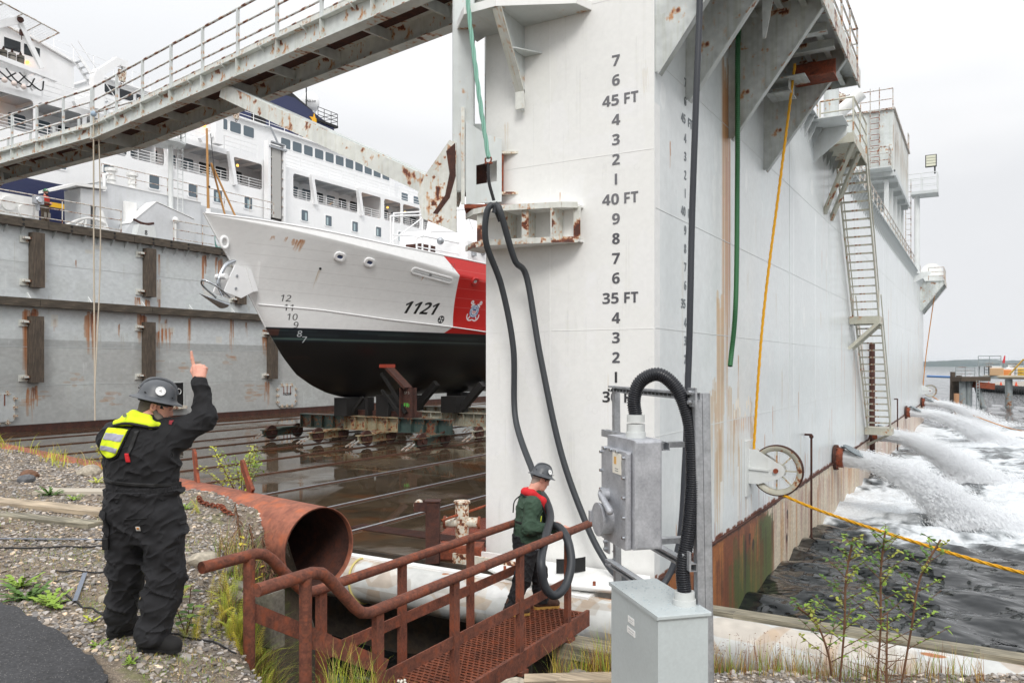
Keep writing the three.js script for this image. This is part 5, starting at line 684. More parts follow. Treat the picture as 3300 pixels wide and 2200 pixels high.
  for (let i = 0; i < 8; i++) { const s = thing('liferaft_canister', `upright dark-banded canister on the ferry deck at far left, number ${['one', 'two', 'three', 'four', 'five', 'six', 'seven', 'eight'][i]} from the left`, 'canister', [X - 0.6, 18.6, -21.4 - i * 0.46], 'canisters in a rack on the ferry deck'); M('body', rod([0, 0, 0], [0, 0.75, 0], 0.19, 12), flat(i % 2 ? 0x6d675c : 0x9a938a, 0.6), s); M('band', [rod([0, 0.2, 0], [0, 0.26, 0], 0.2, 12), rod([0, 0.55, 0], [0, 0.6, 0], 0.2, 12)], MT.dark, s); M('valve', [box(0.1, 0.14, 0.1, 0, 0.82, 0), rod([0, 0.75, 0], [0.1, 0.95, 0.05], 0.03, 5)], MT.darkRust, s); }
  M('canister_shelf', bx(X - 1, X - 0.3, 18.5, 18.6, -21, -25.2), W, F); M('shelf_leg', [bx(X - 0.7, X - 0.5, 17.19, 18.5, -21.2, -21.35), bx(X - 0.7, X - 0.5, 17.19, 18.5, -24.8, -24.95)], W, F);
  for (const [z, k, w] of [[-28.4, 1, 'beside the outside stair'], [-37.1, 1.02, 'above the promenade openings']]) { const d = thing('boat_davit', `white goose-neck boat davit with a hanging block, ${w}`, 'davit', [X + 0.5, 17.19, z], 'boat davits'); M('post', plateZY([[0.3, 0], [0.3, 1.9], [0.1, 2.4], [-0.35, 2.2], [-0.35, 0]], -0.25, 0.5), W, d); M('arm', bar([0, 2.0, 0.1], [0, 3.35 * k, -1.35], 0.44, 0.44), W, d); M('arm_head', bar([0, 3.3 * k, -1.1], [0, 3.25 * k, -1.9], 0.42, 0.42), W, d); M('falls_block', extr(shapeOf([[-0.24, 0.3], [0.24, 0.3], [0.17, -0.35], [-0.17, -0.35]]), 0.1, 0.02).rotateY(Math.PI / 2).translate(0, 2.55, -1.62), MT.rustWhite, d); M('ring', new THREE.TorusGeometry(0.09, 0.025, 6, 12).rotateY(Math.PI / 2).translate(0.05, 2.08, -1.62), MT.darkRust, d); M('fall_wire', rod([0.05, 3.2, -1.6], [0.05, 2.8, -1.62], 0.03, 5), MT.dark, d); M('foot', bar([-0.1, 0.9, -0.1], [-0.1, 0.0, 1.3], 0.3, 0.3), W, d); }
  // evacuation slide tower
  const tw = thing('evacuation_trunk', 'tall grey boarding trunk in a white frame on the ferry side', 'chute', [X + 0.35, 0, 0]); for (const z of [-41.75, -43.25]) M('frame_post', bx(-0.2, 0.25, 12.6, 18.6, z - 0.12, z + 0.12), W, tw); M('panel', bx(0.05, 0.18, 12.95, 18.1, -42.05, -42.95), flat(0xb2b0ac, 0.6), tw); M('side_slot', [bx(-0.1, 0.04, 12.7, 18.4, -41.88, -43.12)], MT.dark, tw); M('foot_plate', bx(0, 0.3, 12.55, 12.75, -41.9, -43.1), MT.farRail, tw); M('head_gear', [bx(0, 0.35, 18.1, 18.25, -41.7, -43.4), bx(0, 0.35, 18.5, 18.6, -41.9, -43.2), bar([0.2, 18.6, -42.6], [0.2, 19.6, -41.9], 0.1, 0.1), bar([0.2, 19.6, -41.9], [0.2, 19.5, -41.3], 0.1, 0.1)], MT.galv, tw); for (const z of [-41.95, -43.05]) for (let i = 0; i < 8; i++) M('roller', box(0.1, 0.08, 0.1, 0.2, 13.2 + i * 0.7, z), MT.rail, tw);
  // funnel with stars
  const fu = M('funnel', plateZY([[-42.3, 20.3], [-43.2, 22.6], [-45, 23.6], [-48.9, 25.3], [-50.7, 25.45], [-53.2, 24.75], [-55.6, 24.1], [-56.6, 20.3]], -57, 5), navy, F); M('funnel_top', plateZY([[-44.9, 23.55], [-48.9, 25.25], [-50.7, 25.4], [-53.2, 24.7], [-53.2, 25.05], [-50.7, 25.95], [-48.9, 25.85], [-45.2, 24.1]], -56.7, 4.4), MT.dark, fu);
  const star = (r) => { const s = new THREE.Shape(); for (let i = 0; i < 10; i++) { const a = Math.PI / 2 + i * Math.PI / 5, k = i % 2 ? r * 0.42 : r; s[i ? 'lineTo' : 'moveTo'](Math.cos(a) * k, Math.sin(a) * k); } return extr(s, 0.06).rotateY(Math.PI / 2); };
  for (const [z, y, r] of [[-53.04, 24.1, 0.62], [-50.98, 22.66, 0.42], [-52.08, 22.81, 0.36], [-51.84, 22.3, 0.36], [-53.4, 22.2, 0.3]]) M('gold_star', star(r).translate(-52 + 0.01, y, z), gold, fu);
  M('louvre', rbox(0.1, 0.8, 1.5, 0.04, -51.98, 22.4, -46.6), MT.black, fu); for (let i = 0; i < 5; i++) M('exhaust_cowl', [rod([-53.5, 25.7, -47.6 - i * 0.75], [-53.5, 26.6, -48.0 - i * 0.75], 0.26, 10)], MT.black, fu);
  M('funnel_platform', [bx(-55, -51.8, 24.1, 24.3, -53.3, -56)], MT.black, fu); const fr2 = M('funnel_platform_rail', [0.4, 0.75, 1.1].map((y) => [rod([-51.85, 24.3 + y, -53.4], [-51.85, 24.3 + y, -55.95], 0.03, 5), rod([-51.85, 24.3 + y, -55.95], [-55, 24.3 + y, -55.95], 0.03, 5)]).flat(), MT.black, fu); M('funnel_platform_post', [-53.4, -54.2, -55.1, -55.95].map((z) => rod([-51.85, 24.3, z], [-51.85, 25.4, z], 0.03, 5)), MT.black, fu);
  const dome = thing('satellite_dome', 'white round satellite dome beside the ferry funnel', 'antenna', [-53.6, 24.3, -54.2]); M('dome', new THREE.SphereGeometry(0.85, 20, 14).scale(1, 1.15, 1).translate(0, 2.0, 0), W, dome); M('pedestal', rod([0, 0, 0], [0, 1.3, 0], 0.5, 14), MT.shipGrey, dome); M('lettering', textG('SAILOR', 0.2, 0.01).rotateY(0.8).translate(0.66, 1.85, 0.62), MT.dark, dome);
  tag(M('whip_mast', [rod([-52.5, 25, -52.6], [-52.5, 28.3, -52.6], 0.06, 6), box(0.15, 0.5, 0.15, -52.5, 27.5, -52.6)], MT.dark), 'thin dark mast beside the satellite dome', 'mast');
  // deck lamps, lit
  const lampG = share([new THREE.SphereGeometry(0.1, 10, 8)]), glow = std({ color: 0xffb040, emissive: new THREE.Color(1, 0.55, 0.12), emissiveIntensity: 1.6 });
  for (const [z, y, x] of [[-24.1, 16.4, X - 2.3], [-33.9, 16.55, X - 0.6], [-39.9, 16.5, X - 0.7], [-53.3, 16.5, X - 0.9], [-57.2, 16.4, X - 0.9], [-59.8, 16.4, X - 0.9], [-25.7, 19.6, X - 1.9], [-37.6, 18.9, U + 0.12]]) { const l = inst('deck_lamp', lampG, glow, F, [x, y, z]); const p = new THREE.PointLight(0xffa040, 0.2); p.position.set(x + 0.16, y - 0.1, z); p.castShadow = true; scene.add(p); }
  for (let i = 0; i < 3; i++) { const s = thing('stowed_bench', `white slatted bench stored on the ferry promenade, ${['left', 'middle', 'right'][i]} of three`, 'bench', [X - 1.6, 14.1, -35.2 - i * 1.3]); for (let k = 0; k < 4; k++) M('slat', bx(0.3, 0.34, 0.5 + k * 0.25, 0.66 + k * 0.25, -0.5, 0.5), W, s); M('leg', [bx(0, 0.34, 0, 0.5, -0.48, -0.42), bx(0, 0.34, 0, 0.5, 0.42, 0.48)], W, s); }
}

// ---------------------------------------------------------------- white cutter on its cradle
console.log('cutter');
const tab = (x, t) => { if (x <= t[0][0]) return t[0][1]; for (let i = 0; i + 1 < t.length; i++) if (x <= t[i + 1][0]) return lerp(t[i][1], t[i + 1][1], (x - t[i][0]) / (t[i + 1][0] - t[i][0])); return t[t.length - 1][1]; };
const STEM = [[0, 7.18], [0.55, 6.42], [1.43, 5.27], [2.19, 4.19], [2.75, 3.36], [3.22, 2.76], [3.62, 2.24], [4.28, 1.59], [5.09, 1.15], [5.94, 0.82], [6.93, 0.6], [9, 0.55], [60, 0.55]], SHEER = [[0, 7.18], [1.5, 7.13], [3.7, 6.98], [6.4, 6.73], [9.3, 6.6], [12.2, 6.54], [60, 6.4]], CHINE = [[2.14, 4.18], [4.6, 4.07], [7.5, 3.82], [10.9, 3.63], [13.1, 3.48], [20, 3.3], [60, 3.2]], KNUCK = [[0, 7.14], [1, 7.04], [2.6, 6.86], [4.45, 6.6], [6.6, 6.3], [8.3, 6.08], [10.2, 5.81], [14, 5.6], [60, 5.5]];
const hbS = (a) => 3.85 * (1 - Math.pow(1 - Math.min(a / 13, 1), 2)), hbC = (a) => (a > 2 ? 3.6 * (1 - Math.pow(1 - Math.min((a - 2) / 15, 1), 1.7)) : 0), ZB = -18.2, XB = -23;
function hullB(a, y) {
  const yk = tab(a, STEM), ys = tab(a, SHEER), yc = tab(a, CHINE), yn = tab(a, KNUCK); if (y <= yk) return 0;
  if (y > yn) return hbS(a) - 0.2 * (y - yn);
  if (a < 2.14 || yk > yc) return hbS(a) * Math.pow(clamp((y - yk) / (yn - yk)), 1.2);
  if (y < yc) return hbC(a) * Math.pow((y - yk) / (yc - yk), 0.62);
  return hbC(a) + (hbS(a) - hbC(a)) * Math.pow(clamp((y - yc) / (yn - yc)), 1.25);
}
const hullP = (a, y, off = 0) => { const b = hullB(a, y), e = 0.05, n = V(1, -(hullB(a, y + e) - hullB(a, y - e)) / (2 * e), (hullB(a + e, y) - hullB(a - e, y)) / (2 * e)).normalize(); return { p: V(XB + b, y, ZB - a).addScaledVector(n, off), n }; };
{
  const C = thing('cutter', 'white coast guard cutter with red stripe and hull number 1121 on blocks', 'ship');
  reseed(23); const UW = 32, VH = 7.6, W = 2048, H = 512, kx = W / UW, ky = H / VH;
  const t = ctex(W, H, (x) => {
    const PX = (a) => a * kx, PY = (y) => H - y * ky;
    x.fillStyle = 'rgb(238,238,237)'; x.fillRect(0, 0, W, H); x.fillStyle = 'rgb(22,28,34)'; x.fillRect(0, PY(3.36), W, H);
    for (let i = 0; i < 90; i++) { x.fillStyle = ['rgba(40,66,70,.35)', 'rgba(20,24,28,.4)', 'rgba(64,80,78,.3)'][i % 3]; x.fillRect(rnd(W), PY(rnd(2.9, 3.3)), rnd(60, 300), rnd(2, 8)); }
    x.fillStyle = 'rgba(86,104,96,.7)'; x.fillRect(PX(3), PY(2.98), W, 5); x.fillStyle = 'rgb(15,13,13)'; x.fillRect(0, PY(2.83), W, H); for (let i = 0; i < 80; i++) blot(x, rnd(W), PY(rnd(0.4, 2.8)), rnd(10, 90), rnd(4, 24), rnd() < 0.3 ? '70,36,26' : '30,24,22', 0.25); x.fillStyle = 'rgba(120,60,44,.5)'; x.fillRect(PX(2.8), PY(3.3), 26, 16);
    x.fillStyle = 'rgb(196,32,28)'; x.beginPath(); for (const [i, [a, y]] of [[9.33, 6.62], [10.23, 5.81], [10.95, 3.63], [10.6, 3.36], [17.5, 3.36], [17.8, 3.6], [16.3, 6.7], [9.33, 6.8]].entries()) x[i ? 'lineTo' : 'moveTo'](PX(a), PY(y)); x.fill();
    x.fillStyle = 'rgb(28,44,104)'; x.beginPath(); for (const [i, [a, y]] of [[17.7, 6.7], [19.2, 3.36], [20.2, 3.36], [18.7, 6.7]].entries()) x[i ? 'lineTo' : 'moveTo'](PX(a), PY(y)); x.fill();
    x.save(); x.translate(PX(8.9), PY(4.12)); x.transform(1, 0, -0.28, 1, 0, 0); x.font = 'bold 47px sans-serif'; x.fillStyle = '#0c0c0d'; x.textAlign = 'center'; x.scale(1.12, 1); x.fillText('1121', 0, 0); x.restore();
    x.font = '21px sans-serif'; x.textAlign = 'center'; for (const [s, a, y] of [['12', 3.22, 4.44], ['11', 3.41, 4.11], ['10', 3.57, 3.77], ['9', 3.76, 3.46], ['8', 3.96, 3.14], ['7', 4.17, 2.92]]) { x.fillStyle = Number(s) > 8 ? '#1b1b1c' : '#c9ced0'; x.save(); x.translate(PX(a), PY(y) + 7); x.scale(1.2, 1); x.fillText(s, 0, 0); x.restore(); }
    x.save(); x.translate(PX(10.17), PY(3.93)); x.fillStyle = '#101011'; x.beginPath(); x.arc(0, 0, 11, 0, 7); x.fill(); x.fillStyle = '#e8e8e8'; for (let i = 0; i < 4; i++) { x.beginPath(); x.moveTo(0, 0); x.arc(0, 0, 8.5, i * 1.571 + 0.5, i * 1.571 + 1.3); x.fill(); } x.restore();
    x.save(); x.translate(PX(11.98), PY(4.38)); const wt = '#e6eaee', bl = '#27508c'; x.strokeStyle = wt; x.lineWidth = 4.5; for (const s of [-1, 1]) { x.save(); x.rotate(s * 0.62); x.beginPath(); x.moveTo(0, -28); x.lineTo(0, 28); x.moveTo(-8, -21); x.lineTo(8, -21); x.stroke(); x.beginPath(); x.arc(0, 17, 14, 0.25, 2.9); x.stroke(); x.beginPath(); x.arc(0, -31, 4, 0, 7); x.stroke(); x.restore(); } x.fillStyle = wt; x.beginPath(); x.arc(0, 0, 19, 0, 7); x.fill(); x.strokeStyle = bl; x.lineWidth = 1.5; x.beginPath(); x.arc(0, 0, 18, 0, 7); x.stroke(); x.beginPath(); x.arc(0, 0, 11.5, 0, 7); x.stroke(); x.fillStyle = bl; x.font = 'bold 5px sans-serif'; const ring = 'UNITED STATES COAST GUARD 1790 '; for (let i = 0; i < ring.length; i++) { x.save(); x.rotate(-2.6 + i * 6.283 / ring.length); x.fillText(ring[i], 0, -12.6); x.restore(); } x.fillRect(-7, -7, 14, 5); for (let i = 0; i < 7; i++) { x.fillStyle = i % 2 ? '#f0f0f0' : '#b8323c'; x.fillRect(-7 + i * 2, -2, 2, 7 + (i > 1 && i < 5 ? 3 : 0)); } x.restore();
    for (const [a, y, l, ww, c] of [[3.0, 6.55, 30, 26, RUST], [2.6, 6.6, 14, 6, RUST], [4.11, 5.6, 60, 5, '176,150,120'], [2.2, 6.6, 12, 8, RUST], [8.4, 5.62, 14, 4, RUST]]) runStain(x, PX(a), PY(y), l, ww, c, 0.5); x.fillStyle = 'rgba(60,56,54,.35)'; for (let i = 0; i < 26; i++) x.fillRect(PX(9.9) + rnd(-10, 8), PY(6.2) + rnd(-9, 12), rnd(1, 4), rnd(1, 4));
    x.strokeStyle = 'rgba(204,203,201,.55)'; x.lineWidth = 1; for (const y of [4.5, 4.9, 5.3, 5.7, 6.05]) { x.beginPath(); x.moveTo(PX(1.5), PY(y + 0.25)); x.lineTo(PX(9), PY(y)); x.lineTo(W, PY(y - 0.1)); x.stroke(); }
  }, (u, v) => 0.98 + 0.04 * fbm(u * 260, v * 90, 3, 0, 6));
  const nA = 150, nY = 46; const half = (s) => {
    const pos = [], uv = [], idx = [];
    for (let i = 0; i <= nA; i++) { const a = Math.pow(i / nA, 1.5) * 46, yk = tab(a, STEM), ys = tab(a, SHEER), yn = tab(a, KNUCK), yc = Math.max(tab(a, CHINE), yk + 0.001); for (let j = 0; j <= nY; j++) { let y; if (j <= 16) y = a < 2.14 ? lerp(yk, lerp(yk, yn, 0.5), j / 16) : lerp(yk, yc, j / 16); else if (j <= 38) y = a < 2.14 ? lerp(lerp(yk, yn, 0.5), yn, (j - 16) / 22) : lerp(yc, yn, (j - 16) / 22); else y = lerp(yn, ys, (j - 38) / 8); pos.push(s * hullB(a, y), y, -a); uv.push(a / UW, y / VH); if (i < nA && j < nY) { const k = i * (nY + 1) + j; if (s > 0) idx.push(k, k + nY + 1, k + 1, k + 1, k + nY + 1, k + nY + 2); else idx.push(k, k + 1, k + nY + 1, k + 1, k + nY + 2, k + nY + 1); } } }
    const g = new THREE.BufferGeometry(); g.setAttribute('position', new THREE.Float32BufferAttribute(pos, 3)); g.setAttribute('uv', new THREE.Float32BufferAttribute(uv, 2)); g.setIndex(idx); g.computeVertexNormals(); return g.translate(XB, 0, ZB);
  };
  M('hull', [half(1), half(-1)], std({ map: t, roughness: 0.32 }), C, true);
  const line = (f, r, a0, a1, n = 60, off = 0) => tube([...Array(n + 1).keys()].map((i) => { const a = lerp(a0, a1, i / n); return hullP(a, f(a), off).p; }), r, n * 2, 6);
  M('spray_rail', line((a) => tab(a, CHINE) + 0.005, 0.028, 2.3, 30), MT.shipWhite, C); M('cap_rail', [line((a) => tab(a, SHEER), 0.035, 0.05, 30), tube([...Array(61).keys()].map((i) => { const a = lerp(0.05, 30, i / 60), q = hullP(a, tab(a, SHEER)).p; return V(2 * XB - q.x, q.y, q.z); }), 0.035, 120, 6)], MT.shipWhite, C); M('stem_bar', tube(STEM.slice(0, 5).map(([a, y]) => [XB, y, ZB - a]), 0.03, 40, 8), MT.shipWhite, C);
  const dk = new THREE.Shape(); [...Array(41).keys()].forEach((i) => { const a = lerp(1.3, 46, i / 40); dk[i ? 'lineTo' : 'moveTo'](XB + hullB(a, 5.9) * 0.96, -(ZB - a)); }); [...Array(41).keys()].reverse().forEach((i) => { const a = lerp(1.3, 46, i / 40); dk.lineTo(XB - hullB(a, 5.9) * 0.96, -(ZB - a)); }); M('weather_deck', extr(dk, 0.04).rotateX(-Math.PI / 2).translate(0, 5.9, 0), MT.shipGrey, C); M('transom', bx(XB - 3.85, XB + 3.85, 0.8, 6.4, ZB - 46, ZB - 45.95), MT.shipWhite, C);
  // scuttles, the long bulwark port and fittings
  const on = (o, a, y, off = 0) => { const { p, n } = hullP(a, y, off); o.position.copy(p); o.quaternion.setFromUnitVectors(V(0, 0, 1), n); const f = V(0, 1, 0).applyQuaternion(o.quaternion), al = V(0, 0, -1).applyQuaternion(o.quaternion.clone().invert()); o.rotateZ(Math.atan2(al.y, al.x)); return o; };
  const ring = share([(() => { const s = rrShape(-0.21, 0.21, -0.16, 0.16, 0.14); s.holes.push(rrect(-0.14, 0.14, -0.095, 0.095, 0.09)); return extr(s, 0.04, 0.025); })()]), gl = share([extr(rrShape(-0.145, 0.145, -0.1, 0.1, 0.09), 0.03)]);
  for (const [a, y] of [[4.63, 6.08], [5.82, 5.97]]) { const o = on(inst('bow_scuttle', ring, MT.shipWhite, C, [0, 0, 0]), a, y); inst('glass', gl, flat(0x4d5878, 0.15), o, [0, 0, 0.0]); } { const o = on(inst('bow_scuttle', ring, flat(0xb52824, 0.4), C, [0, 0, 0]), 11.32, 5.65); inst('glass', gl, flat(0xc8ccd0, 0.2), o, [0, 0, 0]); }
  { const s = rrShape(-1.15, 1.15, -0.14, 0.14, 0.13); s.holes.push(rrect(-1.08, 1.08, -0.085, 0.085, 0.08)); const o = on(M('bulwark_port', extr(s, 0.02, 0.01), MT.shipWhite, C), 8.83, 5.68); M('port_back', extr(rrShape(-1.08, 1.08, -0.085, 0.085, 0.08), 0.012), flat(0xe9eaea, 0.4), o); M('port_wire', box(2.1, 0.014, 0.02, 0, 0.0, 0.02), MT.shipGrey, o); M('port_fitting', box(0.12, 0.1, 0.03, -0.15, 0.02, 0.02), MT.galv, o); }
  on(M('discharge_hole', rod([0, 0, -0.02], [0, 0, 0.02], 0.05, 10), MT.dark, C), 4.11, 5.6);
  M('fairlead', [new THREE.TorusGeometry(0.16, 0.06, 8, 18).scale(0.8, 1.2, 1).rotateY(Math.PI / 2 - 0.35).translate(XB + 0.12, 6.25, ZB - 0.78)], MT.shipWhite, C);
  // deckhouse and gun platform abaft the bow
  M('deckhouse', bx(XB - 2.6, XB + 2.7, 5.94, 8.7, ZB - 14, ZB - 32), MT.shipWhite, C); M('bridge_house', plateZY([[ZB - 16, 8.7], [ZB - 16.8, 11.4], [ZB - 25, 11.4], [ZB - 25, 8.7]], XB - 2.5, 5), MT.shipWhite, C); M('break_bulkhead', bx(XB - 3.2, XB + 3.3, 5.94, 7.5, ZB - 11.4, ZB - 14), MT.shipWhite, C); M('door', bx(XB + 3.3, XB + 3.34, 6.1, 7.4, ZB - 13.1, ZB - 13.8), MT.shipGrey, C); M('side_door', bx(XB + 2.7, XB + 2.74, 6, 8.2, ZB - 15, ZB - 15.9), MT.dark, C);
  const rail = (pts, r = 0.04) => M('deck_frame', poly(pts.map(([a, x, y]) => [XB + x, y, ZB - a]), r, 6), MT.shipWhite, C);
  rail([[7.0, 2.5, 6.1], [7.0, 2.5, 7.95], [9.0, 2.6, 8.3], [9.0, 2.6, 6.1]]); rail([[7, 2.5, 7.2], [9, 2.6, 7.4]], 0.03); rail([[7, 2.5, 6.9], [9, 2.6, 8.2]], 0.03); rail([[9.4, 2.6, 6.1], [9.7, 2.6, 8.6], [12.3, 2.6, 9.1], [12.6, 2.7, 6.6]], 0.05); rail([[9.6, 2.6, 7.7], [12.4, 2.6, 8.1]], 0.035); rail([[12.3, 2.6, 9.1], [15.5, 2.6, 9.0], [15.5, 2.6, 6.6]], 0.05); rail([[9.7, 2.6, 8.6], [9.3, 0.8, 8.6], [9.2, 0.8, 6.1]]); rail([[12.3, 2.6, 9.1], [13.6, 2.7, 7]], 0.045); for (const y of [7.6, 7.95, 8.3, 8.6]) rail([[13.2, 2.65, y], [16.6, 2.7, y]], 0.022); for (const a of [13.4, 14.4, 15.4]) rail([[a, 2.65, 7.4], [a, 2.65, 8.7]], 0.025);
  rail([[8.2, 2.9, 6.2], [8.2, 2.9, 7.2], [8.6, 2.9, 7.35], [11, 3.1, 7.35]], 0.04); rail([[8.2, 2.9, 6.85], [11, 3.1, 6.85]], 0.025); M('winch_gear', [rbox(0.8, 0.5, 1.2, 0.06, XB + 1.6, 7.0, ZB - 10.2)], MT.darkRust, C); M('floodlamp', [new THREE.SphereGeometry(0.16, 10, 8).translate(XB + 3.1, 7.25, ZB - 9.6), new THREE.SphereGeometry(0.13, 10, 8).translate(XB + 3.35, 7.1, ZB - 12.6), box(0.2, 0.3, 0.2, XB + 3.36, 7.0, ZB - 11.8)], MT.galv, C); M('vent_gooseneck', bentTube([[XB + 2.9, 6.5, ZB - 14.6], [XB + 2.9, 8.3, ZB - 14.6], [XB + 2.9, 8.5, ZB - 15.1], [XB + 2.9, 8.1, ZB - 15.2]], 0.12, 0.15), MT.shipWhite, C);
  // staff
  const st = flat(0xb98a52, 0.55), js = thing('jackstaff', 'tan wooden jackstaff with two raking legs on the cutter bow', 'staff', [XB, 7.15, ZB - 0.2]); M('pole', rod([0, 0.15, 0], [0.02, 2.95, 0.08], 0.05, 8, 0.035), st, js); M('foot', rod([0, -0.05, 0], [0, 0.2, 0], 0.08, 8), MT.shipWhite, js); for (const x of [-0.25, 0.3]) M('leg', rod([x, -0.1, -1.0], [0.02, 1.8, -0.1], 0.035, 8), st, js); M('halyard', [rod([0.05, 2.8, -0.05], [0.1, 1.2, -0.2], 0.012, 5), new THREE.SphereGeometry(0.05, 6, 5).translate(0.03, 0.95, 0)], MT.dark, js);
  // anchor in its housing on the stem
  const an = thing('bow_anchor', 'polished plough anchor in a white housing on the cutter stem', 'anchor', [XB + 0.12, 4.95, ZB - 1.15]);
  M('housing_plate', plateZY([[0.05, 0.55], [-0.55, 0.45], [-0.75, -0.35], [-0.2, -0.62], [0.55, -0.45], [0.3, 0.1]], 0.16, 0.04), MT.shipWhite, an); M('housing_plate', plateZY([[0.05, 0.55], [-0.55, 0.45], [-0.75, -0.35], [-0.2, -0.62], [0.55, -0.45], [0.3, 0.1]], -0.4, 0.04), MT.shipWhite, an); M('flange', plateZY([[-0.4, 0.5], [-0.62, 0.45], [-0.95, -0.3], [-0.72, -0.36]], 0.2, 0.03), MT.shipWhite, an);
  for (const [z, y] of [[0.0, 0.15], [0.05, -0.3]]) M('bolt', rod([0.2, y, z], [0.23, y, z], 0.05, 10), MT.galv, an); M('shank', tube([[-0.1, 0.75, -0.2], [-0.1, 0.5, 0.25], [-0.1, -0.1, 0.55], [-0.1, -0.55, 0.35]], 0.07, 24, 8), MT.chrome, an);
  M('fluke', new THREE.ConeGeometry(0.42, 1.1, 14, 1).scale(0.75, 1, 0.3).rotateX(1.25).translate(-0.1, -0.72, 0.85), MT.chrome, an); M('roll_bar', tube([[0.25, -0.62, 0.35], [0.3, -0.3, 0.95], [0.0, -0.1, 1.25], [-0.35, -0.25, 1.0], [-0.4, -0.62, 0.4]], 0.035, 30, 8), MT.chrome, an); M('roller', rod([-0.3, 0.1, 0.45], [0.2, 0.1, 0.45], 0.1, 12), MT.shipWhite, an);
}
// cradle: trucks on the rails, a cross girder and a poppet under the bow
function cradle(label, z, xs, cols, poppet) {
  const t = thing('ship_cradle', label, 'cradle', [0, DECK, z], 'cradles under the cutter'), gy0 = 0.55, gy1 = 1.08, gm = cols.map((c, i) => paint(...c, { rust: 0.36, dirt: 0.4, size: 1.8, seed: 60 + i + Math.round(-z) }));
  for (const [i, [x0, x1]] of xs.entries()) {
    const m = gm[i % gm.length]; M('girder_web', bx(x0, x1, gy0, gy1, -0.02, 0.02), m, t); M('girder_flange', [bx(x0, x1, gy1, gy1 + 0.03, -0.2, 0.2), bx(x0, x1, gy0 - 0.03, gy0, -0.2, 0.2)], m, t);
    const n = Math.round((x1 - x0) / 0.62), sg = share([bx(-0.012, 0.012, gy0, gy1, 0.02, 0.19)]); for (let k = 0; k <= n; k++) inst('web_stiffener', sg, m, t, [lerp(x0 + 0.02, x1 - 0.02, k / n), 0, 0]);
  }
  for (const x of [-26.2, -23.5, -20.9, -18.2]) {
    const m = gm[x < -24 || x > -19 ? 0 : gm.length > 1 ? 1 : 0], tr = M('truck_beam', [bx(x - 0.14, x + 0.14, 0.46, 0.5, -0.35, 1.9), bx(x - 0.02, x + 0.02, 0.22, 0.46, -0.35, 1.9), bx(x - 0.14, x + 0.14, 0.2, 0.22, -0.35, 1.9), bx(x - 0.18, x + 0.18, 0.5, 0.56, 0, 1.0)], m, t);
    for (const zz of [-0.05, 1.45]) { M('wheel', [rod([x - 0.07, 0.36, zz], [x + 0.07, 0.36, zz], 0.27, 20), rod([x + 0.07, 0.36, zz], [x + 0.1, 0.36, zz], 0.31, 20)], MT.darkRust, tr); M('axle_box', rod([x - 0.16, 0.36, zz], [x + 0.17, 0.36, zz], 0.07, 10), MT.darkRust, tr); }
    M('rail_scraper', [bar([x - 0.1, 0.3, 1.95], [x - 0.1, 0.1, 2.5], 0.03, 0.05), bar([x + 0.1, 0.3, 1.95], [x + 0.1, 0.1, 2.5], 0.03, 0.05)], MT.rail, tr);
  }
  if (poppet) {
    const k = flat(0x14110f, 0.7); M('keel_block', bx(-23.45, -22.75, gy1 + 0.03, 1.86, -0.9, 0.5), k, t); M('keel_post', [bx(-22.1, -21.95, gy1 + 0.03, 1.9, -0.3, 0.1), bx(-21.6, -20.95, gy1 + 0.03, 2.0, -0.6, 0.0)], k, t); M('base_beam', bx(-23.4, -19.6, gy1 + 0.03, gy1 + 0.26, -0.5, -0.2), MT.darkRust, t);
    M('poppet_column', [bx(-20.2, -19.65, gy1 + 0.03, 2.32, -0.02, 0.02), bx(-20.2, -20.16, gy1 + 0.03, 2.32, -0.22, 0.22), bx(-19.69, -19.65, gy1 + 0.03, 2.32, -0.22, 0.22)], MT.darkRust, t); M('poppet_arm', [bar([-19.92, 2.3, 0], [-21.0, 3.2, 0], 0.5, 0.1)], MT.darkRust, t); M('poppet_pad', bar([-21.0, 3.2, -0.3], [-21.0, 3.2, 0.3], 0.35, 0.14), flat(0x9a3b28, 0.7), t);
    for (const [x0, y0, x1, y1] of [[-21.2, 2.2, -20.2, 1.2], [-21.2, 2.9, -19.95, 1.3], [-22.8, 1.8, -23.3, 1.15], [-22.2, 1.9, -22.9, 1.15]]) M('diagonal_brace', bar([x0, y0, 0.1], [x1, y1, 0.1], 0.12, 0.12), k, t);
    M('lettering', [textG('FR6', 0.16, 0.004).translate(-19.93, 1.62, 0.026)], flat(0x58c04a, 0.7), t); M('chalk_marks', [textG('57 59', 0.1, 0.004, fontR).translate(-19.93, 2.12, 0.026)], flat(0xa8a49a, 0.8), t);
  } else for (const x of [-22.9, -20.4]) M('keel_block', [bx(x - 0.4, x + 0.4, gy1 + 0.03, 1.84, -0.5, 0.5), bar([x + 0.2, 1.1, 0], [x + 1.5, 2.4, 0], 0.3, 0.3)], flat(0x14110f, 0.7), t);
}
cradle('green and tan wheeled cradle girder under the bow with the FR6 poppet', -25.6, [[-25.75, -23.2], [-23.2, -20.3], [-20.3, -17.75]], [[66, 82, 76], [150, 142, 116], [58, 76, 72]], true);
cradle('pale rusty wheeled cradle girder second from the bow', -29.6, [[-24.6, -20.4], [-20.4, -18.1]], [[168, 166, 152], [146, 144, 130]], false);
cradle('far pale cradle girder under the cutter amidships', -33.6, [[-25, -21], [-21, -17.9]], [[150, 148, 134], [160, 158, 146]], false);

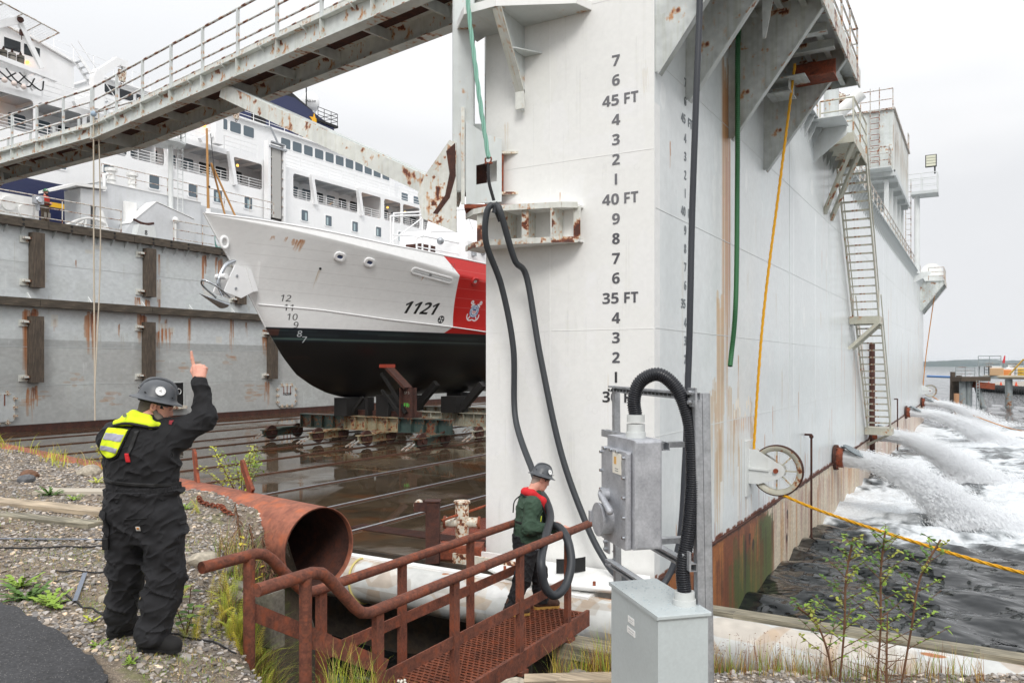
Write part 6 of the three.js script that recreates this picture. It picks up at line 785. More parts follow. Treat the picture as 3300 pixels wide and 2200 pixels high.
// ---------------------------------------------------------------- shore: pipes, gangway, bollards, electrical stand
console.log('shore things');
{ // big rusty pipe along the bank, its open mouth to the right
  const t = thing('steel_pipe', 'big rusty steel pipe half buried along the bank with its mouth open', 'pipe', [-6.36, -0.1, -6.58], null, Math.atan2(0.189, -0.982));   // local +x runs away from the mouth
  const prof = [[0.46, 0], [0.46, 16], [0.44, 16], [0.44, 0], [0.46, 0]].map(([a, b]) => new THREE.Vector2(a, b)); M('shell', new THREE.LatheGeometry(prof, 56).rotateZ(-Math.PI / 2), MT.pipeRust, t); M('end_plate', rod([15.6, 0, 0], [15.7, 0, 0], 0.44, 24), MT.darkRust, t);
  M('inner_lining', new THREE.CylinderGeometry(0.436, 0.436, 14, 40, 1, true).rotateZ(Math.PI / 2).translate(7.05, 0, 0), MT.darkRust, t); M('drain_hole', rod([0.13, 0.27, -0.37], [0.13, 0.24, -0.33], 0.035, 10), flat(0xb9b2a6, 0.6), t);
  for (const [x, lean] of [[1.55, 0.55], [2.95, 0.2]]) { const s = new THREE.Shape(); s.moveTo(-0.17, 0); s.lineTo(-0.1, 0.22); s.absarc(0.0, 0.36, 0.11, Math.PI, 0, true); s.lineTo(0.09, 0.22); s.lineTo(0.14, 0.12); s.lineTo(0.13, 0); const h = new THREE.Path(); h.absarc(0.02, 0.37, 0.035, 0, 6.3); s.holes.push(h); M('lifting_lug', extr(s, 0.03, 0.004).rotateY(-0.35).rotateZ(-lean).translate(x, 0.43, 0.06), MT.rust, t); }
}
{ // long white fender pipe afloat along the dock end
  reseed(51); const st = ctex(2048, 256, (x, w, h) => { x.fillStyle = 'rgb(196,197,194)'; x.fillRect(0, 0, w, h); for (let i = 0; i < 240; i++) blot(x, rnd(w), rnd(h), rnd(20, 160), rnd(10, 70), ['172,146,116', '214,215,212', '150,140,126', '184,168,146', '160,164,168'][i % 5], 0.42); for (let i = 0; i < 150; i++) { x.save(); x.translate(rnd(w), rnd(h)); x.rotate(rnd(-0.5, 0.9)); blot(x, 0, 0, rnd(8, 46), rnd(40, 170), rnd() < 0.55 ? '158,118,82' : '222,222,220', 0.28); x.restore(); } for (let i = 0; i < 34; i++) blot(x, rnd(w), h * rnd(0.55, 0.8), rnd(6, 34), rnd(3, 14), RUST, 0.75); for (let i = 0; i < 40; i++) { x.fillStyle = 'rgba(96,60,40,.7)'; x.fillRect(rnd(w), h * rnd(0.1, 0.4), rnd(6, 40), rnd(1, 4)); } }, (u, v) => 0.92 + 0.16 * fbm(u * 160, v * 20, 3, 0, 7));
  const t = thing('fender_pipe', 'long stained white pipe floating across the dock end behind the gangway', 'pipe', [0, -1.64, -10.18]); const g = new THREE.CylinderGeometry(0.34, 0.34, 20, 40, 1, false).rotateZ(Math.PI / 2).translate(-1.5, 0, 0); { const u = g.attributes.uv; for (let i = 0; i < u.count; i++) u.setXY(i, u.getY(i), u.getX(i)); } M('pipe_shell', g, std({ map: st, roughness: 0.55 }), t, true); M('top_rail', bx(-11.5, -4.9, 0.335, 0.37, -0.2, -0.05), MT.white, t);
  M('rope_loop', new THREE.TorusGeometry(0.36, 0.02, 6, 40).rotateY(Math.PI / 2).rotateZ(0.2).translate(-8.85, 0, 0), flat(0xcfc07a, 0.8), t); M('bracket_foot', [bx(-5.2, -4.7, 0.2, 0.36, -0.5, 0.1)], MT.white, t);
  tag(M('timber_beam', bx(-4.1, 8, -1.5, -1.32, -10.75, -10.5), MT.greyPlank), 'weathered grey timber beam lying behind the white pipe at the water edge', 'beam');
}
{ // rust channel and seat at the foot of the white wall
  const t = thing('hinge_footing', 'white flanged seat with a black rubber flap at the foot of the end wall', 'bracket', [-4.95, DECK - 0.12, -10.9]);
  M('seat_plate', plateXZ([[-1.6, 0.45], [-1.5, -0.4], [0.7, -0.4], [0.9, 0.1], [0.6, 0.55], [-0.4, 0.75], [-1.2, 0.65]], 0.16, 0.05), MT.white, t); for (const x of [-1.3, -0.75, -0.1, 0.5]) M('rib', bx(x, x + 0.03, -0.25, 0.16, -0.3, 0.55), MT.white, t); M('rim', tube([[-1.6, 0.2, 0.45], [-1.2, 0.22, 0.66], [-0.4, 0.22, 0.76], [0.6, 0.22, 0.56], [0.9, 0.2, 0.1]], 0.035, 24, 6), MT.white, t);
  M('rubber_flap', new THREE.CylinderGeometry(0.55, 0.55, 0.22, 20, 1, true, 0.4, 0.9).translate(-0.75, 0.34, -0.25), MT.black, t); for (const [x, z] of [[-1.35, 0.4], [-0.6, 0.55], [0.2, 0.5], [0.55, 0.1]]) M('bolt', rod([x, 0.21, z], [x, 0.27, z], 0.022, 6), MT.rust, t); M('front_skirt', bx(-1.4, 0.6, -0.4, 0.14, 0.36, 0.4), MT.white, t);
  const c = thing('drain_channel', 'rusty open channel with white edges beside the end wall', 'channel', [-6.6, DECK, -10.95]); M('floor', bx(-0.8, 0.35, 0.004, 0.03, -0.12, 0.16), MT.rust, c); M('side', bx(-0.85, 0.4, 0, 0.16, 0.16, 0.2), MT.rustWhite, c); M('side', bx(-0.85, 0.4, 0, 0.16, -0.16, -0.12), MT.white, c);
}
{
  const p = thing('roller_post', 'brown rusty square post with a small roller on the dock edge', 'post', [-7.75, DECK, -10.62], null, 0.5); M('post', box(0.22, 1.0, 0.2, 0, 0.5, 0), MT.darkRust, p); M('roller', rod([-0.24, 0.95, -0.09], [-0.24, 0.95, 0.09], 0.07, 14), MT.rustWhite, p); M('roller_bracket', [bx(-0.3, -0.1, 0.85, 1.0, -0.12, -0.1), bx(-0.3, -0.1, 0.85, 1.0, 0.1, 0.12)], MT.darkRust, p); M('cap', box(0.25, 0.02, 0.23, 0, 1.01, 0), MT.darkRust, p);
  tag(M('tie_rod', rod([-7.65, DECK + 0.68, -10.72], [-7.22, DECK + 0.86, -11.6], 0.022, 8), MT.rust), 'rusty rod between the roller post and the white wall', 'rod');
  const b = thing('cross_bollard', 'white and rust mooring bollard with a horizontal bar on a rusty plinth', 'bollard', [-7.5, DECK, -11.1], null, 0.45); M('plinth', rbox(0.72, 0.24, 0.42, 0.03, 0, 0.12, 0), MT.rust, b); M('post', rod([0, 0.24, 0], [0, 0.92, 0], 0.115, 20), MT.rustWhite, b); M('cap', rod([0, 0.92, 0], [0, 0.96, 0], 0.14, 20), MT.rustWhite, b); M('cross_bar', rod([-0.27, 0.6, 0.0], [0.27, 0.6, 0], 0.085, 18), MT.rustWhite, b); for (const s of [-1, 1]) M('bar_cap', rod([s * 0.27, 0.6, 0], [s * 0.31, 0.6, 0], 0.105, 18), MT.rust, b);
  const g = thing('deck_grating', 'dark steel drain grating let into the dock floor', 'grating', [-9.1, DECK + 0.006, -12.2], null, 0.0); for (let i = 0; i < 9; i++) M('bar', bx(-1.7, 1.7, 0, 0.02, -0.2 + i * 0.05, -0.185 + i * 0.05), MT.darkRust, g); for (let i = 0; i < 44; i++) M('cross_bar', bx(-1.7 + i * 0.079, -1.69 + i * 0.079, 0.0, 0.015, -0.2, 0.21), MT.darkRust, g); M('pit', bx(-1.7, 1.7, -0.002, 0.002, -0.2, 0.21), MT.black, g);
}
{ // gangway
  const t = thing('gangway', 'rusty steel gangway with pipe handrails leading to the dock', 'gangway', [-4.5, -1.05, 0]), N = 0.4, m = MT.rampRust;
  M('deck_plate', bx(-N, N, -0.03, 0, -4.55, -8.78), MT.rampDeck, t); for (const x of [-N, N]) M('side_channel', [bx(x - 0.02, x + 0.02, -0.16, 0.03, -4.5, -8.8)], m, t); M('end_channel', bx(-N, N, -0.16, -0.03, -8.76, -8.8), m, t); M('cross_member', [-5.4, -6.6, -7.8].map((z) => bx(-N, N, -0.12, -0.03, z, z + 0.06)), m, t);
  const gp = []; for (let i = 0; i < 70; i++) for (let k = 0; k < 11; k++) gp.push(new THREE.CylinderGeometry(0.02, 0.02, 0.045, 5, 1, false, 0, Math.PI).rotateZ(Math.PI / 2).rotateX(-Math.PI / 2).scale(1, 0.6, 1).translate(-0.34 + k * 0.068 + (i % 2 ? 0.017 : -0.017), 0.0, -4.62 - i * 0.059)); const gr = M('grip_pattern', gp, MT.rampDeck, t); gr.userData.kind = 'stuff';
  const post = share([bx(-0.045, 0.045, -0.16, 1.05, -0.012, 0.012), bx(-0.045, -0.03, -0.16, 1.05, -0.04, 0.012), bx(0.03, 0.045, -0.16, 1.05, -0.04, 0.012), bx(-0.07, 0.07, -0.2, -0.16, -0.07, 0.05)]);
  for (const [x, zs, o] of [[N, [-4.9, -5.97, -7.16, -8.27], 0], [-N, [-5.1, -6.22, -7.44, -8.55], -0.2]]) {
    for (const z of zs) inst('rail_post', post, m, t, [x, 0, z], Math.PI / 2);
    M('handrail', bentTube([[x, 1.52, -3.68 + o], [x, 1.52, -4.25 + o], [x, 1.07, -4.7 + o], [x, 1.07, -8.98 + o * 0.4]], 0.045, 0.1, 14), m, t); M('rail_end', [rod([x, 1.52, -3.66 + o], [x, 1.52, -3.69 + o], 0.046, 14), rod([x, 1.07, -8.97 + o * 0.4], [x, 1.07, -9.0 + o * 0.4], 0.046, 14)], m, t);
    M('middle_bar', bar([x, 0.5, -4.95 + o], [x, 0.5, zs[3]], 0.014, 0.11), m, t); M('sloped_bar', bar([x, 1.08, -4.12 + o], [x, 0.58, -4.98 + o], 0.016, 0.13), m, t); M('shore_post', rod([x, 0.1, -4.1 + o], [x, 1.5, -4.1 + o], 0.046, 12), m, t);
    M('stringer', bar([x, 0.62, -3.9 + o], [x, -0.08, -4.75 + o], 0.02, 0.2), m, t);
  }
  for (let i = 0; i < 3; i++) M('tread', bx(-N, N, 0.08 + i * 0.17, 0.11 + i * 0.17, -4.52 + i * 0.2, -4.28 + i * 0.2), MT.rampDeck, t);
  const sp = thing('gangway_support', 'pale timber and concrete prop under the dock end of the gangway', 'support', [-4.3, -2.4, -8.3]); M('cap_beam', bx(-0.9, 0.9, 1.0, 1.16, -0.2, 0.15), MT.greyPlank, sp); M('pile', rod([0.15, -1, 0], [0.15, 1, 0], 0.2, 14), flat(0x6a6656, 0.9), sp); M('pile', rod([-0.5, -1, 0], [-0.5, 1, 0], 0.18, 14), flat(0x5a5648, 0.9), sp);
}
console.log('electrics');
{ // strut frame with a disconnect switch and a transformer box
  const O = camP(1.02, 4.2, 0), t = thing('strut_frame', 'galvanised strut frame standing in the foreground with electrical boxes', 'frame', [O.x, 0, O.z], null, YAW + 0.253);   // local -z runs along the frame, +x to its right
  const ch = (p, q, w = 0.041) => { const b = []; b.push(bar(p, q, w, 0.004), bar(AX(p).add(V(0, 0, 0)), q, 0.004, w)); return b; };
  const strut = (p, q, up) => { p = AX(p); q = AX(q); const m = basis(p, q, up), mid = p.clone().add(q).multiplyScalar(0.5), L = p.distanceTo(q), out = []; for (const [w, h, x, y] of [[0.041, 0.003, 0, -0.02], [0.003, 0.041, -0.019, 0], [0.003, 0.041, 0.019, 0], [0.011, 0.003, -0.0135, 0.02], [0.011, 0.003, 0.0135, 0.02]]) out.push(new THREE.BoxGeometry(w, h, L).translate(x, y, 0).applyMatrix4(m).translate(mid.x, mid.y, mid.z)); return out; };
  M('near_post', [...strut([-0.01, -0.6, 0], [-0.04, 1.8, -0.02], V(1, 0, 0)), ...strut([0.035, -0.6, 0], [0.005, 1.8, -0.02], V(-1, 0, 0))], MT.galv, t); M('far_post', [...strut([0, -0.7, -1.2], [-0.02, 1.8, -1.2], V(1, 0, 0))], MT.galv, t);
  M('cross_strut', strut([-0.06, 1.785, 0.02], [-0.04, 1.79, -1.24], V(-1, 0, 0)), MT.galv, t); M('cross_strut', strut([-0.2, 1.52, -0.05], [-0.2, 1.52, -0.95], V(0, 1, 0)), MT.galv, t); M('cross_strut', strut([-0.08, 0.89, 0.02], [-0.06, 0.89, -0.7], V(-1, 0, 0)), MT.galv, t); M('cross_strut', strut([-0.06, 0.62, -0.5], [-0.06, 0.62, -1.24], V(-1, 0, 0)), MT.galv, t);
  for (const [x, y, z] of [[-0.04, 1.78, 0.02], [-0.08, 0.93, 0.03], [0.0, 0.62, 0.03], [-0.05, 0.74, -1.18]]) M('corner_plate', [box(0.01, 0.1, 0.09, x - 0.03, y, z - 0.03), rod([x - 0.035, y + 0.025, z - 0.03], [x - 0.055, y + 0.025, z - 0.03], 0.012, 6), rod([x - 0.035, y - 0.025, z - 0.03], [x - 0.055, y - 0.025, z - 0.03], 0.012, 6)], MT.galv, t);
  const slots = []; for (let i = 0; i < 22; i++) slots.push(box(0.004, 0.014, 0.028, -0.082, 1.785, -0.04 - i * 0.054)); M('strut_slots', slots, MT.black, t); M('rear_brace', strut([0.05, 0.2, -0.1], [0.9, -0.5, 0.15]), MT.galv, t);
  const cast = (() => { const tx = tex(256, 256, (u, v, o) => { const a = fbm(u * 6, v * 6, 4, 6, 2), c = fbm(u * 60, v * 60, 2, 60, 4), k = 172 + 46 * (a - 0.5) + 22 * (c - 0.5); o[0] = k - 2; o[1] = k; o[2] = k + 5; }, { size: 0.5 }); return std({ map: tx, roughness: 0.5, metalness: 0.35, bumpMap: tx, bumpScale: 0.0012 }); })();
  const d = thing('disconnect_switch', 'cast grey disconnect switch with a lever and round socket cover', 'switch box', [O.x, 0, O.z], null, YAW + 0.253); const by = 0.98, th = 0.575;
  M('body', rbox(0.16, th, 0.4, 0.014, -0.3, by + th / 2, -0.25), cast, d); M('door', rbox(0.035, th - 0.06, 0.37, 0.012, -0.398, by + th / 2 - 0.035, -0.265), cast, d); M('rating_plate', box(0.003, 0.11, 0.12, -0.418, by + 0.44, -0.2), flat(0xe8e4d8, 0.5), d); M('plate_stain', box(0.002, 0.04, 0.03, -0.42, by + 0.455, -0.22), flat(0xd8a860, 0.6), d); M('faded_print', [0, 1].map((i) => box(0.001, 0.004, 0.045, -0.42, by + 0.4 + i * 0.012, -0.2)), flat(0x8a8c8a, 0.6), d);
  const sc = share([rod([-0.41, 0, 0], [-0.43, 0, 0], 0.009, 6)]); for (let i = 0; i < 5; i++) for (const z of [-0.1, -0.43]) inst('door_screw', sc, MT.chrome, d, [0, by + 0.06 + i * 0.105, z]); for (let i = 1; i < 4; i++) inst('door_screw', sc, MT.chrome, d, [0, by + th - 0.07, -0.1 - i * 0.09]);
  M('socket', [rod([-0.41, by + 0.12, -0.32], [-0.47, by + 0.12, -0.32], 0.085, 26), rod([-0.47, by + 0.12, -0.32], [-0.485, by + 0.12, -0.32], 0.092, 26)], cast, d); M('socket_hinge', box(0.03, 0.06, 0.03, -0.48, by + 0.12, -0.42), cast, d); M('lever_boss', rod([-0.41, by + 0.25, -0.34], [-0.46, by + 0.25, -0.34], 0.035, 16), cast, d); M('lever', [rod([-0.455, by + 0.255, -0.35], [-0.47, by + 0.19, -0.17], 0.016, 10, 0.02), new THREE.SphereGeometry(0.021, 10, 8).translate(-0.47, by + 0.19, -0.17)], cast, d); M('mounting_bracket', [box(0.2, 0.03, 0.05, -0.13, by + th - 0.04, -0.2), box(0.2, 0.03, 0.05, -0.13, by + 0.01, -0.2)], MT.galv, d);
  const pvc = flat(0xc9ccca, 0.45); M('cable_gland', [rod([-0.3, by + th, -0.22], [-0.3, by + th + 0.03, -0.22], 0.055, 18), rod([-0.3, by + th + 0.03, -0.22], [-0.3, by + th + 0.075, -0.22], 0.05, 6), rod([-0.3, by + th + 0.085, -0.22], [-0.3, by + th + 0.125, -0.22], 0.052, 8)], pvc, d);
  const boxP = (() => { const tx = tex(256, 256, (u, v, o) => { const a = fbm(u * 4, v * 4, 4, 4, 12), c = fbm(u * 70, v * 70, 2, 70, 14), k = 1 + 0.06 * (a - 0.5) + 0.05 * (c - 0.5); o[0] = 184 * k; o[1] = 192 * k; o[2] = 193 * k; }, { size: 0.8 }); return std({ map: tx, roughness: 0.32 }); })();
  const b = thing('transformer_box', 'pale grey steel electrical box with two white stickers in the foreground', 'electrical box', [O.x, 0, O.z], null, YAW + 0.253); M('cabinet', rbox(0.28, 0.72, 0.64, 0.006, -0.185, 0.31, -0.2), boxP, b); M('lid', rbox(0.3, 0.02, 0.67, 0.004, -0.185, 0.68, -0.2), boxP, b); for (const [y, s] of [[0.56, 0.085], [0.5, 0.11]]) M('sticker', box(0.002, 0.035, s, -0.327, y, -0.22), flat(0xe8e8e6, 0.6), b); M('faded_print', [[0.565, 0.06], [0.553, 0.04], [0.508, 0.08], [0.494, 0.06]].map(([y, w]) => box(0.001, 0.003, w, -0.3282, y, -0.22)), flat(0xa9adae, 0.6), b); M('seam_flange', box(0.012, 0.7, 0.012, -0.32, 0.31, 0.115), boxP, b);
  M('conduit_hub', [rod([-0.11, 0.69, -0.02], [-0.11, 0.72, -0.02], 0.06, 18), rod([-0.11, 0.72, -0.02], [-0.11, 0.76, -0.02], 0.055, 8)], pvc, b);
  reseed(61); const dr = []; for (let i = 0; i < 90; i++) dr.push(new THREE.SphereGeometry(rnd(0.002, 0.006), 6, 4).scale(1, 0.35, 1).translate(-0.185 + rnd(-0.14, 0.14), 0.691, -0.2 + rnd(-0.31, 0.31))); M('rain_drops', dr, std({ color: 0xb8c4c8, roughness: 0.02 }), b).userData.kind = 'stuff';
  const path = [[-0.3, by + th + 0.12, -0.22], [-0.31, 1.76, -0.22], [-0.28, 1.86, -0.2], [-0.2, 1.9, -0.15], [-0.12, 1.83, -0.1], [-0.07, 1.68, -0.06], [-0.055, 1.5, -0.04], [-0.06, 1.3, -0.03], [-0.09, 1.05, -0.02], [-0.12, 0.88, -0.02], [-0.11, 0.75, -0.02]], cc = new THREE.CatmullRomCurve3(path.map((p) => V(...p))), ribs = [new THREE.TubeGeometry(cc, 120, 0.034, 14)];
  for (let i = 0; i < 128; i++) { const p = cc.getPointAt(i / 128), q = new THREE.Quaternion().setFromUnitVectors(V(0, 0, 1), cc.getTangentAt(i / 128)); ribs.push(new THREE.TorusGeometry(0.0345, 0.0042, 5, 16).applyQuaternion(q).translate(p.x, p.y, p.z)); }
  const cd = thing('flexible_conduit', 'thick black ribbed conduit looping from the switch to the lower box', 'conduit', [O.x, 0, O.z], null, YAW + 0.253); M('conduit', ribs, flat(0x1c1e24, 0.35), cd);
}
console.log('plants');
// ---------------------------------------------------------------- ground litter and plants
const onLand = (x, z, dy = 0) => V(x, landH(x, z) + dy, z);
for (const [x0, z0, x1, z1, w, l, m] of [[-11.6, -4.95, -8.15, -5.45, 0.26, 'pale weathered plank lying flat on the gravel at left, farther one', MT.plank], [-11, -4.5, -8.1, -5.05, 0.2, 'grey split plank lying on the gravel at left, nearer one', MT.greyPlank], [-10.6, -5.85, -8.9, -6.55, 0.3, 'pale strip of broken concrete in the gravel', flat(0xb4ab9c, 0.95)]]) { const a = onLand(x0, z0, 0.02), b = onLand(x1, z1, 0.02); tag(M('board', bar(a, b, w, 0.05), m), l, 'plank', m === MT.plank ? undefined : undefined); }
tag(M('kerb_timber', bar(onLand(-3.05, -5.38, 0.03), onLand(-1.9, -6.0, 0.03), 0.16, 0.12), MT.plank), 'sawn timber lying along the near shore edge beside the electrical box', 'timber');
tag(M('retaining_block', [rbox(0.9, 0.5, 0.16, 0.02, -5.75, -0.28, -4.98)], std({ map: tex(256, 256, (u, v, o) => { const k = 118 + 60 * (fbm(u * 6, v * 6, 5, 6, 8) - 0.5) + 40 * (fbm(u * 50, v * 50, 2, 50, 9) - 0.5); o[0] = k; o[1] = k * 0.97; o[2] = k * 0.88; }, { size: 1 }), roughness: 0.95 })), 'low concrete retaining block below the gravel beside the gangway', 'block');
{ reseed(71); const rg = () => { const g = new THREE.IcosahedronGeometry(1, 2), p = g.attributes.position, s = rnd(99); for (let i = 0; i < p.count; i++) { const v = V().fromBufferAttribute(p, i), k = 0.7 + 0.6 * fbm3(v.x * 1.3 + s, v.y * 1.3 + 5, v.z * 1.3 + 5, 3); p.setXYZ(i, v.x * k, v.y * k * 0.65, v.z * k); } const h = g.toNonIndexed ? g : g; h.computeVertexNormals(); return h; };
  const rm = ['#8d8577', '#7b7268', '#a59c8c', '#6e4f3c', '#5c5d60'].map((c) => { const col = new THREE.Color(c), t = tex(128, 128, (u, v, o) => { const k = 0.75 + 0.5 * fbm(u * 8, v * 8, 4, 8, 3); o[0] = col.r ** 0.4545 * 255 * k; o[1] = col.g ** 0.4545 * 255 * k; o[2] = col.b ** 0.4545 * 255 * k; }, { size: 0.3 }); return std({ map: t, roughness: 0.9 }); });
  for (const [x, z, s, k, l] of [[-11.4, -7.0, 0.16, 2, 'pale angular rock near the pipe at left'], [-10.9, -6.95, 0.1, 2, 'smaller pale rock beside the angular one'], [-11.9, -6.4, 0.13, 3, 'brown rock at the left edge of the gravel'], [-11.6, -6.2, 0.12, 4, 'dark rock at the left edge of the gravel'], [-6.15, -4.85, 0.13, 2, 'pale flat stone on the bank behind the man'], [-6.0, -4.95, 0.1, 1, 'grey stone on the bank edge above the gangway rail'], [-3.1, -5.3, 0.12, 2, 'pale rock among grass below the gangway'], [-2.75, -5.75, 0.11, 0, 'brown-grey rock beside the shore timber'], [-5.6, -4.75, 0.09, 0, 'rounded stone near the retaining block'], [-6.2, -3.95, 0.06, 2, 'small white stone beside the boots']]) tag(M('rock', rg().scale(s, s, s).translate(x, landH(x, z) + s * 0.2, z), rm[k]), l, 'rock', 'loose rocks on the shore'); }
{ reseed(73); const lay = (pts, r, m, n, l, c) => { const cv = new THREE.CatmullRomCurve3(pts.map(([x, z]) => V(x, 0, z))), q = cv.getPoints(28).map((p) => onLand(p.x + rnd(-0.015, 0.015), p.z + rnd(-0.015, 0.015), r + 0.01)); return tag(M(n, tube(q, r * 0.75, 120, 6), m), l, c); }; const bk = flat(0x141417, 0.6);
  lay([[-9.2, -3.95], [-8.3, -4.1], [-7.42, -4.7], [-7.2, -4.75]], 0.012, bk, 'cable', 'black cable snaking over the gravel at far left', 'cable'); lay([[-7.2, -4.1], [-6.6, -4.35], [-6.2, -4.3], [-5.7, -4.0], [-5.5, -3.9]], 0.01, bk, 'cable', 'black cable curling behind the man boots', 'cable'); lay([[-6.8, -3.9], [-6.0, -3.7], [-5.4, -3.75], [-5.0, -3.9], [-4.75, -4.05]], 0.01, bk, 'cable', 'black cable running past the boots to the gangway', 'cable');
  const sg = flat(0x6f7682, 0.5); for (const [a, b, l] of [[[-8.9, -4.0], [-7.2, -5.1], 'grey plastic strap lying across the gravel at left'], [[-6.9, -4.2], [-6.3, -3.75], 'short grey strap beside the big weed']]) tag(M('strap', bar(onLand(...a, 0.03), onLand(...b, 0.03), 0.035, 0.004), sg), l, 'strap');
  const cg = []; for (let i = 0; i < 22; i++) { const u = i / 21, p = onLand(lerp(-8.1, -7.2, u), lerp(-6.35, -6.1, u) + 0.05 * Math.sin(u * 9), 0.03); cg.push(new THREE.TorusGeometry(0.03, 0.009, 5, 8).rotateX(i % 2 ? 1.4 : 0.3).rotateY(0.3).translate(p.x, p.y, p.z)); } tag(M('rusty_chain', cg, MT.rust), 'short rusty chain lying on the gravel by the pipe', 'chain'); }
const leafM = (hex, tr = 0.35) => new THREE.MeshPhysicalMaterial({ color: new THREE.Color(hex), roughness: 0.75, side: THREE.DoubleSide, transmission: 0, sheen: 0 });
const GR = { green: leafM(0x7f9a38), lime: leafM(0xb2b83a), straw: leafM(0xb39a5a), red: leafM(0x8a5a34), brown: leafM(0x6a4a34), dark: leafM(0x4f6e2c), yel: leafM(0xc9b83c), spruce: leafM(0x4f6b3a), olive: leafM(0x8a8f3a) };
class Blades {
  constructor() { this.p = []; }
  quad(a, b, c, d) { this.p.push(a.x, a.y, a.z, b.x, b.y, b.z, c.x, c.y, c.z, a.x, a.y, a.z, c.x, c.y, c.z, d.x, d.y, d.z); }
  blade(o, h, lean, dir, w, n = 4, droop = 1) { const dx = Math.cos(dir), dz = Math.sin(dir); let pl, pr; for (let i = 0; i <= n; i++) { const t = i / n, ww = w * (1 - t * 0.92) / 2, f = lean * Math.pow(t, 1.8) * h, y = h * (t - droop * 0.35 * lean * t * t * t), c = V(o.x + dx * f, o.y + y, o.z + dz * f), l = V(c.x - dz * ww, c.y, c.z + dx * ww), r = V(c.x + dz * ww, c.y, c.z - dx * ww); if (i) this.quad(pl, pr, r, l); pl = l; pr = r; } }
  leaf(o, d, up, L, w, n = 3) { d = d.clone().normalize(); const s = V().crossVectors(d, up).normalize(); let pl, pr; for (let i = 0; i <= n; i++) { const t = i / n, ww = w * Math.sin(Math.PI * Math.min(0.999, 0.06 + t * 0.93)) / 2, c = o.clone().addScaledVector(d, L * t).add(V(0, -L * 0.35 * t * t, 0)), l = c.clone().addScaledVector(s, ww), r = c.clone().addScaledVector(s, -ww); if (i) this.quad(pl, pr, r, l); pl = l; pr = r; } }
  geo() { const g = new THREE.BufferGeometry(); g.setAttribute('position', new THREE.Float32BufferAttribute(this.p, 3)); g.computeVertexNormals(); return g; }
}
function grassPatch(label, spots, mats, hr, n, w = 0.006, lean = [0.1, 0.55]) {
  mats.forEach((m, k) => { const b = new Blades(); for (let i = 0; i < n; i++) { const [x, z, r] = spots[Math.floor(rnd(spots.length))], a = rnd(6.283), d = r * Math.sqrt(rnd()), px = x + Math.cos(a) * d, pz = z + Math.sin(a) * d; b.blade(onLand(px, pz, -0.01), rnd(hr[0], hr[1]) * (1 - 0.35 * d / r), rnd(lean[0], lean[1]), rnd(6.283), w * rnd(0.7, 1.3)); } const o = M('grass_patch', b.geo(), m); o.userData = { kind: 'stuff', label: label + ['', ', straw blades', ', reddish blades', ', lime blades'][k], category: 'grass' }; });
}
reseed(81);
grassPatch('tall grass growing against the near side of the gangway', [[-3.9, -4.5, 0.16], [-3.8, -4.75, 0.15], [-3.97, -4.2, 0.14], [-3.9, -4.35, 0.14]], [GR.green, GR.straw, GR.lime], [0.25, 0.62], 420);
grassPatch('reddish autumn grass between the gangway end and the electrical box', [[-2.95, -5.75, 0.16], [-2.8, -5.95, 0.22], [-2.55, -6.1, 0.22], [-2.6, -5.9, 0.2]], [GR.green, GR.straw, GR.red, GR.yel], [0.22, 0.55], 300);
grassPatch('brown seeding rushes below the white pipe at right', [[-1.7, -6.7, 0.3], [-1.3, -6.95, 0.3], [-0.9, -7.2, 0.3], [-2, -6.5, 0.2], [-0.3, -7.5, 0.35]], [GR.green, GR.straw, GR.red], [0.15, 0.42], 420);
grassPatch('thin dry grass along the top of the rusty pipe', [[-16.4, -8.3, 0.4], [-15, -8.2, 0.5], [-13.6, -7.9, 0.4], [-12.6, -7.6, 0.45], [-11.8, -7.6, 0.3]], [GR.lime, GR.straw], [0.18, 0.5], 200, 0.012, [0.3, 0.9]);
grassPatch('short patchy turf on the gravel', [[-8.6, -4.3, 0.7], [-7.4, -4.2, 0.5], [-6.6, -3.75, 0.45], [-9.5, -4.5, 0.6], [-5.9, -3.9, 0.3], [-5.4, -4.1, 0.3], [-5.1, -3.55, 0.3], [-10.5, -5.2, 0.9], [-8, -5.6, 0.6], [-7, -5, 0.5], [-4.6, -3.5, 0.3], [-9, -6.2, 0.5]], [GR.green, GR.straw], [0.02, 0.08], 3600, 0.005, [0.3, 1]);
grassPatch('weeds hanging over the bank below the pipe mouth', [[-6.3, -5.5, 0.25], [-6.15, -5.25, 0.2], [-6.45, -5.8, 0.2], [-5.9, -5.1, 0.15], [-5.5, -4.72, 0.16], [-5.2, -4.45, 0.14], [-5.0, -4.5, 0.2], [-4.75, -4.4, 0.18], [-5.35, -4.85, 0.2], [-5.7, -5.2, 0.18]], [GR.green, GR.straw, GR.brown], [0.22, 0.62], 460, 0.006, [0.2, 0.9]);
grassPatch('tangled weeds hanging down the bank beside the gangway stairs', [[-5.25, -4.8, 0.2], [-5.5, -5.05, 0.18], [-5.02, -4.57, 0.18], [-4.82, -4.37, 0.14], [-5.72, -5.25, 0.18]], [GR.green, GR.straw, GR.brown, GR.lime], [0.25, 0.62], 420, 0.007, [0.3, 1.1]);
{ // seed heads over the rushes
  const b = new Blades(); for (let i = 0; i < 300; i++) { const [x, z] = [[-1.7, -6.7], [-1.3, -6.95], [-0.9, -7.2], [-2, -6.5]][i % 4], p = onLand(x + rnd(-0.35, 0.35), z + rnd(-0.3, 0.3), rnd(0.14, 0.34)); b.blade(V(p.x, p.y - 0.16, p.z), 0.17, 0.1, rnd(6), 0.003, 2); for (let k = 0; k < 3; k++) b.leaf(p, V(rnd(-1, 1), rnd(0.2, 1), rnd(-1, 1)), V(0, 1, 0.1), rnd(0.01, 0.02), 0.007, 2); } const o = M('rush_seed_heads', b.geo(), GR.brown); o.userData = { kind: 'stuff', label: 'dark brown seed heads over the rushes at right', category: 'grass' }; }
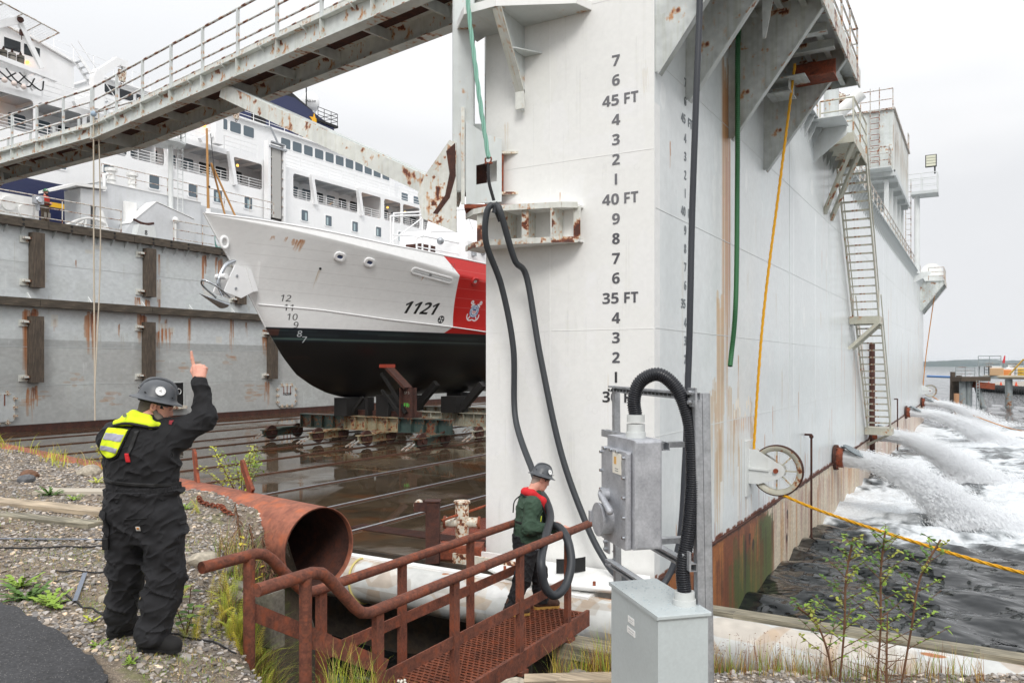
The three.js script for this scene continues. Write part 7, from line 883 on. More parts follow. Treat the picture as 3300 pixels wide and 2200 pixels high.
function rosette(label, x, z, n, L, m, cat = 'weed') { const t = thing('weed', label, cat, onLand(x, z), 'leafy weeds in the gravel'); for (let i = 0; i < n; i++) { const b = new Blades(), a = i * 2.4 + rnd(0.5), tilt = rnd(0.15, 0.9), d = V(Math.cos(a), tilt, Math.sin(a)), l = L * rnd(0.55, 1.1); for (let k = 0; k < 5; k++) { b.leaf(V(0, 0.005, 0).addScaledVector(d.clone().normalize(), l * k * 0.16), d.clone().add(V(rnd(-0.35, 0.35), 0.1, rnd(-0.35, 0.35))), V(0, 1, 0.05), l * 0.36, l * 0.2, 3); } M('leaf', b.geo(), m, t); } return t; }
for (const [x, z, n, L, m, l] of [[-10.2, -5.75, 16, 0.2, GR.dark, 'dandelion weed with a yellow flower by the concrete strip'], [-9.6, -5.7, 12, 0.15, GR.green, 'low dandelion weed right of the concrete strip'], [-6.75, -3.62, 22, 0.26, GR.dark, 'large leafy weed at the asphalt edge'], [-6.4, -3.62, 18, 0.22, GR.green, 'leafy weed right of the largest weed at the asphalt'], [-7.1, -3.75, 18, 0.22, GR.green, 'leafy weed left of the largest weed at the asphalt'], [-7.9, -6.0, 12, 0.13, GR.green, 'small weed in the gravel beyond the man'], [-10.4, -6.5, 12, 0.16, GR.lime, 'yellowish weed near the pale rocks'], [-5.35, -3.35, 10, 0.09, GR.green, 'tiny weed in front of the boots'], [-4.9, -3.3, 10, 0.09, GR.green, 'tiny weed at the bottom edge of the gravel'], [-5.75, -3.55, 10, 0.1, GR.lime, 'tiny weed beside the left boot']]) rosette(l, x, z, n, L, m);
function horsetail(label, x, z, h, n, spread) { const t = thing('horsetail', label, 'horsetail', onLand(x, z, -0.02), 'yellow-green horsetails on the bank'); for (let i = 0; i < n; i++) { const b = new Blades(), a = rnd(6.28), r = spread * Math.sqrt(rnd()), bx2 = Math.cos(a) * r, bz = Math.sin(a) * r, hh = h * rnd(0.6, 1.1), le = rnd(0.1, 0.7), la = rnd(6.28); b.blade(V(bx2, 0, bz), hh, le, la, 0.005, 4); for (let k = 0; k < 15; k++) { const tt = 0.18 + k / 18, f = le * Math.pow(tt, 1.8) * hh, o = V(bx2 + Math.cos(la) * f, hh * (tt - 0.35 * le * tt ** 3), bz + Math.sin(la) * f); for (let q = 0; q < 9; q++) { const aa = q * 0.7 + k; b.leaf(o, V(Math.cos(aa), 0.55, Math.sin(aa)), V(0, 1, 0.02), hh * 0.24 * (1.1 - tt), 0.0035, 2); } } M('stem', b.geo(), i % 3 ? GR.lime : GR.yel, t); } }
for (const [x, z, h, n, s, l] of [[-5.12, -4.32, 0.34, 9, 0.16, 'dense horsetail tuft left of the gangway rail'], [-4.75, -4.25, 0.36, 11, 0.15, 'brightest horsetail tuft spilling under the gangway rails'], [-5.4, -4.4, 0.3, 8, 0.15, 'horsetail tuft below the concrete block'], [-5.05, -3.95, 0.26, 7, 0.14, 'horsetail tuft near the right boot'], [-5.6, -4.6, 0.34, 8, 0.14, 'horsetail tuft against the concrete block'], [-4.5, -4.1, 0.3, 10, 0.12, 'lowest horsetail tuft at the water edge'], [-5.75, -4.3, 0.24, 5, 0.12, 'thin horsetail tuft behind the man leg'], [-5.22, -4.45, 0.42, 12, 0.2, 'big drooping horsetail tuft over the bank beside the first gangway post'], [-5.0, -4.28, 0.4, 12, 0.18, 'thick horsetail tuft between the two shore posts of the gangway'], [-5.5, -4.75, 0.4, 10, 0.18, 'horsetail tuft hanging below the pipe mouth'], [-7.6, -5.9, 0.22, 4, 0.06, 'lone yellow horsetail stalk in the gravel']]) horsetail(l, x, z, h, n, s);
{ const t = thing('broadleaf_seedling', 'young alder seedling with oval green leaves beside the boots', 'plant', onLand(-5.15, -3.92)); for (let s = 0; s < 3; s++) { const a = s * 2.1, tip = V(Math.cos(a) * 0.09, 0.24 + 0.06 * s, Math.sin(a) * 0.09); M('stem', rod([0, 0, 0], tip, 0.004, 5), GR.brown, t); for (let i = 0; i < 6; i++) { const b = new Blades(), o = tip.clone().multiplyScalar(0.4 + i * 0.12), aa = i * 2.4 + s; b.leaf(o, V(Math.cos(aa), 0.25, Math.sin(aa)), V(0, 1, 0.05), 0.085, 0.055, 4); M('leaf', b.geo(), i % 2 ? GR.green : GR.dark, t); } } }
function stalk(label, x, z, h, tilt, dir) { const t = thing('dead_stalk', label, 'plant', onLand(x, z, -0.05), 'dry brown stalks by the pipe mouth'), top = V(Math.cos(dir) * tilt, h, Math.sin(dir) * tilt), mid = top.clone().multiplyScalar(0.55).add(V(0.02, 0, 0)); M('stem', tube([[0, 0, 0], mid, top], 0.006, 14, 5), GR.brown, t); const b = new Blades(); for (let i = 0; i < 60; i++) { const u = rnd(0.62, 1), o = mid.clone().lerp(top, (u - 0.55) / 0.45); b.leaf(o, V(rnd(-1, 1), rnd(-1.2, 0.1), rnd(-1, 1)), V(0, 1, 0.1), rnd(0.04, 0.11), 0.012, 2); } M('drooping_seed_head', b.geo(), GR.brown, t); const y = new Blades(); for (let i = 0; i < 4; i++) y.leaf(mid.clone().multiplyScalar(rnd(0.6, 1.3)), V(rnd(-1, 1), 0.1, rnd(-1, 1)), V(0, 1, 0.1), 0.07, 0.04, 3); M('yellow_leaf', y.geo(), GR.yel, t); }
for (const [x, z, h, ti, d, l] of [[-6.4, -5.75, 0.85, 0.1, 2, 'dry brown stalk left of the pipe mouth'], [-6.2, -5.6, 0.95, 0.08, 0.6, 'tallest dry brown stalk before the pipe mouth'], [-6.05, -5.5, 0.8, 0.12, 0.2, 'dry brown stalk with yellow leaves before the pipe mouth'], [-6.3, -5.45, 0.7, 0.1, 3, 'leaning dry stalk low before the pipe'], [-5.95, -5.3, 0.6, 0.25, 0.4, 'short bent dry stalk above the gangway rail']]) stalk(l, x, z, h, ti, d);
function shrub(label, pos, h, r, n, m, leafL) { const t = thing('leafy_shrub', label, 'shrub', pos); for (let s = 0; s < n; s++) { const a = rnd(6.28), tip = V(Math.cos(a) * r * rnd(0.3, 1), h * rnd(0.6, 1), Math.sin(a) * r * rnd(0.3, 1)); M('stem', rod([0, -0.05, 0], tip, 0.007, 5, 0.003), GR.brown, t); const b = new Blades(); for (let i = 0; i < 60; i++) { const o = tip.clone().multiplyScalar(rnd(0.35, 1.02)).add(V(rnd(-0.05, 0.05), rnd(-0.04, 0.04), rnd(-0.05, 0.05))); b.leaf(o, V(rnd(-1, 1), rnd(-0.3, 0.6), rnd(-1, 1)), V(0, 1, 0.1), leafL * rnd(0.6, 1.2), leafL * 0.5, 3); } M('foliage', b.geo(), m[s % m.length], t); } }
shrub('yellow-green shrub growing behind the rusty pipe between the lugs', V(-8.75, 0.1, -7.55), 0.75, 0.55, 14, [GR.lime, GR.green], 0.05); shrub('small yellow bush behind the pipe at left of the man', V(-12.4, 0.2, -8.05), 0.55, 0.4, 9, [GR.yel, GR.lime], 0.05);
function sapling(label, x, z, h, lean, n) { const t = thing('sapling', label, 'sapling', onLand(x, z, -0.03), 'thin autumn saplings at the water edge'), top = V(lean, h, -lean * 0.4), c = new THREE.CatmullRomCurve3([V(0, 0, 0), V(lean * 0.2 + 0.02, h * 0.4, 0.02), V(lean * 0.5, h * 0.75, -0.02), top]); M('trunk', new THREE.TubeGeometry(c, 20, 0.009, 6), GR.brown, t); for (let i = 0; i < n; i++) { const u = 0.22 + 0.78 * i / n, o = c.getPoint(u), a = i * 2.39, L = 0.26 * (1.15 - u) + 0.05, e = o.clone().add(V(Math.cos(a) * L, L * 0.75, Math.sin(a) * L)), tw = M('twig', rod(o, e, 0.004, 4, 0.002), GR.brown, t), b = new Blades(); for (let k = 0; k < 13; k++) b.leaf(o.clone().lerp(e, rnd(0.2, 1.05)), V(rnd(-1, 1), rnd(-0.2, 0.9), rnd(-1, 1)), V(0, 1, 0.1), rnd(0.03, 0.055), 0.026, 3); M('leaves', b.geo(), [GR.green, GR.olive, GR.dark, GR.green, GR.dark][i % 5], tw); } }
sapling('leftmost thin sapling before the dark water', -0.98, -6.9, 1.2, 0.1, 22); sapling('middle sapling with the densest leaves before the dark water', -0.72, -7.05, 1.25, 0.06, 24); sapling('rightmost sapling leaning over the rope', -0.55, -7.15, 1.2, 0.28, 18); sapling('short bushy sapling low at right', -1.05, -7.0, 0.6, -0.25, 14);
{ const t = thing('spruce_seedling', 'small green spruce seedling at the bottom right', 'spruce', onLand(-0.62, -6.72, -0.05)); M('trunk', rod([0, 0, 0], [0.01, 0.72, 0], 0.012, 6, 0.004), GR.brown, t); for (let k = 0; k < 26; k++) { const u = k / 26, y = 0.08 + 0.52 * u, a = k * 2.4, L = 0.34 * (1 - u) + 0.05, e = V(Math.cos(a) * L, y + L * 0.25, Math.sin(a) * L), o = V(0, y, 0), b = new Blades(); const br = M('branch', rod(o, e, 0.004, 4, 0.002), GR.brown, t); for (let i = 0; i < 90; i++) { const p = o.clone().lerp(e, Math.pow(rnd(), 0.7)); b.leaf(p, V(rnd(-1, 1), rnd(-0.2, 1), rnd(-1, 1)).addScaledVector(e.clone().sub(o).normalize(), 0.8), V(0, 1, 0.1), 0.022, 0.003, 1); } M('needles', b.geo(), GR.spruce, br); } }
{ const t = thing('white_flower_stalk', 'grey-green stalk with small white everlasting flowers before the gangway', 'plant', onLand(-3.72, -4.75)); M('stem', tube([[0, 0, 0], [0.03, 0.25, 0], [-0.02, 0.5, 0.02]], 0.005, 10, 5), GR.dark, t); for (let i = 0; i < 12; i++) M('flower', new THREE.SphereGeometry(0.011, 6, 5).translate(-0.02 + rnd(-0.035, 0.035), 0.5 + rnd(-0.03, 0.03), 0.02 + rnd(-0.035, 0.035)), flat(0xd8d4c8, 0.8), t); const b = new Blades(); for (let i = 0; i < 14; i++) b.leaf(V(0.02, 0.05 + i * 0.03, 0), V(rnd(-1, 1), 0.5, rnd(-1, 1)), V(0, 1, 0.1), 0.07, 0.012, 2); M('leaves', b.geo(), GR.green, t); }

// ---------------------------------------------------------------- people
console.log('people');
function nets(f, lo, hi, c) {                               // naive surface nets over a signed distance field
  const nx = Math.ceil((hi[0] - lo[0]) / c) + 1, ny = Math.ceil((hi[1] - lo[1]) / c) + 1, nz = Math.ceil((hi[2] - lo[2]) / c) + 1, g = new Float32Array(nx * ny * nz), id = new Int32Array(nx * ny * nz).fill(-1), at = (i, j, k) => (k * ny + j) * nx + i;
  for (let k = 0; k < nz; k++) for (let j = 0; j < ny; j++) for (let i = 0; i < nx; i++) g[at(i, j, k)] = f(lo[0] + i * c, lo[1] + j * c, lo[2] + k * c);
  const pos = [], nor = [], idx = [], E = [[0, 1], [2, 3], [4, 5], [6, 7], [0, 2], [1, 3], [4, 6], [5, 7], [0, 4], [1, 5], [2, 6], [3, 7]], e = c * 0.4;
  for (let k = 0; k < nz - 1; k++) for (let j = 0; j < ny - 1; j++) for (let i = 0; i < nx - 1; i++) {
    const v = [at(i, j, k), at(i + 1, j, k), at(i, j + 1, k), at(i + 1, j + 1, k), at(i, j, k + 1), at(i + 1, j, k + 1), at(i, j + 1, k + 1), at(i + 1, j + 1, k + 1)].map((q) => g[q]); let m = 0; for (let q = 0; q < 8; q++) if (v[q] < 0) m |= 1 << q; if (m === 0 || m === 255) continue;
    let x = 0, y = 0, z = 0, n = 0; for (const [a, b] of E) if ((v[a] < 0) !== (v[b] < 0)) { const t = v[a] / (v[a] - v[b]); x += lerp(a & 1, b & 1, t); y += lerp((a >> 1) & 1, (b >> 1) & 1, t); z += lerp((a >> 2) & 1, (b >> 2) & 1, t); n++; }
    id[at(i, j, k)] = pos.length / 3; const px = lo[0] + (i + x / n) * c, py = lo[1] + (j + y / n) * c, pz = lo[2] + (k + z / n) * c; pos.push(px, py, pz); const N = V(f(px + e, py, pz) - f(px - e, py, pz), f(px, py + e, pz) - f(px, py - e, pz), f(px, py, pz + e) - f(px, py, pz - e)).normalize(); nor.push(N.x, N.y, N.z);
  }
  const quad = (a, b, cc, d, flip) => { if (a < 0 || b < 0 || cc < 0 || d < 0) return; if (flip) idx.push(a, cc, b, a, d, cc); else idx.push(a, b, cc, a, cc, d); };
  for (let k = 1; k < nz - 1; k++) for (let j = 1; j < ny - 1; j++) for (let i = 1; i < nx - 1; i++) {
    const s = g[at(i, j, k)] < 0; if (s !== g[at(i + 1, j, k)] < 0) quad(id[at(i, j - 1, k - 1)], id[at(i, j, k - 1)], id[at(i, j, k)], id[at(i, j - 1, k)], !s); if (s !== g[at(i, j + 1, k)] < 0) quad(id[at(i - 1, j, k - 1)], id[at(i - 1, j, k)], id[at(i, j, k)], id[at(i, j, k - 1)], !s); if (s !== g[at(i, j, k + 1)] < 0) quad(id[at(i - 1, j - 1, k)], id[at(i, j - 1, k)], id[at(i, j, k)], id[at(i - 1, j, k)], !s);
  }
  const G = new THREE.BufferGeometry(); G.setAttribute('position', new THREE.Float32BufferAttribute(pos, 3)); G.setAttribute('normal', new THREE.Float32BufferAttribute(nor, 3)); G.setIndex(idx); return G;
}
const smin = (a, b, k) => { const h = clamp(0.5 + 0.5 * (b - a) / k); return lerp(b, a, h) - k * h * (1 - h); };
function field(bones, k = 0.04, fold = 0, fq = [7, 12, 7], zs = 1) {   // bones: [ax,ay,az,ra, bx,by,bz,rb, zscale?]
  const B = bones.map((b) => ({ a: b.slice(0, 4), b: b.slice(4, 8), z: b[8] ?? zs }));
  return (x, y, z) => {
    let d = 1e3; for (const { a, b, z: q } of B) { const zz = (z - a[2]) / q, dz = (b[2] - a[2]) / q, dx = b[0] - a[0], dy = b[1] - a[1], L = dx * dx + dy * dy + dz * dz + 1e-9, t = clamp(((x - a[0]) * dx + (y - a[1]) * dy + zz * dz) / L), ex = x - a[0] - t * dx, ey = y - a[1] - t * dy, ez = zz - t * dz, dd = (Math.sqrt(ex * ex + ey * ey + ez * ez) - lerp(a[3], b[3], t)) * Math.min(1, q); d = d > 900 ? dd : smin(d, dd, k); }
    if (fold && Math.abs(d) < 0.06) { const n = fbm3(x * fq[0] + 20, (y + 0.35 * x) * fq[1] + 20, z * fq[2] + 20, 2), m = fbm3(x * fq[0] * 2.3 + 50, (y - 0.5 * x) * fq[1] * 2.1 + 50, z * fq[2] * 2.3 + 50, 2), r = 1 - Math.abs(2 * n - 1), q = 1 - Math.abs(2 * m - 1); d -= fold * (1.25 * (r * r * r - 0.42) + 0.55 * (q * q * q - 0.42)); }
    return d;
  };
}
const cut = (f, y0, y1, s = 0) => (x, y, z) => Math.max(f(x, y, z), y0 + s * x - y, y - y1 - s * x);
const skinM = (() => { const t = tex(256, 256, (u, v, o) => { const a = fbm(u * 8, v * 8, 4, 8, 2), c = fbm(u * 60, v * 60, 2, 60, 3), k = 1 + 0.12 * (c - 0.5); o[0] = 214 * k; o[1] = (156 + 20 * (a - 0.5)) * k; o[2] = (136 + 14 * (a - 0.5)) * k; }, { size: 0.12 }); return new THREE.MeshPhysicalMaterial({ map: t, roughness: 0.55, side: THREE.DoubleSide }); })();
const clothTex = (r, g, b, seed, v = 0.12, size = 0.3) => { const t = tex(256, 256, (u, w, o) => { const a = fbm(u * 5, w * 5, 4, 5, seed), c = hash(Math.floor(u * 128), Math.floor(w * 128), seed), k = 1 + v * 2 * (a - 0.5) + v * (c - 0.5); o[0] = r * k; o[1] = g * k; o[2] = b * k; }, { size }); return std({ map: t, roughness: 0.85, bumpMap: t, bumpScale: 0.001 }); };
const CL = { black: clothTex(20, 20, 23, 3), blackS: clothTex(25, 25, 28, 4), green: clothTex(52, 74, 58, 5), brown: clothTex(98, 84, 70, 6, 0.2), hi: clothTex(218, 238, 40, 7, 0.05), grey: clothTex(156, 156, 172, 8, 0.06), red: clothTex(196, 34, 40, 9, 0.08), boot: clothTex(22, 21, 21, 10), tan: clothTex(72, 48, 36, 11), orange: clothTex(206, 56, 40, 12) };
function headGeo(c = 0.004) {                                // faces +x; origin between the ears
  const base = field([[-0.02, 0.035, 0, 0.078, 0.03, 0.035, 0, 0.076, 0.92], [0.03, -0.05, 0, 0.052, 0.06, -0.085, 0, 0.04], [-0.025, -0.05, 0, 0.06, -0.05, -0.19, 0, 0.062], [0.05, 0.02, 0, 0.055, 0.06, -0.03, 0, 0.05], [-0.02, -0.09, 0, 0.058, 0.02, -0.1, 0, 0.04]], 0.035);
  const det = field([[0.098, 0.02, 0, 0.008, 0.117, -0.022, 0, 0.0135], [0.113, -0.026, 0.012, 0.008, 0.113, -0.026, -0.012, 0.008], [0.09, 0.038, 0.035, 0.011, 0.09, 0.038, -0.035, 0.011], [0.098, -0.058, 0.017, 0.008, 0.098, -0.058, -0.017, 0.008], [0.094, -0.072, 0.014, 0.009, 0.094, -0.072, -0.014, 0.009], [0.082, -0.1, 0.01, 0.016, 0.082, -0.1, -0.01, 0.016]], 0.01);
  const ear = (x, y, z) => Math.min(...[-1, 1].map((s) => { const ex = (x + 0.01) / 0.022, ey = (y - 0.0) / 0.034, ez = (z - s * 0.076) / 0.013, r = Math.sqrt(ex * ex + ey * ey + ez * ez); const hx = (x + 0.004) / 0.011, hy = y / 0.02, hz = (z - s * 0.088) / 0.009; return Math.max((r - 1) * 0.013, -(Math.sqrt(hx * hx + hy * hy + hz * hz) - 1) * 0.009); }));
  const eye = (x, y, z) => Math.min(...[-1, 1].map((s) => Math.hypot(x - 0.085, y - 0.015, z - s * 0.03) - 0.013));
  return nets((x, y, z) => smin(Math.max(smin(base(x, y, z), det(x, y, z), 0.016), -eye(x, y, z) + 0.004), ear(x, y, z), 0.008), [-0.13, -0.2, -0.11], [0.15, 0.13, 0.11], c);
}
function beardGeo(len = 0.02, c = 0.005) { const f = field([[0.045, -0.07, 0.052, 0.026, 0.085, -0.105, 0.0, 0.035 + len * 0.5], [0.045, -0.07, -0.052, 0.026, 0.085, -0.105, 0.0, 0.035 + len * 0.5], [0.0, -0.02, 0.068, 0.014, 0.045, -0.07, 0.056, 0.022], [0.0, -0.02, -0.068, 0.014, 0.045, -0.07, -0.056, 0.022], [0.104, -0.045, 0.02, 0.01, 0.1, -0.09, 0.03, 0.014], [0.104, -0.045, -0.02, 0.01, 0.1, -0.09, -0.03, 0.014]], 0.025); return nets((x, y, z) => f(x, y, z) + 0.006 * (fbm3(x * 60 + 9, y * 40 + 9, z * 60 + 9, 2) - 0.5), [-0.05, -0.19, -0.11], [0.16, 0.02, 0.11], c); }
function hairGeo(c = 0.006) { const f = field([[-0.02, 0.035, 0, 0.083, 0.02, 0.04, 0, 0.08, 0.93], [-0.04, -0.03, 0, 0.062, -0.045, -0.07, 0, 0.056]], 0.03); return nets((x, y, z) => Math.max(f(x, y, z) + 0.004 * (fbm3(x * 70 + 9, y * 70 + 9, z * 70 + 9, 2) - 0.5), x - 0.045 + 0.9 * (0.06 - y) - (Math.abs(z) > 0.06 ? 0.0 : 0), -0.085 - y), [-0.13, -0.1, -0.11], [0.12, 0.14, 0.11], c); }
const helmetG = () => [new THREE.LatheGeometry([[0.001, 0.118], [0.04, 0.114], [0.075, 0.1], [0.102, 0.075], [0.117, 0.04], [0.124, 0.005], [0.132, -0.008], [0.155, -0.016], [0.17, -0.026], [0.172, -0.03], [0.165, -0.028], [0.14, -0.018], [0.12, -0.012]].map(([a, b]) => new THREE.Vector2(a, b)), 48).scale(1.04, 1.04, 0.93), tube([[-0.125, 0.045, 0], [-0.08, 0.108, 0], [0, 0.128, 0], [0.08, 0.108, 0], [0.125, 0.045, 0]], 0.012, 24, 8)];
const stickerT = ctex(128, 128, (x) => { x.fillStyle = '#f2f2f0'; x.fillRect(0, 0, 128, 128); x.strokeStyle = '#555'; x.lineWidth = 3; x.beginPath(); x.arc(64, 64, 56, 0, 7); x.stroke(); x.lineWidth = 2; x.beginPath(); x.arc(64, 64, 40, 0, 7); x.stroke(); x.fillStyle = '#555'; x.font = 'bold 15px sans-serif'; x.textAlign = 'center'; for (let i = 0; i < 9; i++) { x.save(); x.translate(64, 64); x.rotate(-1 + i * 0.25); x.fillRect(-3, -51, 5, 7); x.restore(); } x.fillText('X', 18, 70); x.fillText('X', 110, 70); x.fillStyle = '#777'; for (const [a, b, w, h] of [[40, 62, 48, 8], [46, 52, 26, 8], [52, 72, 34, 6], [60, 44, 20, 7]]) x.fillRect(a, b, w, h); });
function headGroup(t, pos, ry, rx, { hair = 0x4a4640, beard = 0, helmet = 0x3f4347, helmetTilt = 0, sticker = [0.3, 0.6], glasses = true, body, scale = 1 }) {   // parts share one turned frame
  const m = new THREE.Matrix4().makeTranslation(...pos).multiply(new THREE.Matrix4().makeRotationY(ry)).multiply(new THREE.Matrix4().makeRotationZ(rx)).multiply(new THREE.Matrix4().makeScale(scale, scale, scale)), A = (g) => (Array.isArray(g) ? g : [g]).map((q) => q.applyMatrix4(m));
  body.push(...A(headGeo())); M('hair', A(hairGeo()), flat(hair, 0.9), t); if (beard) M('beard', A(beardGeo(0.03)), flat(beard, 0.95), t);
  const hm = new THREE.Matrix4().makeTranslation(-0.005, 0.068, 0).multiply(new THREE.Matrix4().makeRotationZ(helmetTilt)), H = (g) => A((Array.isArray(g) ? g : [g]).map((q) => q.applyMatrix4(hm)));
  const hat = M('hard_hat', H(helmetG()), flat(helmet, 0.42), t); M('hat_strap', H([new THREE.TorusGeometry(0.098, 0.012, 6, 30).scale(1.1, 0.95, 1).rotateX(Math.PI / 2).translate(0, -0.035, 0)]), MT.black, hat);
  const [sa, sb] = sticker, d = V(Math.cos(sb) * Math.cos(sa) * 1.12, Math.sin(sb) * 1.08, Math.cos(sb) * Math.sin(sa) * 0.98), q = new THREE.Quaternion().setFromUnitVectors(V(0, 0, 1), V(d.x / 1.2, d.y, d.z).normalize()), sg = new THREE.CircleGeometry(0.033, 24).applyQuaternion(q).translate(d.x * 0.123, d.y * 0.115, d.z * 0.126); const sk = M('hat_sticker', H(sg), std({ map: stickerT, roughness: 0.5 }), hat, true);
  for (const [a, b] of [[sa + 0.75, sb - 0.25], [sa - 0.7, sb - 0.25], [sa + 1.5, sb - 0.1]]) M('hat_rivet', H(new THREE.SphereGeometry(0.006, 6, 5).translate(Math.cos(b) * Math.cos(a) * 0.137, Math.sin(b) * 0.127, Math.cos(b) * Math.sin(a) * 0.121)), MT.dark, hat);
  if (glasses) M('sunglasses', A([new THREE.CylinderGeometry(0.079, 0.079, 0.032, 24, 1, true, Math.PI / 2 - 1.25, 2.5).scale(1.28, 1, 1).translate(0, 0.016, 0), box(0.1, 0.006, 0.006, 0.03, 0.022, 0.079), box(0.1, 0.006, 0.006, 0.03, 0.022, -0.079)]), flat(0x08080a, 0.15), t);
}
function handGeo(bones, lo, hi, c = 0.003) { return nets(field(bones, 0.009), lo, hi, c); }
function drape(f, quad, off, nu = 14, nv = 18, th = 0.006, round = 0) {   // a cloth panel laid on a garment seen from +z
  const pos = [], idx = [], P = (u, v) => { const [a, b, c, d] = quad, x = lerp(lerp(a[0], b[0], u), lerp(d[0], c[0], u), v), y = lerp(lerp(a[1], b[1], u), lerp(d[1], c[1], u), v); let z = 0.5; for (let i = 0; i < 60; i++) { const e = f(x, y, z); if (e < 0.001) break; z -= Math.max(e * 0.8, 0.001); if (z < -0.02) { z = -0.02; break; } } return [x, y, z]; };
  const hit = []; for (let j = 0; j <= nv; j++) for (let i = 0; i <= nu; i++) { let u = i / nu; const v = j / nv; if (round && v > 1 - round) { const w = Math.sqrt(Math.max(0.02, 1 - ((v - 1 + round) / round) ** 2)); u = 0.5 + (u - 0.5) * w; } hit.push(P(u, v)); }
  for (const s of [off + th, off]) for (const [x, y, z] of hit) pos.push(x, y, z + s); const n = (nu + 1) * (nv + 1);
  for (let j = 0; j < nv; j++) for (let i = 0; i < nu; i++) { const k = j * (nu + 1) + i; idx.push(k, k + nu + 1, k + 1, k + 1, k + nu + 1, k + nu + 2); idx.push(n + k, n + k + 1, n + k + nu + 1, n + k + 1, n + k + nu + 2, n + k + nu + 1); }
  const side = (a, b) => idx.push(a, b, n + a, b, n + b, n + a); for (let i = 0; i < nu; i++) { side(i, i + 1); side(nv * (nu + 1) + i + 1, nv * (nu + 1) + i); } for (let j = 0; j < nv; j++) { side((j + 1) * (nu + 1), j * (nu + 1)); side(j * (nu + 1) + nu, (j + 1) * (nu + 1) + nu); }
  const g = new THREE.BufferGeometry(); g.setAttribute('position', new THREE.Float32BufferAttribute(pos, 3)); g.setIndex(idx); g.computeVertexNormals(); return g;
}
{ // the man on the shore, back turned, right arm raised, one finger up
  const p = camP(-2.543, 5.53, 0), t = thing('person', 'man in black work clothes and grey hard hat pointing one finger upward', 'person', [p.x, -0.03, p.z], null, YAW), body = [];
  const torso = [[-0.01, 1.05, 0, 0.238, -0.015, 1.36, 0.01, 0.243, 0.74], [-0.2, 1.475, 0, 0.1, 0.19, 1.49, -0.02, 0.105], [-0.02, 1.5, 0.02, 0.1, 0.02, 1.58, 0, 0.075]], armR = [[0.18, 1.49, -0.03, 0.11, 0.365, 1.6, -0.09, 0.077], [0.365, 1.6, -0.09, 0.074, 0.33, 1.85, -0.12, 0.048]], armL = [[-0.21, 1.46, 0, 0.1, -0.25, 1.2, -0.12, 0.08], [-0.25, 1.2, -0.12, 0.075, -0.1, 1.12, -0.3, 0.055]];
  const jf = field([...torso, ...armR, ...armL], 0.05, 0.019, [5, 7, 5]), jacket = (x, y, z) => Math.max(jf(x, y, z), 1.06 - y + 0.012 * Math.sin(x * 60)); 
  M('jacket', nets(jacket, [-0.42, 1.0, -0.45], [0.58, 1.92, 0.32], 0.009), CL.black, t);
  const tf = field([[-0.015, 1.12, 0, 0.25, -0.01, 0.98, 0, 0.24, 0.74], [-0.125, 0.93, 0, 0.15, -0.18, 0.54, -0.1, 0.118], [-0.18, 0.54, -0.1, 0.118, -0.31, 0.13, -0.26, 0.1], [0.115, 0.93, 0, 0.16, 0.12, 0.5, -0.02, 0.128], [0.12, 0.5, -0.02, 0.126, 0.05, 0.1, 0, 0.112]], 0.04, 0.026, [4, 8, 4]); M('overalls', nets((x, y, z) => Math.max(tf(x, y, z), 0.055 - y, y - 1.125), [-0.48, 0.02, -0.45], [0.36, 1.16, 0.3], 0.009), CL.blackS, t);
  M('waistband', nets(cut(field([[-0.015, 1.16, 0, 0.248, -0.015, 1.09, 0, 0.248, 0.75]], 0.01, 0.006, [45, 4, 45]), 1.1, 1.15), [-0.32, 1.06, -0.25], [0.3, 1.19, 0.25], 0.01), CL.black, t);
  const boot = (hx, hz, tx, tz) => nets(field([[hx, 0.05, hz, 0.047, tx, 0.042, tz, 0.05], [hx, 0.06, hz, 0.05, hx + (tx - hx) * 0.15, 0.2, hz + (tz - hz) * 0.15, 0.07], [tx, 0.045, tz, 0.05, hx + (tx - hx) * 0.4, 0.1, hz + (tz - hz) * 0.4, 0.05]], 0.03), [Math.min(hx, tx) - 0.12, -0.02, Math.min(hz, tz) - 0.12], [Math.max(hx, tx) + 0.12, 0.26, Math.max(hz, tz) + 0.12], 0.008);
  for (const [a, b, c, d] of [[-0.01, 0.0, 0.2, 0.02], [-0.34, -0.24, -0.26, -0.44]]) { const bt = M('boot', boot(a, b, c, d), CL.boot, t); M('boot_sole', [rod([a, 0.0, b], [a, 0.022, b], 0.05, 16), rod([c, 0, d], [c, 0.022, d], 0.053, 16), bar([a, 0.011, b], [c, 0.011, d], 0.092, 0.022)], MT.black, bt); }
  body.push(nets(field([...torso, ...armR, ...armL, [-0.125, 0.93, 0, 0.15, -0.18, 0.54, -0.1, 0.12], [-0.18, 0.54, -0.1, 0.12, -0.31, 0.13, -0.26, 0.1], [0.115, 0.93, 0, 0.165, 0.12, 0.5, -0.02, 0.13], [0.12, 0.5, -0.02, 0.13, 0.04, 0.1, 0, 0.1]].map((b) => { b = [...b]; b[3] *= 0.7; b[7] *= 0.7; return b; }), 0.05), [-0.42, 0.02, -0.45], [0.56, 1.95, 0.3], 0.022));
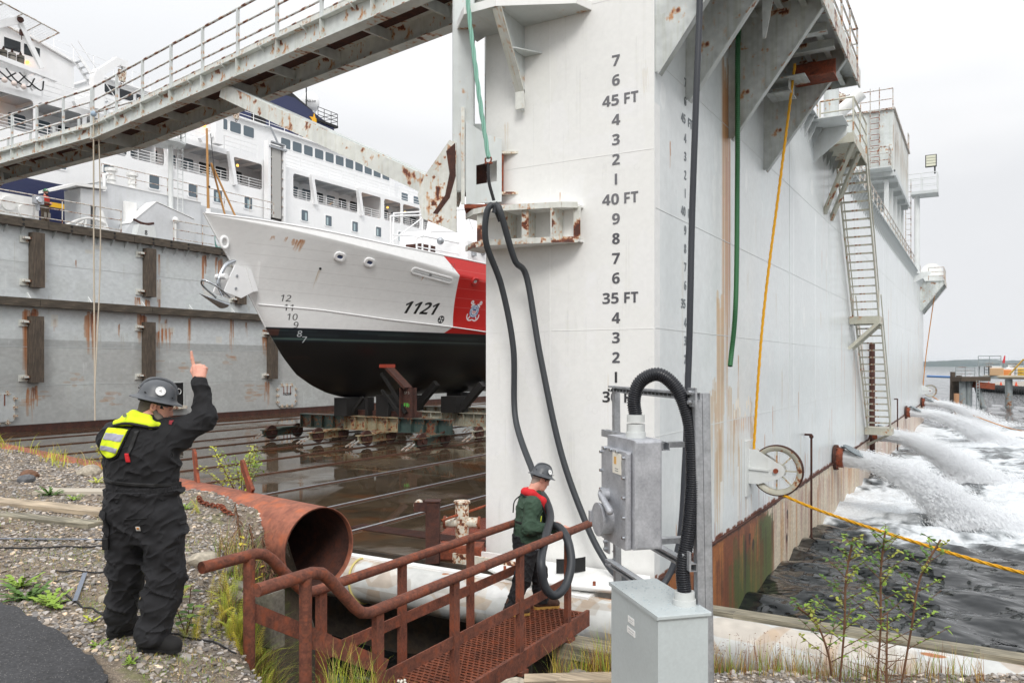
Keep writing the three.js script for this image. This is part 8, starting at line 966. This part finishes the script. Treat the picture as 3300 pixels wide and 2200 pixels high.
  // right hand: back of the hand to us, index finger straight up, the others curled forward
  const w = [0.372, 1.87, -0.12]; body.push(handGeo([[0.329, 1.84, -0.12, 0.031, 0.323, 1.895, -0.12, 0.03], [0.3, 1.9, -0.125, 0.024, 0.281, 1.962, -0.135, 0.018], [0.317, 1.9, -0.12, 0.024, 0.305, 1.968, -0.135, 0.019], [0.333, 1.9, -0.12, 0.024, 0.329, 1.966, -0.135, 0.018], [0.347, 1.9, -0.125, 0.022, 0.352, 1.955, -0.135, 0.016], [0.277, 1.97, -0.136, 0.0125, 0.266, 2.025, -0.135, 0.0112], [0.266, 2.025, -0.135, 0.0112, 0.262, 2.072, -0.13, 0.009], [0.305, 1.972, -0.14, 0.0125, 0.306, 1.975, -0.18, 0.0115], [0.306, 1.975, -0.18, 0.0115, 0.307, 1.93, -0.185, 0.01], [0.33, 1.97, -0.14, 0.012, 0.331, 1.97, -0.178, 0.011], [0.331, 1.97, -0.178, 0.011, 0.329, 1.93, -0.18, 0.0095], [0.353, 1.958, -0.14, 0.011, 0.353, 1.955, -0.172, 0.0095], [0.353, 1.955, -0.172, 0.0095, 0.35, 1.922, -0.17, 0.0085], [0.293, 1.895, -0.13, 0.02, 0.261, 1.935, -0.15, 0.0135], [0.261, 1.935, -0.15, 0.0135, 0.255, 1.962, -0.165, 0.0105]], [0.21, 1.8, -0.24], [0.45, 2.1, -0.06]));
  body.push(handGeo([[-0.1, 1.12, -0.3, 0.03, -0.04, 1.11, -0.34, 0.03], [-0.04, 1.13, -0.34, 0.012, 0.02, 1.12, -0.36, 0.01], [-0.04, 1.11, -0.35, 0.012, 0.025, 1.1, -0.37, 0.01], [-0.04, 1.09, -0.34, 0.012, 0.02, 1.08, -0.36, 0.01], [-0.045, 1.075, -0.34, 0.011, 0.01, 1.065, -0.35, 0.009], [-0.07, 1.14, -0.32, 0.014, -0.03, 1.165, -0.33, 0.011]], [-0.16, 1.03, -0.42], [0.07, 1.21, -0.24], 0.005));
  headGroup(t, [0.055, 1.69, -0.015], 0.42, -0.3, { hair: 0x57504a, beard: 0x6e655d, helmet: 0x4a4d51, helmetTilt: 0.06, sticker: [1.5, 0.4], scale: 1.0, body });
  M('body', body, skinM, t);
  const jk = jf, hi = [[-0.2, 1.555], [-0.045, 1.545], [-0.115, 1.345], [-0.272, 1.365]];
  const vest = M('safety_vest', drape(jk, hi, 0.018, 14, 22, 0.012, 0.3), CL.hi, t); M('vest_border', drape(jk, [[-0.212, 1.565], [-0.033, 1.553], [-0.108, 1.33], [-0.288, 1.352]], 0.006, 14, 22, 0.012, 0.3), CL.black, vest);
  const band = (v0, v1) => { const L = (a, b, t2) => [lerp(a[0], b[0], t2), lerp(a[1], b[1], t2)], q = (u0, u1) => [L(L(hi[0], hi[3], v0), L(hi[1], hi[2], v0), u0), L(L(hi[0], hi[3], v0), L(hi[1], hi[2], v0), u1), L(L(hi[0], hi[3], v1), L(hi[1], hi[2], v1), u1), L(L(hi[0], hi[3], v1), L(hi[1], hi[2], v1), u0)]; return drape(jk, q(0.03, 0.97), 0.031, 12, 5, 0.003); }; M('reflective_band', band(0.17, 0.4), CL.grey, vest); M('reflective_band', band(0.62, 0.78), CL.grey, vest);
  const col = field([[-0.17, 1.58, 0.07, 0.026, -0.05, 1.6, 0.125, 0.026], [-0.05, 1.6, 0.125, 0.026, 0.08, 1.575, 0.11, 0.024], [0.08, 1.575, 0.11, 0.024, 0.14, 1.56, 0.02, 0.022], [-0.12, 1.62, 0.06, 0.022, -0.04, 1.645, 0.1, 0.024], [-0.04, 1.645, 0.1, 0.024, 0.06, 1.62, 0.09, 0.022]], 0.03); M('vest_collar', nets(col, [-0.25, 1.52, -0.06], [0.22, 1.7, 0.2], 0.008), CL.hi, vest); M('collar_zip', tube([[-0.2, 1.56, 0.085], [-0.06, 1.585, 0.155], [0.08, 1.56, 0.135], [0.16, 1.545, 0.03]], 0.01, 24, 6), MT.black, vest); M('collar_badge', new THREE.CylinderGeometry(0.014, 0.014, 0.004, 16).rotateX(Math.PI / 2 - 0.3).translate(-0.075, 1.64, 0.152), flat(0x6a705c, 0.6), vest);
  M('harness_strap', drape(jk, [[0.0, 1.54], [0.03, 1.54], [-0.02, 1.36], [-0.05, 1.36]], 0.004, 4, 14, 0.008), MT.black, t); M('red_buckle', drape(jk, [[-0.045, 1.39], [-0.02, 1.39], [-0.01, 1.33], [-0.035, 1.33]], 0.01, 4, 8, 0.01), CL.red, t); M('red_shoulder_print', drape(jk, [[0.185, 1.6], [0.215, 1.6], [0.205, 1.57], [0.185, 1.575]], 0.004, 4, 4, 0.002), flat(0x8a2630, 0.7), t); M('belt_strap', drape(jk, [[-0.25, 1.21], [0.24, 1.17], [0.24, 1.145], [-0.25, 1.185]], 0.004, 20, 3, 0.006), MT.black, t);
  M('white_tag', drape(tf, [[0.005, 0.892], [0.035, 0.892], [0.035, 0.86], [0.005, 0.86]], 0.004, 4, 4, 0.003), flat(0xe0dcd4, 0.7), t); M('orange_mark', drape(tf, [[0.012, 0.886], [0.029, 0.886], [0.029, 0.872], [0.012, 0.872]], 0.008, 4, 4, 0.002), flat(0xd08430, 0.7), t); M('pocket_zip', drape(tf, [[-0.06, 0.945], [0.09, 0.955], [0.09, 0.95], [-0.06, 0.94]], 0.003, 12, 2, 0.004), MT.dark, t); M('hanging_tool', [rod([-0.235, 0.86, 0.08], [-0.235, 0.8, 0.09], 0.004, 5), rbox(0.045, 0.085, 0.03, 0.01, -0.235, 0.76, 0.09)], MT.black, t); M('side_pocket', drape(tf, [[-0.3, 0.98], [-0.2, 0.99], [-0.19, 0.82], [-0.27, 0.83]], 0.006, 8, 10, 0.01), CL.black, t);
}
{ // the man on the gangway with a coil of hose
  const p = camP(0.22, 9.68, 0), t = thing('person', 'man in green jacket and red life collar on the gangway holding a hose coil', 'person', [p.x, -1.05, p.z], null, YAW + 0.22), body = [];
  const torso = [[-0.03, 0.92, 0, 0.172, 0.0, 1.24, 0, 0.168, 1.25], [0.0, 1.34, -0.14, 0.095, 0.0, 1.34, 0.14, 0.095], [0.02, 1.36, 0, 0.08, 0.06, 1.44, 0, 0.07]], armR = [[-0.02, 1.33, 0.19, 0.095, -0.07, 1.07, 0.25, 0.08], [-0.07, 1.07, 0.25, 0.078, 0.23, 1.07, 0.33, 0.056]], armL = [[0, 1.33, -0.19, 0.095, 0.08, 1.08, -0.23, 0.08], [0.08, 1.08, -0.23, 0.076, 0.26, 1.04, -0.1, 0.056]];
  const jf = field([...torso, ...armR, ...armL], 0.05, 0.012, [7, 10, 7]); M('jacket', nets((x, y, z) => Math.max(jf(x, y, z), 0.8 - y - 0.06 * x), [-0.36, 0.74, -0.4], [0.36, 1.52, 0.42], 0.0125), CL.green, t);
  M('jacket_hem', nets(cut(field([[-0.03, 0.95, 0, 0.172, -0.03, 0.75, 0, 0.172, 1.25]], 0.01), 0.79, 0.812), [-0.3, 0.76, -0.3], [0.22, 0.84, 0.3], 0.009), CL.grey, t);
  const tf = field([[-0.04, 0.95, 0, 0.175, -0.04, 0.82, 0, 0.17, 1.05], [-0.04, 0.8, 0.09, 0.125, -0.12, 0.43, 0.1, 0.1], [-0.12, 0.43, 0.1, 0.1, -0.25, 0.1, 0.1, 0.088], [0, 0.8, -0.09, 0.125, 0.13, 0.45, -0.1, 0.1], [0.13, 0.45, -0.1, 0.1, 0.17, 0.1, -0.1, 0.088]], 0.05, 0.013, [7, 12, 7]); M('trousers', nets((x, y, z) => Math.max(tf(x, y, z), 0.07 - y, y - 0.95), [-0.4, 0.04, -0.3], [0.34, 1, 0.3], 0.0125), CL.blackS, t);
  for (const [hx, tx, z] of [[-0.31, -0.08, 0.1], [0.12, 0.35, -0.1]]) { const b = M('boot', nets(field([[hx, 0.06, z, 0.045, tx, 0.052, z, 0.046], [hx, 0.07, z, 0.045, hx + 0.05, 0.17, z, 0.06], [tx, 0.055, z, 0.046, hx + 0.1, 0.1, z, 0.045]], 0.03), [hx - 0.1, 0, z - 0.1], [tx + 0.1, 0.24, z + 0.1], 0.009), CL.tan, t); M('boot_sole', [rod([hx, 0, z], [hx, 0.032, z], 0.05, 16), rod([tx, 0, z], [tx, 0.032, z], 0.053, 16), box(tx - hx, 0.032, 0.096, (hx + tx) / 2, 0.016, z)], flat(0xb28a44, 0.7), b); }
  body.push(nets(field([...torso, ...armR, ...armL, [-0.04, 0.8, 0.09, 0.12, -0.12, 0.43, 0.1, 0.09], [-0.12, 0.43, 0.1, 0.09, -0.25, 0.1, 0.1, 0.08], [0, 0.8, -0.09, 0.12, 0.13, 0.45, -0.1, 0.09], [0.13, 0.45, -0.1, 0.09, 0.17, 0.1, -0.1, 0.08]].map((b) => { b = [...b]; b[3] *= 0.72; b[7] *= 0.72; return b; }), 0.05), [-0.4, 0.04, -0.4], [0.36, 1.52, 0.42], 0.025));
  const hand = (x, y, z, s) => handGeo([[x - 0.07, y, z, 0.03, x, y, z, 0.03, 1], [x, y + 0.005, z + s * 0.02, 0.024, x + 0.04, y + 0.012, z + s * 0.02, 0.02], [x, y + 0.005, z - s * 0.02, 0.022, x + 0.04, y + 0.012, z - s * 0.015, 0.02], ...[0, 1, 2, 3].flatMap((k) => { const zz = z + s * (0.034 - k * 0.021); return [[x + 0.04, y + 0.014, zz, 0.0115, x + 0.082 - 0.004 * k, y + 0.002, zz, 0.0105], [x + 0.082 - 0.004 * k, y + 0.002, zz, 0.0105, x + 0.088 - 0.005 * k, y - 0.04, zz, 0.0095]]; }), [x - 0.01, y - 0.01, z + s * 0.03, 0.015, x + 0.035, y - 0.035, z + s * 0.04, 0.012], [x + 0.035, y - 0.035, z + s * 0.04, 0.012, x + 0.06, y - 0.05, z + s * 0.03, 0.01]], [x - 0.12, y - 0.1, z - 0.1], [x + 0.14, y + 0.07, z + 0.1], 0.004); body.push(hand(0.3, 1.075, 0.36, 1), hand(0.33, 1.03, -0.08, -1));
  headGroup(t, [0.13, 1.605, 0], 0.12, -0.42, { hair: 0x9a8a80, beard: 0, helmet: 0x4b4e52, helmetTilt: 0.12, sticker: [1.15, 0.42], body }); M('body', body, skinM, t);
  const cf = field([[-0.06, 1.46, 0, 0.05, 0.0, 1.45, 0.09, 0.05], [-0.06, 1.46, 0, 0.05, 0.0, 1.45, -0.09, 0.05], [0.0, 1.45, 0.09, 0.05, 0.13, 1.36, 0.1, 0.045], [0.0, 1.45, -0.09, 0.05, 0.13, 1.36, -0.1, 0.045], [0.13, 1.36, 0.1, 0.045, 0.19, 1.2, 0.09, 0.045], [0.13, 1.36, -0.1, 0.045, 0.19, 1.2, -0.09, 0.045]], 0.03); const lv = M('life_collar', nets(cf, [-0.16, 1.1, -0.18], [0.28, 1.56, 0.18], 0.009), CL.red, t); const lf = field([[0.19, 1.2, 0.09, 0.05, 0.2, 1.02, 0.09, 0.052], [0.19, 1.2, -0.09, 0.05, 0.2, 1.02, -0.09, 0.052]], 0.03); M('collar_lower_panel', nets(lf, [0.1, 0.93, -0.18], [0.3, 1.28, 0.18], 0.009), CL.black, lv); M('collar_edge', tube([[-0.115, 1.44, 0], [-0.06, 1.405, 0.115], [0.06, 1.36, 0.16], [0.13, 1.26, 0.16], [0.16, 1.1, 0.16]], 0.012, 30, 6), MT.black, lv); M('waist_strap', nets(cut(field([[-0.015, 1.15, 0, 0.176, -0.015, 1.05, 0, 0.176, 1.25]], 0.01), 1.09, 1.125), [-0.3, 1.06, -0.3], [0.24, 1.15, 0.3], 0.009), MT.black, lv); M('back_strap', tube([[-0.1, 1.44, 0.02], [-0.2, 1.36, 0.03], [-0.22, 1.22, 0.03]], 0.008, 16, 5), MT.black, lv);
  M('jacket_zip', tube([[0.09, 1.2, 0.2], [0.075, 1.14, 0.222], [0.06, 1.1, 0.225]], 0.006, 10, 5), flat(0xc8d23c, 0.6), t);
  const ap = (x, y, d) => camP((x - 1176) / 1829 * d, d, 1.95 + (838 - y) / 1829 * d);
  tag(M('hose_coil', tube([ap(1240, 1128, 10.2), ap(1254, 1150, 9.7), ap(1264, 1185, 9.42), ap(1255, 1228, 8.95), ap(1243, 1285, 8.5), ap(1250, 1342, 8.45), ap(1272, 1367, 8.5), ap(1299, 1345, 8.65), ap(1312, 1292, 8.8), ap(1304, 1240, 8.95), ap(1287, 1213, 9.2), ap(1270, 1206, 9.34)], 0.048, 140, 12), flat(0x2c2f33, 0.5)), 'loop of black hose held by the man on the gangway', 'hose');
}
{ // lookout on the far wall
  const t = thing('person', 'distant man in brown overalls, orange vest and green helmet leaning on the far rail', 'person', [FXI - 0.42, FTOP + 0.03, -22.75], null, 0.35), body = [];   // faces local +x
  const f = field([[-0.02, 1.0, 0, 0.16, 0.02, 1.38, 0, 0.165, 1.35], [0, 0.95, 0.1, 0.125, 0.02, 0.5, 0.12, 0.1], [0.02, 0.5, 0.12, 0.1, -0.02, 0.1, 0.13, 0.085], [0, 0.95, -0.1, 0.125, 0.04, 0.5, -0.12, 0.1], [0.04, 0.5, -0.12, 0.1, 0.02, 0.1, -0.13, 0.085], [0, 1.43, 0.2, 0.085, 0.03, 1.15, 0.27, 0.07], [0.03, 1.15, 0.27, 0.07, 0.3, 1.13, 0.1, 0.055], [0, 1.43, -0.2, 0.085, 0.03, 1.15, -0.27, 0.07], [0.03, 1.15, -0.27, 0.07, 0.3, 1.13, -0.04, 0.055]], 0.05, 0.012, [7, 10, 7]);
  M('overalls', nets((x, y, z) => Math.max(f(x, y, z), 0.07 - y), [-0.3, 0.04, -0.42], [0.42, 1.58, 0.42], 0.018), CL.brown, t); const vf = field([[-0.01, 1.15, 0, 0.185, 0.02, 1.4, 0, 0.175, 1.3]], 0.04); M('safety_vest', nets((x, y, z) => Math.max(vf(x, y, z), 1.02 - y, y - 1.5), [-0.3, 0.98, -0.32], [0.3, 1.54, 0.32], 0.016), CL.orange, t);
  for (const z of [0.13, -0.13]) M('boot', nets(field([[-0.05, 0.06, z, 0.05, 0.16, 0.05, z, 0.05], [-0.02, 0.06, z, 0.05, 0, 0.18, z, 0.06]], 0.03), [-0.15, -0.01, z - 0.1], [0.26, 0.26, z + 0.1], 0.014), CL.tan, t);
  body.push(nets(field([[0, 1.4, 0, 0.1, 0.02, 1.0, 0, 0.1], [0.02, 1.4, 0, 0.06, 0.03, 1.58, 0, 0.06], [0, 0.95, 0.1, 0.09, 0.02, 0.1, 0.13, 0.06], [0, 0.95, -0.1, 0.09, 0.02, 0.1, -0.13, 0.06], [0, 1.43, 0.2, 0.06, 0.03, 1.15, 0.27, 0.05], [0.03, 1.15, 0.27, 0.05, 0.32, 1.13, 0.08, 0.035], [0, 1.43, -0.2, 0.06, 0.03, 1.15, -0.27, 0.05], [0.03, 1.15, -0.27, 0.05, 0.32, 1.13, -0.03, 0.035], [0, 1.42, -0.18, 0.06, 0, 1.42, 0.18, 0.06]], 0.04), [-0.2, 0.04, -0.36], [0.42, 1.66, 0.36], 0.02));
  for (const [z, s] of [[0.06, 1], [-0.02, -1]]) body.push(handGeo([[0.3, 1.13, z, 0.035, 0.38, 1.12, z - s * 0.02, 0.035], ...[0, 1, 2, 3].map((k) => [0.38, 1.14 - k * 0.018, z - s * 0.02, 0.012, 0.41, 1.125 - k * 0.018, z - s * 0.07, 0.011]), [0.34, 1.15, z, 0.014, 0.38, 1.17, z - s * 0.03, 0.012]], [0.24, 1.03, z - 0.14], [0.46, 1.22, z + 0.14], 0.007));
  headGroup(t, [0.05, 1.7, 0], -0.1, -0.05, { hair: 0x2c241f, beard: 0x2c241f, helmet: 0x2f6a44, helmetTilt: 0.05, sticker: [0.4, 0.4], glasses: false, body }); M('body', body, skinM, t); M('work_glove', [new THREE.SphereGeometry(0.07, 8, 6).scale(0.6, 1.2, 0.6).translate(0.02, 0.85, -0.24)], CL.grey, t); M('knee_patch', [box(0.02, 0.25, 0.16, 0.13, 0.55, 0.12), box(0.02, 0.25, 0.16, 0.15, 0.55, -0.12)], flat(0x9a948a, 0.8), t);
}

// ---------------------------------------------------------------- pier across the water
console.log('pier');
{
  const steel = paint(150, 158, 160, { rust: 0.3, dirt: 0.3, size: 5, seed: 71 }), S = (x, y, d) => camP((x - 1176) / 1829 * d, d, 1.95 + (838 - y) / 1829 * d);
  const at3 = (x, d, Y) => { const q = S(x, 838, d); return V(q.x, Y, q.z); };
  const dol = thing('mooring_dolphin', 'steel pile dolphin with a raking leg and small platform across the water', 'dolphin'); for (const x of [2212, 2226]) M('pile', rod(at3(x, 92, SEA - 2), at3(x, 92, 0.1), 0.36, 16), steel, dol); M('raking_pile', rod(at3(2272, 92, SEA - 2), at3(2240, 92, 0.2), 0.32, 14), steel, dol); M('cap', [bar(at3(2196, 92, 0.35), at3(2262, 92, 0.35), 2.4, 0.5)], flat(0x54493e, 0.9), dol); M('ladder', [rod(at3(2244, 90.5, SEA), at3(2244, 90.5, 0.2), 0.06, 5), rod(at3(2250, 90.5, SEA), at3(2250, 90.5, 0.2), 0.06, 5), ...[...Array(9).keys()].map((i) => rod(at3(2244, 90.5, SEA + 0.35 * i), at3(2250, 90.5, SEA + 0.35 * i), 0.05, 4))], steel, dol); railing(dol, [at3(2196, 91, 0.6), at3(2240, 91, 0.6)], { m: steel, gap: 1, r: 0.05, h: 1.1 });
  const tp = thing('timber_piles', 'cluster of dark leaning timber piles left of the dolphin', 'piles'); for (let i = 0; i < 8; i++) M('timber_pile', rod(at3(2187 + i * 3.4, 94, SEA - 2), at3(2190 + i * 2 + rnd(-2, 2), 94, rnd(-0.6, 1.7)), 0.3, 8), MT.fender, tp); tag(M('orange_pile', rod(at3(2197, 88, SEA - 1), at3(2198, 88, -1.2), 0.28, 10), flat(0xb78a66, 0.8)), 'single pale orange pile in front of the timber piles', 'pile');
  const pr = thing('pier', 'grey trestle pier with railings running off to the right', 'pier'); const A = at3(2262, 95, 0.2), B = at3(2460, 88, 0.2); M('deck', bar(A.clone().add(V(0, 0.3, 0)), B.clone().add(V(0, 0.3, 0)), 3, 0.35), steel, pr); M('pipeline', rod(at3(2130, 96, 0.6), at3(2262, 95, 0.35), 0.14, 8), flat(0x4a74a8, 0.5), pr); M('pipeline', rod(at3(2262, 94, 0.55), at3(2460, 86, 0.55), 0.22, 10), flat(0xb0a690, 0.5), pr); for (const x of [2318, 2410]) M('pier_pile', rod(at3(x, 92, SEA - 2), at3(x, 92, 0.3), 0.38, 16), steel, pr); M('bracket', bar(at3(2240, 91.5, -0.3), at3(2280, 91.5, -0.5), 1, 0.7), MT.rust, pr);
  railing(pr, [A.clone().add(V(0, 0.5, 0)), B.clone().add(V(0, 0.5, 0))], { m: steel, gap: 1.1, r: 0.05, h: 1.4, rails: 4 }); railing(pr, [at3(2248, 94, 1.9), at3(2300, 93, 1.9)], { m: steel, gap: 1.5, r: 0.05, h: 1.1 }); M('upper_stage', bar(at3(2248, 95, 1.8), at3(2300, 94, 1.8), 2, 0.12), steel, pr); for (const x of [2250, 2272, 2298]) M('stage_post', rod(at3(x, 94.5, 0.5), at3(x, 94.5, 1.8), 0.08, 6), steel, pr);
  const gear = (n, x0, y0, w, h, c, l) => { const q = thing(n, l, 'deck gear', at3(x0, 93, 0.7)); M('case', rbox(w, h, 1, 0.08, 0, h / 2, 0), flat(c, 0.6), q); M('lid', rbox(w * 0.7, h * 0.3, 0.7, 0.05, 0, h * 1.1, 0), flat(0xd8d8d4, 0.6), q); };
  gear('hose_locker', 2290, 0, 1.4, 0.9, 0xc4a27c, 'tan locker on the distant pier deck'); gear('tool_chest', 2312, 0, 1.0, 0.7, 0xd88a4a, 'orange chest on the distant pier deck'); gear('white_tank', 2325, 0, 1.1, 1.0, 0xe2e4e4, 'white tank on the distant pier deck'); gear('yellow_reel', 2344, 0, 1.0, 0.9, 0xd8b040, 'yellow reel case at the right end of the distant pier');
  tag(M('loading_arm', [rod(at3(2318, 90, 0.8), at3(2352, 89, 2.6), 0.1, 6), rod(at3(2352, 89, 2.6), at3(2400, 88, 0.9), 0.1, 6)], flat(0xcaa24a, 0.5)), 'slanted yellow loading arm on the distant pier', 'crane arm');
  const ws = thing('windsock', 'small red windsock on a pole above the pier', 'windsock'); M('pole', rod(at3(2306, 98, 0.5), at3(2306, 98, 2.4), 0.04, 5), steel, ws); M('sock', rod(at3(2306, 98, 2.2), at3(2309, 98, 3.1), 0.15, 10, 0.07), flat(0xc8303a, 0.7), ws);
  struct('far_shore_landing', plateXZ([[S(2260, 838, 150).x, S(2260, 838, 150).z], [S(2520, 838, 120).x, S(2520, 838, 120).z], [S(2520, 838, 230).x, S(2520, 838, 230).z], [S(2290, 838, 200).x, S(2290, 838, 200).z]], SEA - 1, 1.6), flat(0x9a9288, 0.9)); tag(M('tyre_fender', [...Array(26).keys()].map((i) => { const q = at3(2262 + i * 6, 146 - i * 0.9, SEA + 0.45); return new THREE.TorusGeometry(0.6, 0.3, 6, 12).rotateY(0.6).translate(q.x, q.y, q.z); }), MT.black), 'row of black tyre fenders along the distant landing', 'fender'); 
  const cone = share([rod([0, 0, 0], [0, 1.1, 0], 0.35, 8, 0.06)]); for (const [i, x] of [2272, 2300, 2316, 2335].entries()) { const q = thing('traffic_cone', 'orange traffic cone on the distant landing, ' + ['leftmost', 'second from left', 'third from left', 'rightmost'][i] + ' of four', 'cone', at3(x, 150, SEA + 0.6), 'traffic cones on the landing'); inst('cone', cone, flat(0xd0502e, 0.6), q, [0, 0, 0]); M('base', bx(-0.4, 0.4, 0, 0.08, -0.4, 0.4), MT.dark, q); }
}

renderer.render(scene, camera);
